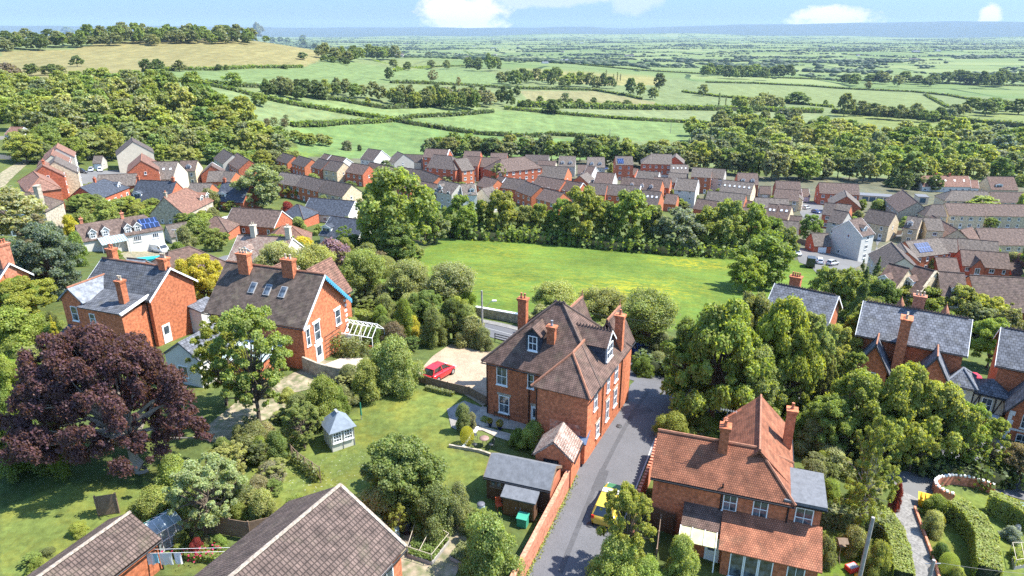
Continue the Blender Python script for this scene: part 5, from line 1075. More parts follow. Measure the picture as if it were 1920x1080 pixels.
RB=[(1335,790,566,190,'spread','y'),(1290,755,600,110,'broad','g'),(1445,780,560,150,'spread','y'),(1400,800,640,120,'broad','l'),(1475,800,615,90,'airy','y'),(1515,790,600,70,'airy','l'),(1350,735,610,90,'broad','G'),(1395,740,552,100,'broad','o'),(1545,850,745,90,'broad','g'),(1600,850,698,140,'spread','y'),(1672,862,680,150,'spread','y'),(1740,872,716,140,'spread','y'),(1792,887,756,100,'airy','g'),(1845,892,784,64,'airy','y'),(1640,874,780,90,'broad','g'),(1705,886,790,70,'airy','y'),(1530,800,665,50,'airy','o')]
for cx,by,ty,w,k,c in RB: T(cx,by,ty,w,k,c,row='big sycamores along the street on the right')
RC=[(1600,640,500,70,'conifer','d'),(1580,600,505,70,'broad','g'),(1540,590,500,60,'broad','y'),(1640,620,525,70,'broad','G'),(1680,590,530,80,'broad','y'),(1735,600,540,70,'broad','g'),(1790,610,535,70,'broad','y'),(1840,620,555,80,'broad','y'),(1890,620,550,80,'broad','l'),(1850,690,600,90,'broad','g'),(1590,700,590,70,'broad','g'),(1880,650,580,60,'broad','o'),(1620,640,560,60,'broad','o'),(1555,660,560,0,'broad','g'),(1700,560,525,30,'bush','w'),(1480,620,520,0,'broad','y'),(1660,545,500,70,'bush','l'),(1640,535,480,30,'conifer','d'),(1612,530,485,26,'conifer','d'),(1575,545,505,40,'broad','o'),(1760,640,580,60,'broad','g')]
for cx,by,ty,w,k,c in RC:
    if w: T(cx,by,ty,w,k,c,row='trees between the villas and the terraces')
# ---------------------------------------------------------------- mixed planting that fills the gardens
def fill(poly,n,w0,w1,h0,h1,cols,row,kinds=('bush','bush','bush','airy'),seed=1):
    r=random.Random(seed); xs=[p[0] for p in poly]; ys=[p[1] for p in poly]; k=0; it=0
    while k<n and it<4000:
        it+=1; x,y=r.uniform(min(xs),max(xs)),r.uniform(min(ys),max(ys))
        if not inpoly(np.array([x]),np.array([y]),poly)[0]: continue
        k+=1; T(x,y,y-r.uniform(h0,h1),r.uniform(w0,w1),r.choice(kinds),r.choice(cols),row=row)
fill([(395,1000),(390,850),(470,800),(545,830),(555,870),(500,960),(540,1000)],22,36,70,24,50,'oglygop','mixed planting of the lower left garden',seed=2)
fill([(0,650),(60,600),(130,610),(110,690),(60,720),(0,720)],12,30,60,20,40,'gyolg','shrubs by the far left lawn',seed=3)
fill([(0,860),(0,780),(90,800),(130,860),(60,880)],10,36,60,24,44,'gGog','undergrowth left of the copper beech',seed=4)
fill([(500,740),(560,730),(640,712),(655,730),(600,770),(520,790)],12,26,46,14,30,'oglop','scrub of the dry garden',seed=5)
fill([(560,800),(600,760),(650,745),(660,770),(620,800),(580,830)],8,36,60,30,52,'gGog','shrubs behind the summerhouse',seed=6)
fill([(640,600),(760,600),(870,630),(800,655),(740,665),(650,640)],14,36,66,24,50,'GogoYlG','shrubbery between the glasshouse and the street',seed=7)
fill([(480,560),(900,600),(890,630),(700,600),(480,590)],14,44,70,30,56,'oglGy','understorey beneath the pollards',seed=8)
fill([(1000,625),(1200,680),(1260,705),(1230,715),(1000,650)],9,40,60,24,40,'oglG','understorey along the wall behind the big house',seed=9)
fill([(1480,780),(1560,800),(1640,880),(1665,960),(1560,960),(1500,860)],18,36,60,26,50,'oglGyo','shrubs right of the red-tiled house',seed=10)
fill([(1250,800),(1330,780),(1350,830),(1290,840)],6,30,46,16,30,'gyo','shrubs at the lane corner',seed=11)
fill([(1530,660),(1620,650),(1640,700),(1560,760),(1530,720)],10,40,70,36,60,'oglGy','planting between the first villas',kinds=('airy','bush','broad'),seed=12)
fill([(640,1000),(700,960),(860,960),(880,1000),(760,1000),(740,1030)],10,40,66,30,56,'oglGyo','shrubs above the vegetable beds',seed=13)
fill([(300,1010),(400,1000),(430,1030),(340,1060)],8,24,40,14,26,'gGol','planting of the bottom garden',seed=14)
fill([(150,1000),(90,1040),(20,1080),(120,1080)],8,30,50,14,26,'gyog','rough growth on the lower left bank',seed=15)
fill([(1750,940),(1800,935),(1790,960),(1770,1000),(1745,990)],8,20,36,12,22,'gyolY','border beside the private drive',seed=16)
fill([(560,440),(760,470),(790,500),(700,530),(560,520),(480,480)],20,30,56,22,44,'oglGyn','trees behind the bungalows',kinds=('bush','broad','airy'),seed=17)
fill([(330,380),(460,380),(480,440),(330,440)],14,24,40,16,30,'oglGy','greenery between the left cottages',kinds=('bush','broad'),seed=18)
fill([(120,380),(300,372),(330,400),(150,425)],16,30,50,18,34,'oglGy','green bank above the white cottage',kinds=('bush','broad'),seed=19)
fill([(1540,560),(1900,620),(1900,650),(1840,640),(1560,600)],16,50,80,40,64,'yglGo','trees between the villas and the terraces',kinds=('broad','airy'),seed=20)
T(42,600,520,76,'broad','g','green tree in front of the far left brick house'); T(66,560,500,60,'broad','b','small grey-green tree beside the far left brick stack')
fill([(820,330),(1000,345),(1280,350),(1480,375),(1480,420),(1300,395),(1000,372),(820,360)],34,16,30,10,20,'gyoGl','shrubs between the estate houses',kinds=('bush','broad'),seed=21)
fill([(1500,390),(1700,400),(1900,440),(1920,540),(1700,520),(1640,500),(1560,440)],34,18,34,12,24,'gyoGl','shrubs between the right-hand terraces',kinds=('bush','broad'),seed=22)
fill([(500,335),(680,350),(690,400),(560,400),(500,370)],16,20,36,12,26,'gyoGl','shrubs behind the slate bungalows',kinds=('bush','broad','airy'),seed=23)
T(1500,745,585,84,'airy','l','pale airy tree before the wall of the half-hidden villa'); T(1560,720,610,70,'broad','y','yellow-green tree filling the gap between the villas'); T(1590,760,660,64,'airy','g','light tree at the left bay of the villa pair')
fill([(1935,480),(2200,520),(2300,760),(2300,1000),(1980,1000),(1960,700)],26,90,150,80,140,'gyoGl','trees just beyond the right edge',kinds=('broad','spread','airy'),seed=31)
fill([(1940,300),(2150,310),(2150,440),(1940,430)],16,36,50,34,50,'gyoGl','trees just beyond the right edge',kinds=('broad',),seed=32)
fill([(690,560),(900,590),(880,625),(760,615),(690,595)],12,50,76,40,66,'lyogl','light trees along the main street, left',kinds=('broad','airy','bush'),seed=41)
fill([(1010,612),(1190,655),(1290,690),(1240,690),(1100,650),(1010,630)],10,60,90,44,70,'lyogl','light trees along the main street, right',kinds=('broad','airy','bush'),seed=42)
# ---------------------------------------------------------------- clipped hedges near the camera
hedge([(652,578),(700,583),(718,590)],1.6,2.6,'y','bright clipped hedge block beside the blue-trimmed brick house',leaf=.13)
hedge([(655,600),(712,606)],1.3,1.6,'y','lower clipped hedge in front of the bright block',leaf=.13)
hedge([(1530,978),(1600,990),(1650,1000),(1668,1020)],1.5,1.2,'o','clipped dark hedge behind the birch foot',leaf=.12)
hedge([(1648,985),(1668,1015),(1680,1050),(1688,1100)],1.5,1.3,'y','clipped olive hedge bordering the private drive',leaf=.085,bulge=.05)
hedge([(1785,975),(1815,1000),(1838,1035),(1845,1100)],1.9,1.5,'y','curving clipped hedge on the right-hand lawn',leaf=.085,bulge=.05)
hedge([(1850,960),(1885,975),(1925,1000)],1.9,1.0,'y','clipped hedge at the right edge of the lawn',leaf=.085,bulge=.05)
hedge([(855,640),(905,655)],1.3,.8,'g','low hedge along the top of the gravel drive',leaf=.14)
hedge([(1300,740),(1380,752),(1440,775),(1520,800),(1600,835)],2.2,2.5,'d','dark bank of ivy and shrubs along the street bend',leaf=.25,bulge=.6,flat=.6,name='undergrowth',cat='undergrowth',rough=1.)
hedge([(1640,862),(1740,885),(1820,902),(1880,905)],1.6,2.0,'d','dark undergrowth below the sycamores',leaf=.22,bulge=.6,flat=.6,name='undergrowth',cat='undergrowth',rough=1.)
hedge([(1190,690),(1250,705),(1300,715)],1.6,1.6,'d','dark undergrowth beyond the lane mouth',leaf=.22,bulge=.6,name='undergrowth',cat='undergrowth',rough=1.)
# ---------------------------------------------------------------- the large brick house in the middle (local x along its long front, y away from the camera)
def mainhouse():
    H=House('brick_house',(-2.27,54.45,0),R(-26),'large orange brick house with a steep hipped plum-brown roof beside the lane','house'); H.near=True
    pl=RF['plum']; rt=M_ridge
    H.walls(0,0,10.45,8,5.8,M_brick,-1); H.walls(5.9,-2.45,10.45,.3,5.8,M_brick,-1,name='wing_wall')
    H.roof(0,0,10.45,8,5.8,10.4,pl,'x',True,True,ov=.35,half=1.24,ridge=M_ridged)
    H.roof(5.9,-2.45,10.45,3.4,5.8,7.95,pl,'y',True,False,ov=.3,half=1.0,name='wing_roof',ridge=rt)
    # rear gabled wings
    H.walls(3.8,7.9,6.8,9.6,5.8,M_brick,-3,'y1',8.6,'rear_wall'); H.roof(3.8,5.2,6.8,9.6,5.8,9.0,pl,'y',name='rear_roof',ridge=rt,ov=.25)
    H.walls(7.6,7.9,10.4,9.8,5.8,M_brick,-3,'y1',8.4,'rear_wall'); H.roof(7.6,6.2,10.4,9.8,5.8,8.6,pl,'y',name='rear_roof',ridge=rt,ov=.25)
    for x,y,z in ((5.3,9.6,9.2),(9.0,9.8,8.8)): MB().lathe([(.05,0),(.09,.15),(.03,.3),(.06,.45),(.01,.7)],6,(x,y,z)).obj('finial',[rt],H.o)
    # crested ridge pieces
    def crest(a,b,z):
        m=MB(); n=int((Vector(b)-Vector(a)).length/.28)
        for i in range(n):
            p=Vector(a).lerp(Vector(b),(i+.5)/n); m.tube((p.x,p.y,z),(p.x,p.y,z+.22),.10,.05,5)
        m.tube((a[0],a[1],z),(b[0],b[1],z),.10,n=5); m.obj('ridge_crest',[M_ridged],H.o)
    crest((4.7,4,0),(5.8,4,0),10.6)
    H.chimney(10.1,6.4,6.0,9.4,.75,.55,M_brick,1); H.chimney(.2,7.2,5.0,9.0,.85,.6,M_brick,2); H.chimney(5.5,1.7,7.0,9.3,.7,.5,M_brick,1,M_lead)
    H.dormer(4.1,.9,6.95,(0,-1),.95,1.5,2.6,RF['bslate'],pl,.62,2,2)
    d=H.dormer(10.15,3.5,6.35,(1,0),1.7,1.55,3.4,RF['bslate'],pl,1.0,2,2,barge=M_paint)
    m=MB(); 
    for i in range(13): m.tube((0,-.1+i*.28,2.72),(0,-.1+i*.28,2.92),.10,.05,5)
    m.obj('dormer_crest',[M_ridged],d)
    for x,z,h,w in ((1.55,4.35,1.75,1.05),(1.75,1.55,1.75,1.05)): H.win(x,0,z,(0,-1),w,h,2,2,lintel=M_stone if z<3 else None)
    H.win(4.35,0,4.5,(0,-1),.62,1.35,1,2,lintel=M_stone)
    H.door(4.9,0,0,(0,-1),.85,2.05,M_paint); MB().box(4.35,-.06,2.15,5.6,.03,2.35).obj('lintel',[M_stone],H.o)
    for y,z,w,h in ((4.9,4.5,.9,1.75),(2.7,4.5,.7,1.7),(-.6,4.5,.8,1.75),(5.0,1.9,.9,1.7),(2.8,1.75,.8,2.0),(.3,1.2,.8,1.3)): H.win(10.45,y,z,(1,0),w,h,2,2,lintel=M_stone)
    H.win(7.7,-2.45,4.3,(0,-1),.01,.01) if False else None
    H.mono([(7.3,-2.46,.02),(8.0,-2.46,.02),(8.0,-2.9,.9),(7.3,-2.9,.9)],M_lead,name='cellar_hatch')
    for p in ((.05,-.06),(4.2,-.06),(6.0,-2.52)): MB().tube((p[0],p[1],0),(p[0],p[1],5.6),.05,n=6).obj('downpipe',[M_black],H.o)
    MB().tube((10.52,6.5,0),(10.52,6.5,5.6),.06,n=6).obj('downpipe',[M_black],H.o); MB().tube((10.52,1.2,0),(10.52,1.2,5.6),.05,n=6).obj('downpipe',[M_black],H.o)
    MB().box(7.2,-2.452,1.2,9.9,-2.43,2.9).obj('faded_paint_patch',[mat('chalky_brick',(.55,.30,.2),.95,.5,1.5,c2=(.55,.18,.09),fine=2)],H.o)
mainhouse()
def h1():
    H=House('brick_house',(-48.2,72.1,0),R(-20),'orange brick house with a dark slate roof and three brick stacks, at the left','house'); H.near=True
    # main block x 0..10.2 ; gable on the right
    sl=RF['slate']; H.walls(0,0,9.5,6.2,5.8,M_brick,-3,'x',8.2); H.roof(0,0,9.5,6.2,5.8,8.2,sl,'x',False,False,ov=.4,og=.3,ridge=M_ridge,barge=M_paint)
    H.walls(-.1,-2.9,3.1,.3,5.6,M_brick,-3,'y0',6.9,'wing_wall'); H.roof(-.1,-2.9,3.1,3.0,5.6,6.9,RF['lslate'],'y',ov=.3,og=.25,name='wing_roof',ridge=M_ridge)
    H.walls(3.1,-3.3,8.9,0,5.1,M_brick,-3,name='front_wall'); H.mono([(2.9,-3.6,5.25),(9.05,-3.6,5.25),(9.05,.4,6.1),(2.9,.4,6.1)],RF['slate'],name='front_roof'); MB().slab([(9.05,-3.65,5.32),(9.25,-3.65,5.32),(9.25,.4,6.17),(9.05,.4,6.17)],.25).obj('bargeboard',[M_paint],H.o)
    H.chimney(.8,3.6,6.2,9.5,.95,.7,M_brick,2); H.chimney(9.0,3.1,7.0,9.4,.95,.8,M_brick,3,M_potc); H.chimney(7.6,-1.6,5.0,8.2,.75,.7,M_brick,2,M_potc)
    H.win(1.5,-2.9,4.0,(0,-1),.95,1.7,1,2); H.win(4.6,-3.3,4.0,(0,-1),.8,1.2,1,2)
    MB().tube((8.95,-.05,0),(8.95,-.05,5.5),.06,n=6).obj('downpipe',[M_black],H.o)
    H.door(9.5,1.3,0,(1,0),.95,2.1); H.walls(9.5,4.9,11.2,7.6,2.6,M_white,-3,name='porch_wall'); H.win(11.2,6.2,1.4,(1,0),.9,1.2,2,3); H.mono([(9.4,4.7,3.1),(11.4,4.7,2.6),(11.4,7.9,2.6),(9.4,7.9,3.1)],RF['gslate'],name='porch_roof')
    H.mono([(1.2,-2.95,0),(2.6,-2.95,0),(2.6,-4.4,0),(1.2,-4.4,0)],M_black,name='cellar_cover') if False else None
    MB().slab([(.2,-3.0,2.6),(2.2,-3.0,2.6),(2.2,-4.3,1.9),(.2,-4.3,1.9)],.1).obj('lean_to_roof',[RF['bslate']],H.o)
h1()
def h0():
    H=House('brick_house',(-64.6,77.5,0),R(-20),'brick house cut by the left edge of the picture, with a big four-pot stack','house'); H.near=True
    H.walls(-8,0,2.9,4.2,4.6,M_brick,-3,'x',6.5); H.roof(-8,0,2.9,4.2,4.6,6.5,RF['bslate'],'x',ov=.4,og=.3,barge=M_paint)
    H.chimney(2.6,2.1,4.6,9.0,.8,1.5,M_wbrick,4)
h0()
def h2():
    H=House('brick_house',(-31.9,66.4,0),R(-20),'brick house with a long mossy brown roof and blue fretted bargeboards','house'); H.near=True
    ms=RF['moss']; L_=11.6; M_blue=mat('blue_paint',(.10,.36,.55),.5,.1,1)
    H.walls(0,0,L_,7.9,5.5,M_brick,-3,'x',9.4); H.roof(0,0,L_,7.9,5.5,9.4,ms,'x',ov=.4,og=.45,ridge=M_ridge)
    for sg,mt in ((-1,M_paint),(1,M_blue)):
        m=MB(); lo=Vector((L_+.47,3.95+sg*4.35,5.25)); hi=Vector((L_+.47,3.95,9.55)); o2=Vector((.07,0,0)); dn=Vector((0,0,-.3)); m.add([lo,hi,hi+dn,lo+dn,lo+o2,hi+o2,hi+dn+o2,lo+dn+o2],[(0,1,2,3),(7,6,5,4),(0,4,5,1),(3,2,6,7),(0,3,7,4)])
        if sg==1:
            for i in range(17): p=lo.lerp(hi,(i+.5)/17)+dn; m.box(p.x-.01,p.y-.11,p.z-.22,p.x+.07,p.y+.11,p.z+.02)
        m.obj('bargeboard',[mt],H.o)
    H.walls(6.0,7.8,10.4,10.6,5.5,M_brick,-3,'y1',8.8,'rear_wall'); H.roof(6.0,6.2,10.4,10.6,5.5,8.8,RF['terra'],'y',ov=.3,name='rear_roof')
    H.walls(1.4,7.8,4.4,10.0,5.5,M_brick,-3,'y1',8.2,'rear_wall'); H.roof(1.4,6.2,4.4,10.0,5.5,8.2,RF['terra'],'y',ov=.3,name='rear_roof')
    H.chimney(2.5,3.4,8.0,11.0,1.35,.7,M_brick,3,M_potc); H.chimney(8.0,3.6,8.2,10.9,1.35,.7,M_brick,2,M_potc)
    sl=math.atan(3.9/3.95)
    for x in (4.3,6.2,8.1): H.skylight(x,2.1,7.75,sl,'-y',.75,1.25)
    H.win(L_,.75,3.8,(1,0),.62,1.9,1,2,lintel=M_paint); H.win(L_,2.3,3.8,(1,0),1.0,2.0,1,2,lintel=M_paint); H.win(L_,6.1,3.9,(1,0),.95,1.75,1,2,lintel=M_paint)
    H.door(L_,2.3,0,(1,0),1.0,2.25); MB().box(L_-.02,1.6,2.35,L_+.05,3.0,2.6).obj('lintel',[M_paint],H.o)
    m=MB()
    for z in (.5,.95,1.4,1.85,2.3,2.75): m.tube((L_+.12,3.4,z),(L_+.12,6.2,z),.025,n=4)
    for y in (3.4,4.8,6.2): m.tube((L_+.12,y,.1),(L_+.12,y,2.8),.025,n=4)
    m.obj('wall_trellis',[M_fence],H.o)
    # white quoins at the far corner
    m=MB()
    for i in range(9): m.box(L_-.05,7.6 if i%2 else 7.45,.3+i*.6,L_+.03,7.93,.6+i*.6)
    m.obj('corner_quoins',[M_paint],H.o)
    # front annex behind the ash tree
    H.walls(.5,-6.8,4.6,0,3.6,M_white,-3,'y0',5.0,'annex_wall'); H.roof(.5,-6.8,4.6,.4,3.6,5.0,RF['gslate'],'y',ov=.3,name='annex_roof'); H.walls(4.6,-4.0,9.2,0,2.6,M_brick,-3,name='annex_wall'); H.mono([(4.5,-4.3,2.6),(9.4,-4.3,2.6),(9.4,.0,3.3),(4.5,.0,3.3)],mat('pale_glazing',(.45,.55,.56),.3,.1,1),name='annex_roof')
    H.win(4.6,-4.9,2.0,(1,0),.9,1.2,2,1); H.win(2.5,-6.8,2.0,(0,-1),1.2,1.2,2,1)
    return H
H2=h2()
def h3():
    H=House('brick_house',(10.18,41.09,-2.0),R(-19.4),'orange brick house with weathered red clay tiles, bottom right, nearest the camera','house'); H.near=True
    rt=RF['redtile']
    H.walls(0,0,9.2,4.6,5.2,M_brick,-2,'x0',7.3); H.roof(0,0,9.2,4.6,5.2,7.3,rt,'x',False,True,ov=.28,og=.2,half=1.05,ridge=M_ridge)
    H.walls(4.3,2.2,9.2,9.6,5.2,M_brick,-2,'y1',7.45,'rear_wall'); H.roof(4.55,1.9,9.2,9.6,5.2,7.5,rt,'y',False,False,ov=.28,og=.2,name='rear_roof',ridge=M_ridge)
    H.walls(9.1,.15,11.2,3.6,5.1,M_brick,-2,name='extension_wall'); m=MB(); m.box(8.75,-.15,5.12,11.45,3.9,5.36); m.obj('flat_roof',[RF['felt']],H.o); MB().box(8.7,-.2,5.0,11.5,3.95,5.11).obj('fascia',[M_black],H.o)
    H.chimney(4.45,2.0,6.3,9.0,.62,.75,M_brick,2); H.chimney(9.0,6.5,5.4,8.7,.62,.62,M_brick,1)
    m=MB(); 
    for k in range(6): m.tube((4.45,1.0+k*.22,9.75),(4.45,1.0+k*.22+.0,9.75),.01); 
    m=MB(); m.tube((4.45,2.0,8.9),(4.45,2.0,10.3),.02,n=4); m.tube((4.0,2.0,10.2),(5.1,2.0,10.2),.012,n=4)
    for k in range(7): m.tube((4.0+k*.17,1.8,10.2),(4.0+k*.17,2.2,10.2),.008,n=4)
    m.obj('television_aerial',[M_fascia],H.o)
    for x,z,w,h in ((5.35,4.15,.95,1.4),(7.35,4.1,1.0,1.5)): H.win(x,0,z,(0,-1),w,h,2,2)
    H.win(10.15,.15,4.0,(0,-1),1.15,1.6,2,2)
    MB().tube((4.75,-.07,2.6),(4.75,-.07,5.6),.06,n=6).obj('downpipe',[M_black],H.o); MB().tube((9.1,-.07,2.6),(9.1,-.07,5.1),.06,n=6).obj('downpipe',[M_black],H.o)
    H.walls(5.2,-2.5,11.2,0,2.3,M_brick,-2,name='kitchen_wall'); H.mono([(4.95,-2.8,2.25),(11.4,-2.8,2.25),(11.4,.13,3.6),(4.95,.13,3.6)],rt,name='kitchen_roof'); H.mono([(4.9,-.02,3.5),(11.45,-.02,3.5),(11.45,.0,3.75),(4.9,.0,3.75)],M_lead,name='flashing') if False else None
    H.mono([(2.3,-1.6,2.65),(4.93,-1.6,2.65),(4.93,.0,3.45),(2.3,.0,3.45)],RF['plum'],name='store_roof'); H.walls(2.4,-1.5,5.2,0,2.5,M_brick,-2,name='store_wall')
    mg=mat('yellowed_plastic_sheet',(.55,.50,.27),.5,.15,1); H.mono([(2.25,-2.7,2.2),(4.8,-2.7,2.2),(4.8,-1.6,2.6),(2.25,-1.6,2.6)],mg,.05,'canopy_sheet')
    m=MB(); 
    for x in (2.3,3.1,3.95,4.75): m.tube((x,-2.72,2.24),(x,-1.6,2.64),.035,n=4)
    m.obj('canopy_bars',[M_paint],H.o); m=MB(); m.tube((2.35,-2.65,0),(2.35,-2.65,2.2),.05); m.tube((4.75,-2.65,0),(4.75,-2.65,2.2),.05); m.obj('canopy_posts',[M_paint],H.o)
    H.door(4.55,-1.5,0,(0,-1),.85,2.0,M_paint)
    for i in range(3): H.win(6.2+i*.92,-2.5,1.1,(0,-1),.9,2.15,1,1)
    H.win(9.9,-2.5,1.15,(0,-1),1.1,2.0,2,1)
    # black soffit strip under the front eaves
    MB().box(-.2,-.3,5.0,9.1,-.02,5.09).obj('soffit',[M_black],H.o)
    return H
H3=h3()
def bottom():
    # big pantiled roof at the bottom, ridge runs away from the camera
    H=House('brick_house',(-10.59-4.9*.454+0,35.29-4.9*.891,0),R(-117+180),'brick house seen as one big brown pantiled roof at the bottom edge','house'); H.near=True
    # local +x points away from the camera along the ridge
    H.walls(-7,-4.4,4.7,4.4,3.8,M_brick,-1,'x',6.5); H.roof(-7,-4.4,4.7,4.4,3.8,6.5,RF['pantile'],'x',ov=.35,og=.15,ridge=mat('pale_mortared_ridge',(.36,.30,.24),.9,.3,3,fine=5))
    H.win(3.2,-4.4,2.6,(0,-1),1.2,1.2,2,1); H.win(.5,-4.4,2.6,(0,-1),1.4,1.2,2,1)
    m=MB(); 
    a=mat('pale_mortared_ridge',(.36,.30,.24)); m.slab([(4.75,-.02,6.68),(4.95,-.02,6.68),(4.95,-4.75,3.85),(4.75,-4.75,3.85)],.12); m.obj('verge',[a],H.o)
    G_=House('garage',(-24.8-3.4*.39,36.2-3.4*.92,0),R(67.3),'long brick garage with a ribbed brown roof at the bottom left','garage'); G_.near=True
    G_.walls(-6,-2.1,3.4,2.1,2.4,M_brick,-1,'x',3.55); G_.roof(-6,-2.1,3.4,2.1,2.4,3.55,RF['pantile'],'x',ov=.3,og=.12,ridge=a)
    MB().tube((3.3,-2.25,0),(3.3,-2.25,2.3),.05).obj('downpipe',[M_black],G_.o)
bottom()
# ---------------------------------------------------------------- villas on the right
def villa(p1,p2,zr,he,W_,z0,label,right=False,gabs=(),big=None):
    A=P(*p1,zr); B=P(*p2,zr); L_=(B-A).length; rz=math.atan2(B.y-A.y,B.x-A.x); mid=(A+B)/2; H=House('villa',(mid.x,mid.y,z0),rz,label,'house'); H.near=True; sl=RF['gslate']; hr=zr-z0; e=he-z0; hw=W_/2; x0,x1=-L_/2,L_/2
    H.walls(x0,-hw,x1,hw,e,M_brick,-3,'x',hr); H.roof(x0,-hw,x1,hw,e,hr,sl,'x',ov=.35,og=.35,barge=M_paint)
    m=MB(); n=int(L_/.3)
    for i in range(n): x=x0+L_*(i+.5)/n; m.tube((x,0,hr+.12),(x,0,hr+.38),.11,.05,5)
    m.tube((x0,0,hr+.18),(x1,0,hr+.18),.10,n=5); m.obj('ridge_crest',[M_ridged],H.o)
    return H,x0,x1,hw,e,hr
H,x0,x1,hw,e,hr=villa((1625,567),(1816,600),3.5,1.0,7.4,-6.5,'pair of brick villas under one long slate roof with tall stacks, at the right')
H.chimney(x0+4.2,-hw-.6,0,hr+.6,1.0,1.5,M_brick,3,M_potc); H.chimney(x0+5.1,.6,hr-1,hr+1.7,1.2,.8,M_wbrick,3,M_potc)
for x,mt in ((x0+1.9,M_brick),(x0+7.6,M_brick)):
    H.walls(x-1.5,-hw-2.6,x+1.5,-hw+.2,5.0,mt,-3,'y0',7.4,'gable_wall'); H.roof(x-1.5,-hw-2.6,x+1.5,-hw+1.6,5.0,7.6,RF['gslate'],'y',ov=.35,og=.35,name='gable_roof',ridge=M_ridge,barge=M_mill); H.win(x,-hw-2.6,3.6,(0,-1),1.0,1.5,2,2)
H.walls(x0-1.9,-hw-1.0,x0+.6,-hw+1.8,4.6,M_mill,-3,name='bay_wall'); H.roof(x0-1.9,-hw-1.0,x0+.6,-hw+1.8,4.6,5.7,RF['gslate'],'x',True,True,name='bay_roof'); H.win(x0-.5,-hw-1.0,3.5,(0,-1),.95,1.5,2,2)
H.walls(x1-.9,-hw-1.6,x1+1.5,-hw+1.4,4.6,M_beige,-3,name='bay_wall'); H.roof(x1-.9,-hw-1.6,x1+1.5,-hw+1.4,4.6,5.8,RF['gslate'],'x',True,True,name='bay_roof',ridge=M_lead); H.win(x1+.3,-hw-1.6,3.3,(0,-1),1.0,1.6,2,2)
H.walls(x1+.2,-hw-1.4,x1+4.2,-hw+1.0,1.6,M_brick,-3,name='side_wall'); H.mono([(x1+.1,-hw-1.7,1.7),(x1+4.3,-hw-1.7,1.7),(x1+4.3,-hw+1.2,1.9),(x1+.1,-hw+1.2,1.9)],mat('pale_flat_roof',(.55,.62,.70),.6,.1,1),name='side_roof')
m=MB()
for px in (x0+3.4,x1-2.2): m.lathe([(.45,0),(.40,.3),(.05,1.1),(.01,1.3)],4,(px,.9,hr-.1))
m.obj('roof_finials',[M_ridge],H.o)
H,x0,x1,hw,e,hr=villa((1458,534),(1567,556),2.8,.2,7.4,-8.0,'brick villa with a slate roof and white bargeboards, half hidden by sycamores')
H.chimney(x0+1.8,1.2,hr-.8,hr+1.2,1.3,.9,M_brick,4); H.win(x1,-1.2,5.2,(1,0),.9,1.5,1,2); H.win(x1,1.4,2.4,(1,0),.9,1.5,1,2)
H.walls(x0+1,-hw-3,x0+5,-hw,5.6,M_beige,-3,'y0',7.6,'gable_wall'); H.roof(x0+1,-hw-3,x0+5,-hw+1.5,5.6,7.8,RF['gslate'],'y',ov=.3,name='gable_roof')
H,x0,x1,hw,e,hr=villa((1884,617),(2010,640),3.0,.4,7.4,-7.0,'half-timbered villa with a slate roof, cut by the right edge')
H.walls(x0-1.6,-hw-1.3,x0+1.3,-hw+1.6,4.4,M_beige,-3,name='bay_wall'); H.roof(x0-1.6,-hw-1.3,x0+1.3,-hw+1.6,4.4,5.4,RF['gslate'],'x',True,True,name='bay_roof'); H.win(x0-.3,-hw-1.3,3.1,(0,-1),.95,1.6,2,2)
m=MB(); yy=-hw-1.34
for x in (x0-1.6,x0-1.0,x0+.4,x0+1.3): m.box(x-.07,yy-.02,2.2,x+.07,yy+.03,4.4)
for z in (2.2,4.2): m.box(x0-1.65,yy-.03,z-.07,x0+1.35,yy+.03,z+.07)
for a in (0,1): xs_=x0-1.6+a*2.0; m.add([(xs_,yy-.01,2.3),(xs_+.12,yy-.01,2.3),(xs_+.62,yy-.01,4.1),(xs_+.5,yy-.01,4.1),(xs_,yy+.02,2.3),(xs_+.12,yy+.02,2.3),(xs_+.62,yy+.02,4.1),(xs_+.5,yy+.02,4.1)],[(0,1,2,3),(7,6,5,4),(0,3,7,4),(1,5,6,2)])
m.obj('timber_framing',[M_mill],H.o)
H.walls(x0+1.5,-hw-3.6,x0+5.2,-hw,4.6,M_brick,-3,'y0',7.4,'gable_wall'); H.roof(x0+1.5,-hw-3.6,x0+5.2,-hw+1.6,4.6,7.6,RF['gslate'],'y',ov=.4,og=.4,name='gable_roof',barge=M_mill)
m=MB(); yy=-hw-3.63
for i in range(8): w=.5 if i%2 else .32; m.box(x0+1.48,yy-.01,.2+i*.5,x0+1.48+w,yy+.05,.68+i*.5); m.box(x0+5.22-w,yy-.01,.2+i*.5,x0+5.22,yy+.05,.68+i*.5)
m.box(x0+1.5,yy-.03,2.1,x0+5.2,yy+.04,2.3); m.obj('white_quoins',[M_paint],H.o); H.win(x0+3.3,-hw-3.6,3.3,(0,-1),1.4,1.5,3,2); H.win(x0+3.3,-hw-3.6,1.1,(0,-1),1.5,1.5,3,2)
H.walls(x0-3.9,-hw+.5,x0-1.6,-hw+3.4,2.9,M_brick,-3,name='side_wall'); H.mono([(x0-4.2,-hw+.2,3.0),(x0-1.5,-hw+.2,3.6),(x0-1.5,-hw+3.6,3.6),(x0-4.2,-hw+3.6,3.0)],RF['bslate'],name='side_roof')
m=MB(); m.box(x0-3.8,-hw-2.6,0,x0-1.2,-hw-2.52,2.3)
m.obj('timber_gate_screen',[M_grwood],H.o)
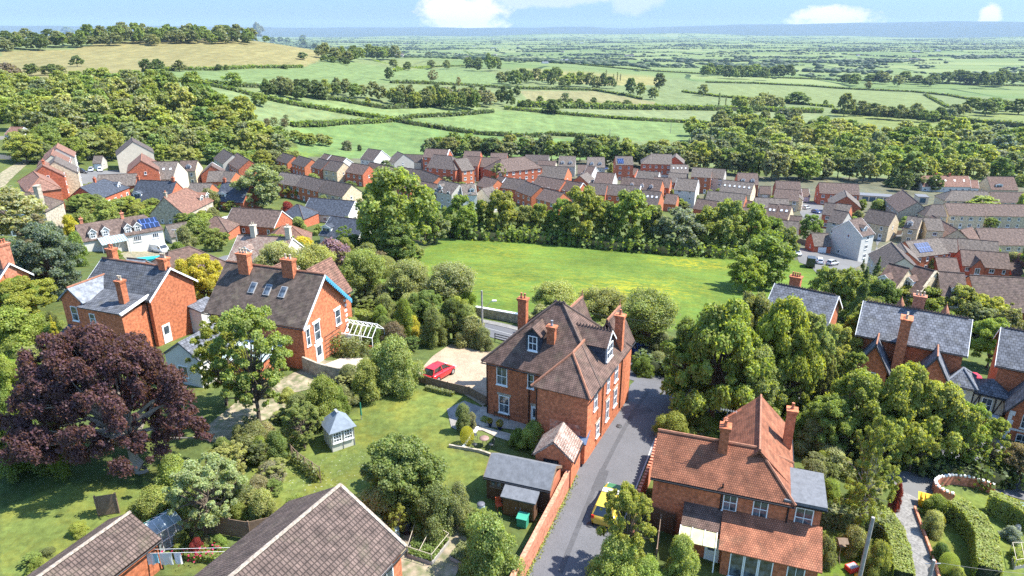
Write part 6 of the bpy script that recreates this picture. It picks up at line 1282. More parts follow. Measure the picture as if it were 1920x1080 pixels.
# ---------------------------------------------------------------- white cottage with dormers and canopy
def cottage():
    z0=-12.6; A=P(153,453,z0+2.7); B=P(303,428,z0+2.7); L_=(B-A).length; rz=math.atan2(B.y-A.y,B.x-A.x); H=House('cottage',(A.x,A.y,z0),rz,'white cottage with dormers, solar panels and a glass canopy, at the left','house'); H.near=False; W_=6.6
    br=RF['brown']; H.walls(0,0,L_,W_,2.7,M_white,-5,'x0',5.5); H.roof(0,0,L_,W_,2.7,5.6,br,'x',False,True,ov=.3,half=.7)
    k=L_/150; H.walls(78*k,-.8,L_,1.5,2.7,M_white,-5,name='front_wall'); H.mono([(77*k,-1.1,2.6),(L_+.2,-1.1,2.6),(L_-.5,W_*.4,5.0),(77*k,W_*.4,5.0)],br,name='front_roof')
    for px in (22,45,86,104): H.dormer(px*k,.2 if px<60 else -.3,2.9,(0,-1),1.1,1.35,2.8,M_white,br,.75,2,2,barge=M_paint)
    H.panels(129*k,1.15,4.05,math.atan(.66),'-y',4,2,1.0,1.55)
    for x,y in ((86*k,W_/2),(12*k,W_/2+.5)): H.chimney(x,y,5,6.9,.6,.6,M_wbrick,1)
    H.win(99*k,-.8,1.5,(0,-1),1.7,1.3,4,1); H.win(134*k,-.8,1.5,(0,-1),1.4,1.2,3,1)
    g=mat('canopy_glass',(.38,.46,.48),.15,.1,1); H.mono([(28*k,-4.2,2.2),(76*k,-3.6,2.2),(76*k,-.1,2.9),(28*k,-.1,2.9)],g,.05,'glass_canopy'); m=MB()
    for i in range(11): x=28*k+i*4.8*k; m.tube((x,-4.2,2.27),(x,-.1,2.97),.05,n=4)
    m.tube((28*k,-4.2,2.2),(76*k,-3.6,2.2),.07,n=4)
    for x in (28,52,76): m.tube((x*k,-4.0,-2),(x*k,-4.0,2.2),.06,n=4)
    m.obj('canopy_frame',[mat('pale_green_grey_paint',(.35,.42,.42),.5,.1,1)],H.o)
cottage()
def fence(pts,h,mt,label,name='timber_fence',post=1.8,rail=True,px=True,slat=False,pm=None):
    W3=[G(*p) for p in pts] if px else [Vector((p[0],p[1],zt(*p))) for p in pts]; o=empty(name,W3[0],0,label,'fence'); b=W3[0]
    for i in range(len(W3)-1):
        d=W3[i+1]-W3[i]; L_=math.hypot(d.x,d.y); n=max(1,round(L_/post))
        for k in range(n+(i==len(W3)-2)):
            p=W3[i]+d*(k/n); g=zt(p.x,p.y); MB().box(p.x-b.x-.05,p.y-b.y-.05,g-b.z-.3,p.x-b.x+.05,p.y-b.y+.05,g-b.z+h+.08).obj('post',[pm or mt],o)
        for k in range(n):
            p=W3[i]+d*(k/n); q=W3[i]+d*((k+1)/n); m=MB()
            s=Vector((-d.y,d.x,0)).normalized()*.02
            def qd(z0,z1,a=0,c=1):
                P0=p.lerp(q,a);P1=p.lerp(q,c); g0=zt(P0.x,P0.y)-b.z; g1=zt(P1.x,P1.y)-b.z; x0,y0,x1,y1=P0.x-b.x,P0.y-b.y,P1.x-b.x,P1.y-b.y
                m.add([(x0-s.x,y0-s.y,g0+z0),(x1-s.x,y1-s.y,g1+z0),(x1-s.x,y1-s.y,g1+z1),(x0-s.x,y0-s.y,g0+z1),(x0+s.x,y0+s.y,g0+z0),(x1+s.x,y1+s.y,g1+z0),(x1+s.x,y1+s.y,g1+z1),(x0+s.x,y0+s.y,g0+z1)],[(0,1,2,3),(7,6,5,4),(0,4,5,1),(3,2,6,7),(0,3,7,4),(1,5,6,2)])
            if rail: [qd(h*z,h*z+.10) for z in (.35,.65,.95)]
            else: qd(.05,h,.03,.97)
            m.obj('rails' if rail else 'panel',[mt],o)
    return o
# ---------------------------------------------------------------- vehicles
def paint(name,c): return mat(name,c,.25,.04,1,spec=.8)
M_tyre=mat('tyre_rubber',(.02,.02,.02),.9,.1,3); M_rim=mat('alloy',(.45,.45,.46),.3,.1,3,metal=.6)
M_lamp=mat('headlight_glass',(.7,.72,.72),.1,.05,3,spec=.9); M_tail=mat('tail_light_red',(.45,.02,.02),.3,.1,3); M_cglass=mat('car_glass',(.02,.025,.03),.05,.2,1,spec=1.)
CARS={}
def car_proto(kind,pt,L_=4.1,W_=1.75,H_=1.45):
    k=(kind,pt.name)
    if k in CARS: return CARS[k]
    parts=[]
    if kind=='hatch': st=[(-.5,.62,.30,.72),(-.485,.80,.22,.9),(-.40,.86,.20,.98),(-.15,.88,.18,1.0),(.15,.88,.18,1.0),(.30,.84,.2,.98),(.42,.74,.22,.92),(.49,.60,.28,.78),(.5,.5,.34,.66)]; cab=[(-.47,.86,.80,.72),(-.38,1.35,.62,.60),(-.10,1.45,.60,.56),(.10,1.40,.61,.57),(.29,.88,.80,.72)]
    elif kind=='van': st=[(-.5,1.15,.35,.92),(-.49,1.2,.3,.97),(-.2,1.2,.28,1),(.2,1.2,.28,1),(.30,1.15,.28,1),(.42,1.0,.3,.96),(.49,.75,.32,.85),(.5,.6,.38,.75)]; cab=[(-.495,1.2,.96,.92),(-.48,1.95,.86,.84),(.16,1.95,.86,.84),(.24,1.9,.85,.82),(.38,1.1,.93,.85)]
    else: st=[(-.5,.62,.32,.72),(-.48,.86,.24,.9),(-.38,.92,.2,.97),(0,.93,.18,1),(.28,.90,.2,.98),(.43,.80,.24,.92),(.5,.6,.32,.72)]; cab=[(-.47,.9,.82,.75),(-.40,1.42,.66,.62),(-.05,1.52,.62,.6),(.08,1.48,.62,.6),(.26,.93,.8,.72)]
    sc_=H_/1.45 if kind!='van' else H_/1.95
    m=MB(); rings=[]
    for x,zt_,zb,w in st: 
        hw=W_/2*w; rings.append([(x*L_,-hw*.9,zb*sc_),(x*L_,-hw,(zb+.18)*sc_),(x*L_,-hw,(zt_-.12)*sc_),(x*L_,-hw*.9,zt_*sc_),(x*L_,hw*.9,zt_*sc_),(x*L_,hw,(zt_-.12)*sc_),(x*L_,hw,(zb+.18)*sc_),(x*L_,hw*.9,zb*sc_)])
    vs=[p for r in rings for p in r]; fs=[(i*8+j,i*8+(j+1)%8,(i+1)*8+(j+1)%8,(i+1)*8+j) for i in range(len(rings)-1) for j in range(8)]
    m.add(vs,fs,0,True); m.add(rings[0],[tuple(range(7,-1,-1))]); m.add(rings[-1],[tuple(range(8))]); 
    # pillars and roof skin in body colour over a dark glasshouse
    g=MB(); rg=[]
    for x,z,wb,wt in cab: hw=W_/2; rg.append([(x*L_,-hw*wb,z*sc_ if z<1.0*(1 if kind!='van' else 1.25) else .86*sc_),(x*L_,-hw*(wt if z>1 else wb),z*sc_),(x*L_,hw*(wt if z>1 else wb),z*sc_),(x*L_,hw*wb,z*sc_ if z<1.0*(1 if kind!='van' else 1.25) else .86*sc_)])
    vs=[p for r in rg for p in r]; fs=[(i*4+j,i*4+(j+1)%4,(i+1)*4+(j+1)%4,(i+1)*4+j) for i in range(len(rg)-1) for j in range(4)]
    van=kind=='van'
    (m if van else g).add(vs,fs,0)
    a,b,c=rg[1],rg[2],rg[3]
    m.slab([(a[1][0]-.03,a[1][1]*1.03,a[1][2]+.03),(b[1][0],b[1][1]*1.03,b[1][2]+.035),(c[1][0]+.05,c[1][1]*1.03,c[1][2]+.02),(c[2][0]+.05,c[2][1]*1.03,c[2][2]+.02),(b[2][0],b[2][1]*1.03,b[2][2]+.035),(a[2][0]-.03,a[2][1]*1.03,a[2][2]+.03)],.05)
    for sg in (1,2):
        for i0,i1 in ((0,1),(3,4)): m.tube(rg[i0][sg],rg[i1][sg],.05,.05,4)
        p=Vector(rg[2][sg]); q=Vector((p.x,(W_/2)*.9*(1 if sg==2 else -1),.88*sc_)); m.tube(p,q,.05,.05,4)
    parts.append(('body',m.mesh('body',[pt]),None))
    if van:
        g=MB(); p3,p4=rg[3],rg[4]; g.slab([(p3[1][0]+.12,p3[1][1]*.9,p3[1][2]-.1),(p4[1][0]-.02,p4[1][1]*.92,p4[1][2]+.04),(p4[2][0]-.02,p4[2][1]*.92,p4[2][2]+.04),(p3[2][0]+.12,p3[2][1]*.9,p3[2][2]-.1)],-.04)
        for sg in (-1,1): g.box(.17*L_,sg*W_/2*.93-.04,1.2*sc_,.30*L_,sg*W_/2*.93+.04,1.7*sc_)
    parts.append(('windows',g.mesh('windows',[M_cglass]),None))
    w=MB(); r=.33*min(sc_,1.1); n=14
    w.tube((0,-.1,0),(0,.1,0),r,r,n); wm=w.mesh('tyre',[M_tyre]); rm=MB().tube((0,-.112,0),(0,.112,0),r*.62,r*.62,10).mesh('rim',[M_rim])
    for x in (-.31,.32):
        for y in (-1,1): parts.append(('wheel',wm,(x*L_,y*(W_/2-.09),r,rm)))
    for y in (-1,1):
        parts.append(('headlight',MB().cbox((.478*L_,y*W_/2*.66,.62*sc_),(.16,.34,.15)).mesh('headlight',[M_lamp]),None)); parts.append(('tail_light',MB().cbox((-.487*L_,y*W_/2*.78,.78*sc_),(.10,.2,.26)).mesh('tail_light',[M_tail]),None))
    CARS[k]=parts; return parts
def car(px,py,px2,py2,kind,pt,label,L_=4.1,W_=1.75,H_=1.45,cat='car',name='parked_car'):
    "px,py ground point under the middle; px2,py2 a ground point ahead of the nose"
    a=G(px,py); b=G(px2,py2); rz=math.atan2(b.y-a.y,b.x-a.x); o=empty(name,(a.x,a.y,a.z+.07),rz,label,cat)
    pitch=math.atan2(b.z-a.z,math.hypot(b.x-a.x,b.y-a.y)); o.rotation_euler=(0,-pitch,rz)
    for n,me,w in car_proto(kind,pt,L_,W_,H_):
        c=link(n,me,o)
        if w: c.location=w[:3]; link('rim',w[3],c)
    return o
PW=paint('white_car_paint',(.75,.75,.76)); PR_=paint('red_car_paint',(.62,.018,.022)); PY=paint('yellow_car_paint',(.50,.36,.03)); PK=paint('black_car_paint',(.02,.02,.025)); PS=paint('silver_car_paint',(.42,.43,.45)); PB=paint('blue_car_paint',(.04,.07,.20))
car(823,707,850,692,'hatch',PR_,'bright red hatchback parked on the gravel drive',3.9,1.72,1.45)
yc=car(1143,958,1163,912,'estate',PY,'yellow emergency car parked on the lane beneath the slender tree',4.6,1.85,1.6)
m=MB(); m.cbox((-.05,0,1.72),(.45,1.2,.13)); m.obj('light_bar',[M_paint],yc); m=MB(); m.box(-2.2,-.94,.62,2.0,-.925,.80,0); m.box(-2.2,.925,.62,2.0,.94,.80,0); m.obj('green_stripe',[mat('green_reflective',(.05,.16,.07),.4,.1,1)],yc)
m=MB(); m.slab([(.9,-.7,1.02),(2.05,-.66,.92),(2.05,.66,.92),(.9,.7,1.02)],.02); m.obj('green_bonnet_panel',[mat('green_reflective',(.02,.30,.08))],yc)
car(1578,471,1600,473,'van',PW,'white van parked before the tall white house',5.0,2.0,2.0,'van','parked_van')
car(1624,482,1650,484,'hatch',PW,'white car on the cul-de-sac right of the van',4.3,1.8,1.45)
car(1536,493,1530,480,'hatch',PW,'white car parked beside the dark box van',4.2)
car(1519,500,1520,487,'van',PK,'dark box van on the grass edge of the cul-de-sac',5.0,2.1,2.6,'van','parked_van')
car(1493,478,1502,484,'hatch',PW,'white car half hidden by the tree at the cul-de-sac',4.2)
car(188,321,188,326,'hatch',PW,'white car before the pale garage on the left',4.2); car(171,321,168,326,'hatch',PS,'silver car left of the pale garage',4.2); car(151,324,160,325,'estate',PK,'black car in the parking court on the left',4.6,1.8,1.5)
car(614,339,622,341,'hatch',PW,'white car, left one in front of the cream-ended house',4.2); car(630,342,638,344,'hatch',PB,'blue car, right one in front of the cream-ended house',4.2)
car(519,273,530,273,'van',PW,'white van parked in the rough field by the wood',5.0,2.0,2.2,'van','parked_van')
car(302,474,325,478,'van',PW,'white van on the drive of the white cottage',5.4,2.0,2.3,'van','parked_van')
car(1722,833,1745,840,'hatch',PW,'white car glimpsed under the sycamores',4.2); car(1200,668,1206,674,'hatch',PB,'blue car glimpsed at the lane mouth by the big house',4.2)
for i,(px,py,c,l) in enumerate(((1512,392,PS,'silver car in the upper close'),(1530,400,PB,'blue car in the upper close'),(1700,432,PS,'silver car outside the cream pair'),(1655,447,PR_,'red car outside the detached cream house'),(1835,463,PW,'white car on the terrace access road'),(1880,464,PS,'silver car on the terrace access road'),(1560,497,PS,'silver car at the bottom of the cul-de-sac'),(1226,330,PW,'white car by the long three-storey block'),(1135,318,PB,'blue car among the centre houses'),(960,330,PW,'white car before the big corner block'),(880,347,PS,'silver car by the white-based block'),(690,345,PK,'black car by the house with the white door'),(240,345,PB,'blue car by the long low building'),(395,350,PW,'white car by the stepped gable house'),(1320,382,PW,'white car behind the low brown roof'),(1390,365,PR_,'red car between the estate houses'),(1810,425,PW,'white car by the long terrace'),(1870,424,PB,'blue car by the long terrace'))): car(px,py,px+14,py+(3 if i%2 else -3),'hatch',c,l,4.2)
for a,b,c,d,l in ((1640,446,1690,440,'front'),(1600,380,1612,400,'side'),(1770,420,1830,424,'rear'),(1850,424,1920,427,'rear'),(700,352,740,358,'back'),(560,352,600,360,'back'),(640,356,670,362,'back'),(905,366,940,372,'back'),(1070,372,1110,378,'back'),(1230,392,1270,396,'back'),(1430,432,1475,436,'back'),(1785,382,1840,384,'back'),(1860,386,1915,388,'back'),(1730,470,1745,500,'side')): fence([(a,b),(c,d)],1.6,M_fence,'timber garden fence at the '+l+' of the estate gardens',rail=False,post=4)
# ---------------------------------------------------------------- boat on the drive
p=G(280,494); o=empty('boat',p,R(14),'small turquoise boat with a blue cover on the cottage drive','boat'); m=MB(); rg=[]
for x,w,zb,z2 in ((-2.2,.8,.35,1.1),(-1.0,1.0,.25,1.1),(.6,.95,.25,1.15),(1.7,.55,.4,1.25),(2.4,.05,.8,1.35)): rg.append([(x,-w,z2),(x,-w*.8,zb+.25),(x,0,zb),(x,w*.8,zb+.25),(x,w,z2)])
m.add([q for r in rg for q in r],[(i*5+j,i*5+j+1,(i+1)*5+j+1,(i+1)*5+j) for i in range(4) for j in range(4)],0); m.add(rg[0],[(0,1,2,3,4)]); m.obj('hull',[mat('turquoise_gelcoat',(.02,.42,.50),.3,.1,1)],o)
m=MB(); m.add([(r[0][0],r[0][1],r[0][2]) for r in rg]+[(r[4][0],r[4][1],r[4][2]) for r in rg]+[(r[2][0],0,r[0][2]+.22) for r in rg],[(i,i+1,10+i+1,10+i) for i in range(4)]+[(10+i,10+i+1,5+i+1,5+i) for i in range(4)]); m.obj('cover',[mat('turquoise_canvas',(.03,.40,.45),.7,.2,1)],o)
# ---------------------------------------------------------------- summerhouse, shed, outbuilding
M_sage=mat('pale_sage_boards',(.56,.55,.46),.8,.08,1,c2=(.50,.49,.40),stretch=(10,.5,1)); M_bfelt=mat('blue_grey_felt',(.20,.235,.27),.8,.15,1.5)
f=G(624,848); H=House('summerhouse',f,R(34),'small pale summerhouse with a pointed blue-grey roof on the lawn','summerhouse'); H.near=True; w,d=1.95,2.05
H.walls(0,0,w,d,1.95,M_sage,-.15); m=MB(); e=.22; q=[(-e,-e,1.88),(w+e,-e,1.88),(w+e,d+e,1.88),(-e,d+e,1.88)]; A1=(w/2,d/2-.25,3.1); A2=(w/2,d/2+.25,3.1)
m.slab([q[0],q[1],A1],.07); m.slab([q[1],q[2],A2,A1],.07); m.slab([q[2],q[3],A2],.07); m.slab([q[3],q[0],A1,A2],.07); m.obj('roof',[M_bfelt],H.o); MB().cbox((w/2,d/2,3.12),(.2,.6,.1)).obj('roof_cap',[M_lead],H.o)
for x in (.5,1.45): H.win(x,0,1.3,(0,-1),.75,.95,3,3)
m=MB(); m.tube((w/2,-.02,0),(w/2,-.02,1.9),.03,n=4); m.tube((0,-.02,0),(0,-.02,1.9),.035,n=4); m.tube((w,-.02,0),(w,-.02,1.9),.035,n=4); m.tube((-.02,d*.4,0),(-.02,d*.4,1.9),.03,n=4); m.tube((-.02,d*.7,0),(-.02,d*.7,1.9),.03,n=4); m.obj('cover_strips',[M_grwood],H.o)
H=House('shed',(-1.94,42.48,0),R(-19),'long dark timber shed with a grey felt roof by the lane wall','shed'); H.near=True
H.walls(0,.1,4.85,2.9,2.0,M_wood,-.2,'x',2.85); H.roof(0,.1,4.85,2.9,2.0,2.9,RF['felt'],'x',ov=.22,og=.12,barge=M_fence); H.walls(4.80,.1,4.95,2.9,2.0,mat('orange_boards',(.42,.15,.08),.85,.2,1,stretch=(1,8,1)),-.2,name='end_boards')
for x in (.5,.95,1.4): H.win(x+.05,.1,1.5,(0,-1),.42,.6,1,1,frame=M_fence)
H.walls(1.75,-1.15,4.1,.1,1.5,M_wood,-.2,name='store_wall'); H.mono([(1.6,-1.3,1.55),(4.25,-1.3,1.55),(4.25,.1,1.95),(1.6,.1,1.95)],RF['felt'],name='store_roof')
for x in (2.35,3.5): o=MB().box(x-.55,-1.2,.02,x+.55,-1.155,1.42).obj('door',[mat('brown_board_door',(.17,.085,.035),.8,.3,2,stretch=(9,.6,1))],H.o); MB().cbox((x+(.4 if x<3 else -.4),-1.22,.75),(.06,.04,.12)).obj('handle',[M_lead],o)
m=MB(); m.box(.5,-.35,0,1.2,-.2,.9); 
o=empty('plastic_chair',(-.95,41.25,0),R(20),'orange plastic chair beside the shed doors','chair'); MB().box(-.22,-.22,.4,.22,.22,.45).obj('seat',[mat('orange_plastic',(.55,.10,.04),.5,.1,1)],o); MB().box(-.22,.2,.45,.22,.25,.95).obj('backrest',[mat('orange_plastic',(.55,.10,.04))],o)
for a in (-1,1):
    for b in (-1,1): MB().tube((a*.2,b*.2,0),(a*.2,b*.2,.42),.02,n=4).obj('leg',[mat('orange_plastic',(.55,.10,.04))],o)
H=House('outbuilding',(-1.94,42.48,0),R(-19),'small brick outbuilding with a lichen-speckled gabled roof by the lane wall','outbuilding'); H.near=True
H.walls(2.75,3.6,5.6,6.3,2.3,M_brick,-.2,'y',3.55); H.roof(2.75,3.6,5.6,6.3,2.3,3.6,RF['lichen'],'y',ov=.22,og=.12); H.win(4.0,3.6,1.75,(0,-1),1.2,.55,2,1,frame=M_black)
H=House('lean_to_store',(-1.94,42.48,0),R(-19),'blue-roofed lean-to between the big house and the lane wall','store'); H.near=True
H.walls(4.6,6.9,5.9,8.3,1.7,M_brick,-.2); H.mono([(4.5,6.8,1.75),(6.0,6.8,1.75),(6.0,8.4,2.2),(4.5,8.4,2.2)],mat('blue_plastic_sheet',(.10,.14,.22),.4,.2,1))
# ---------------------------------------------------------------- walls and fences
def wall(pts,h,t,mt,name,label,cat='wall',cap=None,px=True,capw=.04,caph=.07,teeth=None,hz=None):
    W3=[G(*p) for p in pts] if px else [Vector((p[0],p[1],zt(p[0],p[1]))) for p in pts]; m=MB(); c=MB(); tt=MB(); pc=[]
    for i in range(len(W3)-1):
        k=max(1,int((W3[i+1]-W3[i]).length/1.5)); pc+=[W3[i].lerp(W3[i+1],j/k) for j in range(k)]
    pc.append(W3[-1]); hh=lambda i:(h if hz is None else hz(i/(len(pc)-1)))
    def strip(M,off,z0f,z1f):
        vs=[]
        for i,p in enumerate(pc):
            d=pc[min(i+1,len(pc)-1)]-pc[max(i-1,0)]; d.z=0; d.normalize(); s=Vector((-d.y,d.x,0))*(t/2+off); g=zt(p.x,p.y)
            for q,z in ((p-s,z0f(i)),(p-s,z1f(i)),(p+s,z1f(i)),(p+s,z0f(i))): vs.append((q.x,q.y,g+z))
        M.add(vs,[(i*4+j,i*4+(j+1)%4,(i+1)*4+(j+1)%4,(i+1)*4+j) for i in range(len(pc)-1) for j in range(4)]+[(3,2,1,0),tuple(len(vs)-4+j for j in range(4))])
    strip(m,0,lambda i:-.5,lambda i:hh(i)); o=m.obj(name,[mt]); tag(o,label,cat)
    if cap: strip(c,capw,lambda i:hh(i)+.002,lambda i:hh(i)+caph); c.obj('coping',[cap],o)
    if teeth:
        L_=sum((pc[i+1]-pc[i]).length for i in range(len(pc)-1)); n=int(L_/teeth[0]); acc=0;i=0
        for k in range(n):
            s=(k+.5)*L_/n; i=0; a=0
            while i<len(pc)-2 and a+(pc[i+1]-pc[i]).length<s: a+=(pc[i+1]-pc[i]).length; i+=1
            d=pc[i+1]-pc[i]; p=pc[i]+d*((s-a)/d.length); ang=math.atan2(d.y,d.x); M=Matrix.Translation((p.x,p.y,zt(p.x,p.y)+hh(i)))@Matrix.Rotation(ang,4,'Z'); tt.box(-teeth[1]/2,-t/2-.01,0,teeth[1]/2,t/2+.01,teeth[2],0,M)
        tt.obj('castellated_coping',[teeth[3]],o)
    return o
wall([(6.6,50.2),(5.0,45.95),(2.6,39.6),(-.2,32.2)],1.75,.24,M_wbrick,'brick_wall','long red brick garden wall down the left side of the lane',cap=mat('brick_coping',(.52,.24,.15),.9,.25,1.5,fine=5),px=False)
wall([(6.85,50.0),(7.0,51.3)],2.3,.35,M_wbrick,'brick_pier','taller brick pier joining the garden wall to the big house','pier',px=False)
wall([(12.3,49.6),(11.3,46.7),(9.6,42.8),(8.6,39.6)],1.7,.24,M_wbrick,'brick_wall','stepped-top brick wall along the right side of the lane',teeth=(.42,.22,.16,M_wbrick),px=False)
wall([(868,587),(905,594),(960,604),(1010,613)],1.3,.35,M_stone,'stone_wall','pale-topped stone wall between the main street and the meadow',cap=M_paint,caph=.12,capw=.05)
wall([(1010,613),(1080,632),(1190,665),(1290,690)],1.1,.35,M_stone,'stone_wall','stone wall running on behind the big house beneath the pollards',cap=M_conc,caph=.1)
wall([(1786,944),(1768,938),(1752,927),(1749,918),(1758,911),(1785,907),(1820,912),(1850,922),(1862,928)],.9,.22,M_wbrick,'brick_wall','low curved brick wall with white castellated blocks at the drive',teeth=(.36,.2,.14,M_paint))
wall([(1714,955),(1730,1000),(1752,1060),(1760,1090)],.35,.15,M_wbrick,'brick_kerb','dark brick kerb along the right edge of the private drive','kerb')
wall([(570,695),(600,708),(632,716),(655,720)],1.6,.22,M_stone,'stone_wall','dark garden wall below the sunken patio')
wall([(1478,452),(1520,463)],1.7,.15,M_fence,'timber_fence','timber fence joining the brick garages','fence'); wall([(1556,468),(1600,470)],1.6,.15,M_grwood,'timber_fence','pale fence left of the tall white house','fence')
fence([(672,744),(702,718)],1.5,M_grwood,'pale vertical board fence panels below the yellow-green laurel',rail=False)
fence([(775,713),(800,722),(840,733),(880,742),(912,760)],.95,M_fence,'low woven timber fence between lawn and gravel drive',rail=False)
fence([(186,968),(224,962)],1.7,M_fence,'pair of leaning timber fence panels on the lower lawn',rail=False)
fence([(342,1010),(400,1000),(470,1012),(520,1000)],1.5,M_fence,'dark timber fence behind the bottom garden',rail=False)
fence([(1212,985),(1262,1004)],1.8,M_wood,'dark slatted timber gate fence beside the red-tiled house',rail=False)
fence([(1236,1004),(1228,1070)],1.8,M_fence,'timber side fence below the red-tiled house',rail=False)
fence([(928,640),(960,648)],1.0,M_black,'black iron railings beside the main street',name='iron_railings')
fence([(140,312),(152,300),(205,296),(225,297)],1.4,M_paint,'white rail fence by the left hillside houses'); fence([(0,298),(30,300)],1.6,M_grwood,'grey fence in the far left garden',rail=False); fence([(0,262),(30,262)],1.5,M_grwood,'grey fence below the far left cottage',rail=False)
fence([(1640,414),(1668,420)],1.6,M_grwood,'garden fence behind the cream houses',rail=False); fence([(1470,436),(1510,442)],1.6,M_fence,'garden fence behind the end terrace',rail=False)
# lane wear: repair patches, manhole covers, weeds at the wall foot
M_patch=mat('dark_tarmac_patch',(.075,.075,.080),.85,.15,.8,fine=20,coord='OB')
area('tarmac_repair_patch',[(1125,880),(1142,884),(1128,925),(1108,918)],M_patch,.056,.4); area('tarmac_repair_patch',[(1180,770),(1215,764),(1226,772),(1186,782)],M_patch,.056,.4); ribbon('tarmac_trench_repair',[(1050,1075),(1085,985),(1130,880),(1178,790),(1215,735)],.35,M_patch,.0565)
for i,(px,py) in enumerate(((1105,985),(1160,800))): tag(MB().lathe([(.01,.0),(.32,.0),(.32,.012),(.01,.012)],14).obj('manhole_cover',[M_iron_] if False else [mat('cast_iron',(.05,.05,.052),.6,.2,4)],None,G(px,py)+Vector((0,0,.066))),['round manhole cover low on the lane','round manhole cover high on the lane'][i],'manhole cover')
hedge([(5.15,45.9),(2.8,39.6),(0.05,32.3)],.16,.22,'y','ragged weeds along the lane foot of the long garden wall',leaf=.07,px=False,box=False,name='weeds',rough=1.5,cat='weeds',dens=.5)
hedge([(6.95,50.6),(8.9,54.2),(10.9,58.2)],.16,.2,'o','ragged weeds at the lane foot of the big house',leaf=.07,px=False,box=False,name='weeds',rough=1.5,cat='weeds',dens=.5)
# rose trellis
o=empty('rose_trellis',G(575,876),0,'rustic rose trellis of crossed poles along the lawn edge','trellis'); b=o.location; pts=[G(*q) for q in ((548,862),(560,875),(573,885),(588,895),(602,905))]
m=MB()
for i in range(4):
    a,c=pts[i]-b,pts[i+1]-b; MB().tube(a,a+Vector((0,0,1.5)),.04,n=5).obj('post',[M_fence],o)
    m.tube(a+Vector((0,0,1.4)),c+Vector((0,0,1.4)),.03,n=4); m.tube(a+Vector((0,0,.3)),c+Vector((0,0,1.35)),.025,n=4); m.tube(a+Vector((0,0,1.35)),c+Vector((0,0,.3)),.025,n=4)
MB().tube(pts[4]-b,pts[4]-b+Vector((0,0,1.5)),.04,n=5).obj('post',[M_fence],o); m.obj('cross_poles',[M_fence],o)
hedge([(552,866),(575,884),(598,902)],.8,.5,'o','climbing roses growing low on the rustic trellis',leaf=.12,box=False,name='climbing_roses',cat='climber',rough=1.2)
# white glasshouse frame beside the blue-trimmed house
p=G(632,652); o=empty('glasshouse_frame',p,R(-20),'white timber glasshouse frame without glass against the brick house','glasshouse'); m=MB(); L_,D_=4.6,2.6
for i in range(9): x=L_*i/8; m.tube((x,0,1.9),(x,D_/2,3.0),.04,n=4); m.tube((x,D_,1.9),(x,D_/2,3.0),.04,n=4)
m.tube((0,D_/2,3.0),(L_,D_/2,3.0),.05,n=4); m.tube((0,0,1.9),(L_,0,1.9),.05,n=4); m.tube((0,D_,1.9),(L_,D_,1.9),.05,n=4); m.obj('rafters',[M_paint],o)
for x in (0,L_*.33,L_*.66,L_): 
    for y in (0,D_): MB().tube((x,y,-.2),(x,y,1.9),.05,n=4).obj('post',[M_paint],o)
MB().box(0,.03,-.1,L_,.12,.9).obj('base_wall',[M_brick],o); MB().box(0,.0,.9,L_*.5,.04,1.8).obj('panel',[M_paint],o)
hedge([(630,660),(660,668),(690,668)],1.5,1.0,'o','climbers sprawling over the glasshouse frame',leaf=.15,box=False,name='climbing_plant',cat='climber',rough=1.3,bulge=.6)
# ---------------------------------------------------------------- garden things
M_iron=mat('dark_painted_iron',(.04,.045,.05),.5,.2,2)
def gchair(px,py,rz,label):
    p=G(px,py); o=empty('garden_chair',(p.x,p.y,p.z+.03),rz,label,'chair','metal garden chairs on the side lawn'); MB().lathe([(.02,.44),(.22,.44),(.22,.47),(.02,.47)],10).obj('seat',[M_iron],o); m=MB()
    for a in range(7): t=-.5+a/6; m.tube((t*.36,.2,.46),(t*.40,.26,.95-.12*t*t*4),.012,n=4)
    m.tube((-.2,.26,.86),(0,.27,.96),.018,n=4); m.tube((.2,.26,.86),(0,.27,.96),.018,n=4); m.obj('backrest',[M_iron],o)
    for a in (-1,1):
        for b in (-1,1): MB().tube((a*.2,b*.2,0),(a*.15,b*.15,.45),.016,n=4).obj('leg',[M_iron],o)
gchair(890,842,R(150),'metal garden chair left of the round table'); gchair(921,842,R(-60),'high-backed metal garden chair right of the round table'); gchair(890,824,R(30),'metal garden chair behind the round table')
p=G(908,835); o=empty('garden_table',p,0,'round metal garden table on the side lawn','table'); MB().lathe([(.02,.70),(.42,.70),(.42,.73),(.02,.73)],14).obj('tabletop',[mat('rusty_pink_iron',(.32,.2,.17),.6,.3,4)],o)
for a in range(3): MB().tube((.3*math.cos(a*2.1),.3*math.sin(a*2.1),0),(.1*math.cos(a*2.1),.1*math.sin(a*2.1),.7),.02,n=4).obj('leg',[M_iron],o)
p=G(942,783); o=empty('garden_bench',p,R(-26),'dark timber garden bench against the big brick house','bench'); m=MB(); [m.box(-.75,-.25+i*.13,.42,.75,-.14+i*.13,.46) for i in range(4)]; m.obj('seat',[M_wood],o); m=MB(); [m.box(-.7+i*.2,.24,.46,-.62+i*.2,.28,.88) for i in range(8)]; m.box(-.75,.23,.88,.75,.3,.96); m.obj('backrest',[M_wood],o)
for a in (-.72,.72):
    for b in (-.22,.25): MB().box(a-.03,b-.03,0,a+.03,b+.03,.6).obj('leg',[M_wood],o)
T(876,833,797,27,'ball','Y','golden clipped cylinder-shaped shrub at the corner of the side lawn')
M_blue=mat('blue_glazed_pot',(.02,.03,.09),.3,.2,3)
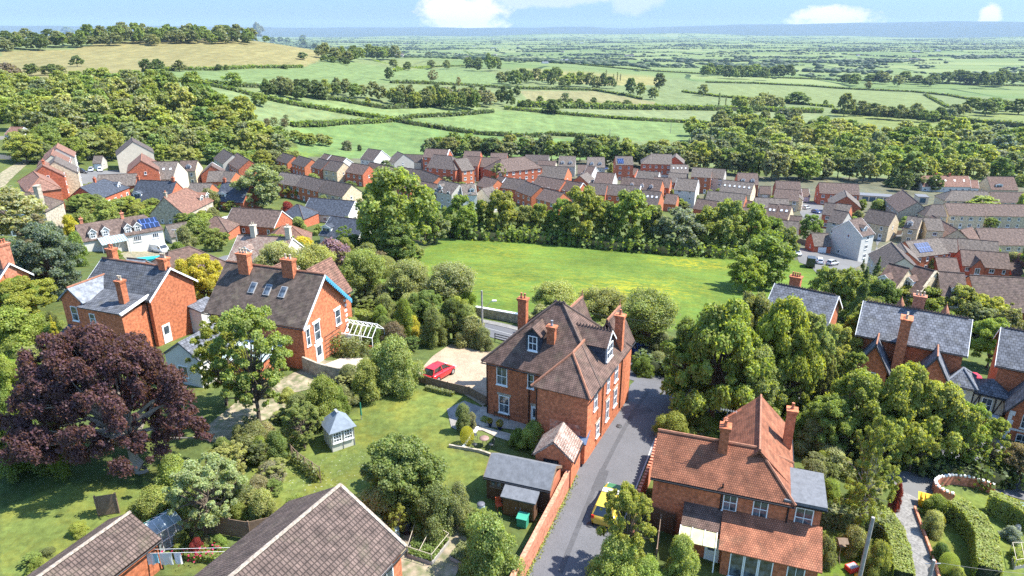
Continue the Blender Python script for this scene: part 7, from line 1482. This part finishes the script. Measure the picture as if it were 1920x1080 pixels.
for cx,by,ty,w,l in ((919,800,787,13,'small golden clipped ball in a blue pot, left one'),(937,806,787,17,'larger golden clipped ball in a dark pot, right one')):
    p=G(cx,by); o=empty('potted_shrub',(p.x,p.y,p.z+.06),0,l,'plant'); MB().lathe([(.14,0),(.2,.3),(.22,.32)],10).obj('pot',[M_blue],o); cr=crown_tpl('ball','n',0)[0]; c=link('foliage',cr,o,(0,0,.28)); s=w/22*.5; c.scale=(s*.9,s*.9,s*.9); c.color=(.26,.24,.03,1)
hedge([(905,788),(915,792)],.35,.5,'y','low flowering border plants by the terrace',leaf=.07,box=False,name='border_plants',cat='plant'); hedge([(688,745),(702,742),(712,735),(716,738)],.4,.7,'l','curved flower border at the fence panels',leaf=.08,box=False,name='border_plants',cat='plant'); hedge([(800,730),(830,738),(850,742)],.4,.4,'o','narrow flower bed under the woven fence',leaf=.08,box=False,name='border_plants',cat='plant')
area('flower_bed_soil',[(683,752),(690,740),(712,733),(722,738),(716,745),(700,752)],M_soil,.05,.3)
wall([(868,842),(878,830),(890,812),(896,805)],.3,.16,M_paint,'garden_edging','white stone edging on the left of the side lawn','edging'); wall([(842,838),(868,842),(900,848),(926,857)],.25,.18,M_stone,'garden_edging','straight stone edging along the bottom of the side lawn','edging')
o=empty('rotary_dryer',G(678,787),0,'folded green rotary clothes dryer on the lawn','clothes dryer'); MB().tube((0,0,0),(0,0,1.7),.03).obj('post',[M_lead],o); MB().tube((0,0,.5),(0,0,1.75),.09,.05,8).obj('folded_cover',[mat('green_canvas',(.03,.2,.12),.8,.2,2)],o)
def binn(px,py,r,h,c,name,label,lid=None,cat='bin'):
    o=empty(name,G(px,py),0,label,cat); MB().lathe([(r*.8,0),(r,.1*h),(r*.98,.5*h),(r*.85,h)],14).obj('body',[c],o); MB().lathe([(r*.92,h),(r*.95,h+.06),(r*.3,h+.1)],14).obj('lid',[lid or c],o); return o
binn(902,966,.32,.95,mat('pale_blue_plastic',(.38,.48,.52),.5,.1,2),'water_butt','pale blue-grey water butt with a dark lid beside the shed',mat('dark_grey_plastic',(.12,.12,.14),.5,.1,2)); binn(763,999,.36,.85,M_black,'compost_bin','black compost bin under the shrubs'); binn(742,1010,.3,.8,mat('pale_blue_plastic',(.38,.48,.52)),'water_butt','pale water butt half hidden by the big brown roof'); binn(1912,962,.4,.8,mat('blue_grey_plastic',(.15,.25,.35),.5,.1,2),'water_butt','blue water butt at the right edge behind the hedge')
o=empty('storage_box',G(980,985),R(-20),'green plastic storage box against the lane wall','box'); MB().box(-.35,-.3,0,.35,.3,.75).obj('body',[mat('green_plastic',(.05,.30,.20),.5,.1,2)],o); MB().slab([(-.4,-.35,.78),(.4,-.35,.78),(.4,.35,.9),(-.4,.35,.9)],.06).obj('lid',[mat('green_plastic',(.05,.30,.20))],o)
def bed(pts,label,plant='G',net=False,h=.3):
    W3=[G(*q) for q in pts]; b=W3[0]; o=empty('raised_bed',b,0,label,'raised bed')
    for i in range(4):
        p,q=W3[i]-b,W3[(i+1)%4]-b; d=(q-p).normalized(); s=Vector((-d.y,d.x,0))*.04; MB().add([p-s,q-s,q-s+Vector((0,0,h)),p-s+Vector((0,0,h)),p+s,q+s,q+s+Vector((0,0,h)),p+s+Vector((0,0,h))],[(0,1,2,3),(7,6,5,4),(3,2,6,7),(0,3,7,4),(1,5,6,2)]).obj('board',[M_grwood],o)
    MB().slab([(q-b)+Vector((0,0,h*.7)) for q in W3],.1).obj('soil',[M_soil],o)
    rs=np.random.RandomState(int(pts[0][0])); n=2600; u,v=rs.random(n),rs.random(n); P_=np.array([list((W3[0]*(1-a)*(1-c)+W3[1]*a*(1-c)+W3[2]*a*c+W3[3]*(1-a)*c)-b) for a,c in zip(u,v)]); keep=(np.sin(v*22)>-.2)|(rs.random(n)<.3); P_=P_[keep]; P_[:,2]+=h+.22*rs.random(len(P_)); t=.7+.6*rs.random((len(P_),1)); c=link('vegetables',leaf_mesh('vegetables',P_,rs.normal(size=P_.shape)*.5+[0,0,.8],.09,rs,np.repeat(t,3,1),[M_fol]),o); c.color=(*PAL[plant],1)
    if net:
        m=MB()
        for i in range(4): p=W3[i]-b; m.tube(p,p+Vector((0,0,.9)),.025,n=4); q=W3[(i+1)%4]-b; m.tube(p+Vector((0,0,.9)),q+Vector((0,0,.9)),.022,n=4)
        a,c=(W3[0]+W3[1])/2-b,(W3[2]+W3[3])/2-b; m.tube(a+Vector((0,0,.9)),c+Vector((0,0,.9)),.022,n=4); m.obj('net_frame',[mat('pale_batten',(.5,.43,.33),.8,.2,2)],o)
bed([(765,1045),(810,1060),(842,1020),(784,985)],'large raised vegetable bed with a batten frame by the big brown roof',net=True); bed([(845,1050),(868,1062),(888,1032),(866,1022)],'small raised bed of bare earth and seedlings','o'); bed([(1893,1035),(1925,1035),(1930,1062),(1900,1068)],'netted salad bed with green edging at the right edge','y',net=True)
# greenhouse and washing line bottom left
o=empty('greenhouse',G(295,1042),R(55),'small white-framed greenhouse beside the garage','greenhouse'); m=MB()
for i in range(5): x=i*.5; m.tube((x,0,0),(x,0,1.6),.025,n=4); m.tube((x,0,1.6),(x,.9,2.1),.025,n=4); m.tube((x,1.8,0),(x,1.8,1.6),.025,n=4); m.tube((x,1.8,1.6),(x,.9,2.1),.025,n=4)
for z in (.05,.8,1.6): m.tube((0,0,z),(2,0,z),.025,n=4)
m.tube((0,.9,2.1),(2,.9,2.1),.03,n=4); m.obj('frame',[M_paint],o); m=MB(); m.box(.02,.03,0,1.98,.05,1.55); m.obj('glazing',[mat('greenhouse_glass',(.25,.30,.30),.1,.2,1,spec=.9)],o); MB().slab([(0,0,1.62),(2,0,1.62),(2,.9,2.12),(0,.9,2.12)],.02).obj('roof_glazing',[mat('greenhouse_glass',(.25,.30,.30))],o); MB().box(0,1.78,0,2,1.82,1.6).obj('back_panel',[mat('teal_paint',(.08,.22,.22),.6,.2,2)],o)
a=G(272,1082)+Vector((0,0,1.9)); b=G(452,1085)+Vector((0,0,2.2)); o=empty('washing_line',G(272,1082),0,'twin washing lines across the bottom garden','washing line'); c=o.location; m=MB(); m.tube(a-c,b-c,.012,n=4); m.tube(a-c+Vector((0,.35,0)),b-c+Vector((0,.35,0)),.012,n=4); m.obj('line',[M_paint],o); MB().tube((0,0,0),(0,0,2),.04).obj('post',[M_lead],o); MB().tube(G(452,1085)-c,b-c,.04).obj('post',[M_lead],o)
d=(b-a).normalized()
for k,(t,w,h,col,l) in enumerate(((.15,.7,.9,(.75,.75,.78),'white sheet hanging leftmost on the washing line'),(.8,.35,.8,(.30,.55,.62),'pale blue towel hanging second on the washing line'),(1.25,.8,.95,(.70,.72,.66),'cream cloth hanging third on the washing line'),(2.2,.45,.9,(.8,.8,.8),'white shirt hanging rightmost on the washing line'))):
    p=a+d*t; m=MB(); n=6; vs=[]
    for i in range(n+1):
        q=p+d*(w*i/n); off=Vector((-d.y,d.x,0))*.05*math.sin(i*2.2); vs+=[q,q+off+Vector((0,0,-h)),]
    th=Vector((-d.y,d.x,0))*.01; vs2=[v+th for v in vs]; m.add([v-p for v in vs]+[v-p for v in vs2],[(2*i,2*i+1,2*i+3,2*i+2) for i in range(n)]+[(2*i+2+2*n+2,2*i+3+2*n+2,2*i+1+2*n+2,2*i+2*n+2) for i in range(n)]); o2=m.obj('hung_laundry',[mat('cloth_%d'%k,col,.9,.05,1)],None,p); tag(o2,l,'laundry')
T(372,1040,1005,34,'bush','r','small dark red acer in the bottom garden'); 
rs=np.random.RandomState(3); 
hedge([(355,1045),(400,1050),(440,1058)],.5,.6,'g','flower border with pink blooms in the bottom garden',leaf=.09,box=False,name='border_plants',cat='plant')
p0=G(378,1048); n=90; P_=rs.normal(size=(n,3))*[1.1,.35,.15]+[0,0,.55]; o=link('pink_flowers',leaf_mesh('flowers',P_,rs.normal(size=(n,3))+[0,0,1],.10,rs,np.ones((n,3)),[M_fol]),None,p0); o.color=(.62,.05,.16,1); tag(o,'pink blooms scattered in the bottom garden border','flowers',kind='stuff')
# right-hand garden
def pole(px,py,ty,r,label,arm=None,cat='utility pole',name='utility_pole'):
    p=G(px,py); v=(540-ty)/FPX; h=CH+(-ST+v*CT)*(p.y/(CT+v*ST))-p.z; o=empty(name,p,0,label,cat); MB().tube((0,0,-.3),(0,0,h),r,r*.75,8).obj('post',[M_grwood],o); return o,h
pA,hA=pole(1602,1125,970,.15,'thick timber utility pole at the bottom right beside the hedge'); pB,hB=pole(1728,1135,1050,.15,'timber utility pole with stays at the very bottom right'); MB().tube((-.5,0,hB-.3),(.5,0,hB-.3),.03,n=4).obj('crossarm',[M_lead],pB)
pC,hC=pole(905,650,545,.13,'timber utility pole with a lamp beside the main street'); m=MB(); m.tube((0,0,hC*.62),(.9,-.1,hC*.80),.03,n=4); m.tube((.9,-.1,hC*.80),(1.25,-.1,hC*.83),.03,n=4); m.obj('lamp_arm',[M_lead],pC); MB().cbox((1.4,-.1,hC*.83),(.5,.22,.14)).obj('lamp_head',[M_paint],pC)
def wire(a,b,sag,label,r=.012):
    m=MB(); pv=None; c=Vector(a)
    for i in range(13): t=i/12; q=Vector(a).lerp(Vector(b),t)-Vector((0,0,sag*4*t*(1-t))); (m.tube(pv-c,q-c,r,n=3,cap=False) if pv else None); pv=q
    tag(m.obj('overhead_wire',[M_iron],None,a),label,'wire')
tA=pA.location+Vector((0,0,hA-.15)); tB=pB.location+Vector((0,0,hB-.15)); tC=pC.location+Vector((0,0,hC-.15))
wire(tA,tB,.3,'wire strung between the two poles at the bottom right'); wire(tB,tB+Vector((14,-1,-.5)),.4,'wire running off to the right from the bottom right pole'); wire(tC,tC+Vector((24,-9,-.5)),.5,'wire passing behind the chimney of the big house'); wire(tC,tC+Vector((-26,5,1)),.6,'wire running left over the pollards from the lamp pole')
for i,(px,py,ty) in enumerate(((1143,262,238),(983,268,252),(1310,240,222),(1257,250,236),(1352,250,232))): tag(MB().tube((0,0,0),(0,0,9 if i!=1 else 7),.25,.18,5).obj('field_pole',[M_grwood],None,G(px,py)),['tall pole in the bright field, centre','short pole behind the tree belt','pole in the field before the right wood','thin pole left of the right wood','pole above the right wood'][i],'pole')
o=empty('grit_bin',G(1734,948),R(-28),'yellow grit bin beside the curved wall','bin'); MB().add([(-.5,-.35,0),(.5,-.35,0),(.5,.35,0),(-.5,.35,0),(-.58,-.42,.7),(.58,-.42,.7),(.58,.42,.85),(-.58,.42,.85)],[(3,2,1,0),(4,5,6,7),(0,1,5,4),(1,2,6,5),(2,3,7,6),(3,0,4,7)]).obj('body',[mat('yellow_plastic',(.75,.42,.02),.5,.1,2)],o); m=MB(); m.slab([(-.62,-.47,.74),(.62,-.47,.74),(.62,.46,.92),(-.62,.46,.92)],.06)
for i in range(3): m.box(-.4+i*.32,-.4,.76,-.3+i*.32,.4,.96)
m.obj('lid',[mat('yellow_plastic',(.75,.42,.02))],o)
o=empty('bird_table',G(1571,1052),0,'rustic timber bird table on the lawn','bird table'); MB().tube((0,0,0),(0,0,1.5),.035).obj('post',[M_fence],o); MB().cbox((0,0,1.5),(.5,.5,.05)).obj('tray',[M_fence],o); m=MB(); m.slab([(-.35,-.35,1.8),(.35,-.35,1.8),(.35,0,2.05),(-.35,0,2.05)],.03); m.slab([(-.35,.35,1.8),(.35,.35,1.8),(.35,0,2.05),(-.35,0,2.05)],.03); m.obj('roof',[M_fence],o); m=MB(); [m.tube((0,0,.45),(math.cos(a)*.35,math.sin(a)*.35,0),.025,n=4) for a in (0,1.57,3.14,4.71)]; m.obj('foot',[M_fence],o)
o=empty('toy_cart',G(1597,1070),R(20),'red and yellow toy cart on the lawn','toy'); MB().box(-.45,-.3,.1,.4,.3,.45).obj('tub',[mat('red_plastic',(.6,.04,.03),.4,.1,2)],o); MB().box(-.38,-.24,.42,.33,.24,.47).obj('liner',[M_lead],o); MB().lathe([(.3,0),(.33,.12),(.2,.16)],12,(0,-.65,0)).obj('disc',[mat('orange_yellow_plastic',(.7,.35,.03),.4,.1,2)],o)
o=empty('stone_urn',G(1905,1000),0,'rounded stone ornament among pale leaves','ornament'); MB().lathe([(.22,0),(.26,.2),(.24,.6),(.15,.82),(.02,.88)],12).obj('body',[M_stone],o)
T(1892,1012,985,40,'bush','w','clump of large pale leaves round the stone ornament'); T(1900,1048,1028,30,'bush','g','small plant by the drying post')
p=G(1815,738); o=empty('parasol',p,0,'closed-up red parasol tilted by the villa side roof','parasol'); MB().tube((0,0,0),(.3,.2,2.3),.03).obj('pole',[M_lead],o); c=MB().lathe([(1.0,0),(.7,.35),(.3,.62),(.02,.75)],10).obj('canopy',[mat('red_canvas',(.50,.03,.06),.8,.15,2)],o,(.3,.2,1.9)); c.rotation_euler=(.5,-.4,0)
# blue-doored garages at the right
a=P(1615,364,-38); z0=zt(G(1640,378).x,G(1640,378).y); A_=P(1612,366,z0+2.6); B_=P(1676,370,z0+2.6); L_=(B_-A_).length; H=House('garage_block',(A_.x,A_.y,z0),math.atan2(B_.y-A_.y,B_.x-A_.x),'low pale garage block with blue doors behind the gardens','garage'); H.walls(0,0,L_,5.5,2.5,M_beige,-4); MB().box(-.2,-.2,2.5,L_+.2,5.7,2.7).obj('flat_roof',[RF['felt']],H.o)
for i in range(4): MB().box(L_*(.18+.21*i)-L_*.085,-.07,0,L_*(.18+.21*i)+L_*.085,-.01,2.1).obj('garage_door',[mat('blue_door_paint',(.05,.10,.14),.5,.1,1)],H.o)
A_=P(1722,369,z0+2.6); B_=P(1742,370,z0+2.6); L_=(B_-A_).length; H=House('garage_block',(A_.x,A_.y,z0),math.atan2(B_.y-A_.y,B_.x-A_.x),'short end of the pale garage block with one blue door','garage'); H.walls(0,0,L_,5.5,2.5,M_beige,-4); MB().box(-.2,-.2,2.5,L_+.2,5.7,2.7).obj('flat_roof',[RF['felt']],H.o); MB().box(L_*.2,-.07,0,L_*.75,-.01,2.1).obj('garage_door',[mat('blue_door_paint',(.05,.10,.14))],H.o)
# lamp posts in the far streets
for px,py,ty,l in ((336,472,431,'slim street lamp by the cottage drive'),(1654,440,428,'street lamp before the cream house'),(900,0,0,'')):
    if ty: p=G(px,py); v=(540-ty)/FPX; h=CH+(-ST+v*CT)*(p.y/(CT+v*ST))-p.z; o=empty('street_lamp',p,0,l,'street lamp'); MB().tube((0,0,-.2),(0,0,h),.09,.06,6).obj('post',[M_lead],o); MB().cbox((-.3,0,h),(1.1,.3,.15)).obj('lamp_head',[M_lead],o)
# conservatories of the bungalows
for px,py,px2,py2,l in ((425,432,482,424,'white glazed conservatory of the brown bungalow'),(590,412,622,410,'white porch of the slate bungalow')):
    A_,B_=G(px,py),G(px2,py2); L_=(B_-A_).length; H=House('conservatory',A_,math.atan2(B_.y-A_.y,B_.x-A_.x),l,'conservatory'); H.walls(0,0,L_,3.2,.6,M_white,-1); m=MB(); n=7
    for i in range(n+1): m.box(L_*i/n-.06,-.02,.6,L_*i/n+.06,.08,2.3)
    m.box(0,-.03,2.2,L_,.1,2.4); m.obj('frame',[M_paint],H.o); MB().box(.05,.1,.6,L_-.05,3.1,2.3).obj('glazing',[M_glass],H.o); H.mono([(-.2,-.3,2.35),(L_+.2,-.3,2.35),(L_+.2,3.3,3.0),(-.2,3.3,3.0)],mat('white_sheet_roof',(.6,.64,.66),.4,.08,1))
# cattle grazing far away
for i in range(14):
    px,py=rnd.uniform(1062,1140),rnd.uniform(127,139); p=G(px,py); o=empty('cow',p,rnd.random()*6.28,'dark cow grazing in the distant tan pasture','cow','cattle in the distant pasture'); m=MB()
    rg=[(-1.0,.28,.95,.30),(-.8,.36,1.0,.40),(0,.38,.95,.42),(.6,.36,1.0,.42),(.95,.24,1.1,.28),(1.25,.14,.85,.18),(1.5,.14,.5,.16),(1.72,.08,.35,.1)]; vs=[(x,w*math.cos(k*math.pi/3),z+h*math.sin(k*math.pi/3)) for x,w,z,h in rg for k in range(6)]
    m.add(vs,[(a*6+k,a*6+(k+1)%6,(a+1)*6+(k+1)%6,(a+1)*6+k) for a in range(len(rg)-1) for k in range(6)],0,True); m.add(vs[:6],[(5,4,3,2,1,0)]); m.add(vs[-6:],[(0,1,2,3,4,5)])
    for x in (-.8,.7):
        for y in (-.22,.22): m.tube((x,y,.8),(x+.03,y,0),.11,.06,5)
    m.obj('body',[mat('brown_hide',(.07,.045,.03),.9,.3,2)],o)
# ---------------------------------------------------------------- labels for the trees and duplicate house labels
for row,l in TREES.items():
    l.sort(key=lambda a:a[1])
    big=len(l)>26
    cnt={}
    for a in l: cnt[a[2]]=cnt.get(a[2],0)+1
    seen={}
    for i,(o,x,col,k) in enumerate(l):
        o['group']=row; w={'bush':'shrub','ball':'clipped shrub','poplar':'poplar','conifer':'conifer','airy':'light-leaved tree','round':'round-headed tree','spread':'spreading tree','birch':'birch'}.get(k,'tree')
        seen[col]=seen.get(col,0)+1
        if big: o['label']=f"{LNAME[col]} {'tree' if o.name.startswith('woodland') else w}, one of many in the {row}"
        elif cnt[col]>1: o['label']=f"{ORD[min(seen[col]-1,24)]} {LNAME[col]} {w} from the left, {row}"
        else: o['label']=f"only {LNAME[col]} {w}, {row}"
def dedupe(objs):
    by={}
    for o in objs: by.setdefault(o.get('label'),[]).append(o)
    for k,v in by.items():
        if k and len(v)>1 and not v[0].get('group'):
            v.sort(key=lambda o:proj(*o.location)[0])
            for i,o in enumerate(v): o['label']=' '.join(f"{ORD[i]} {k}".replace('in front,','front,').replace('under the tree belt','by the trees').split()[:16])
dedupe([o for o in bpy.data.objects if o.parent is None and o.get('label')])
for o in bpy.data.objects:
    l=o.get('label')
    if l and len(l.split())>16: o['label']=' '.join(l.split()[:16])
# ---------------------------------------------------------------- haze
m=MB().box(-30000,-40,-130,30000,21500,260); hz=m.mesh('haze',[]); hm=bpy.data.materials.new('haze'); hm.use_nodes=True; t=hm.node_tree; t.nodes.clear(); oo=t.nodes.new('ShaderNodeOutputMaterial'); vp=t.nodes.new('ShaderNodeVolumePrincipled'); vp.inputs['Density'].default_value=3.5e-5; vp.inputs['Color'].default_value=(.56,.75,1,1); vp.inputs['Anisotropy'].default_value=.0; t.links.new(vp.outputs[0],oo.inputs['Volume']); hz.materials.clear(); hz.materials.append(hm); tag(link('haze',hz),kind='stuff')
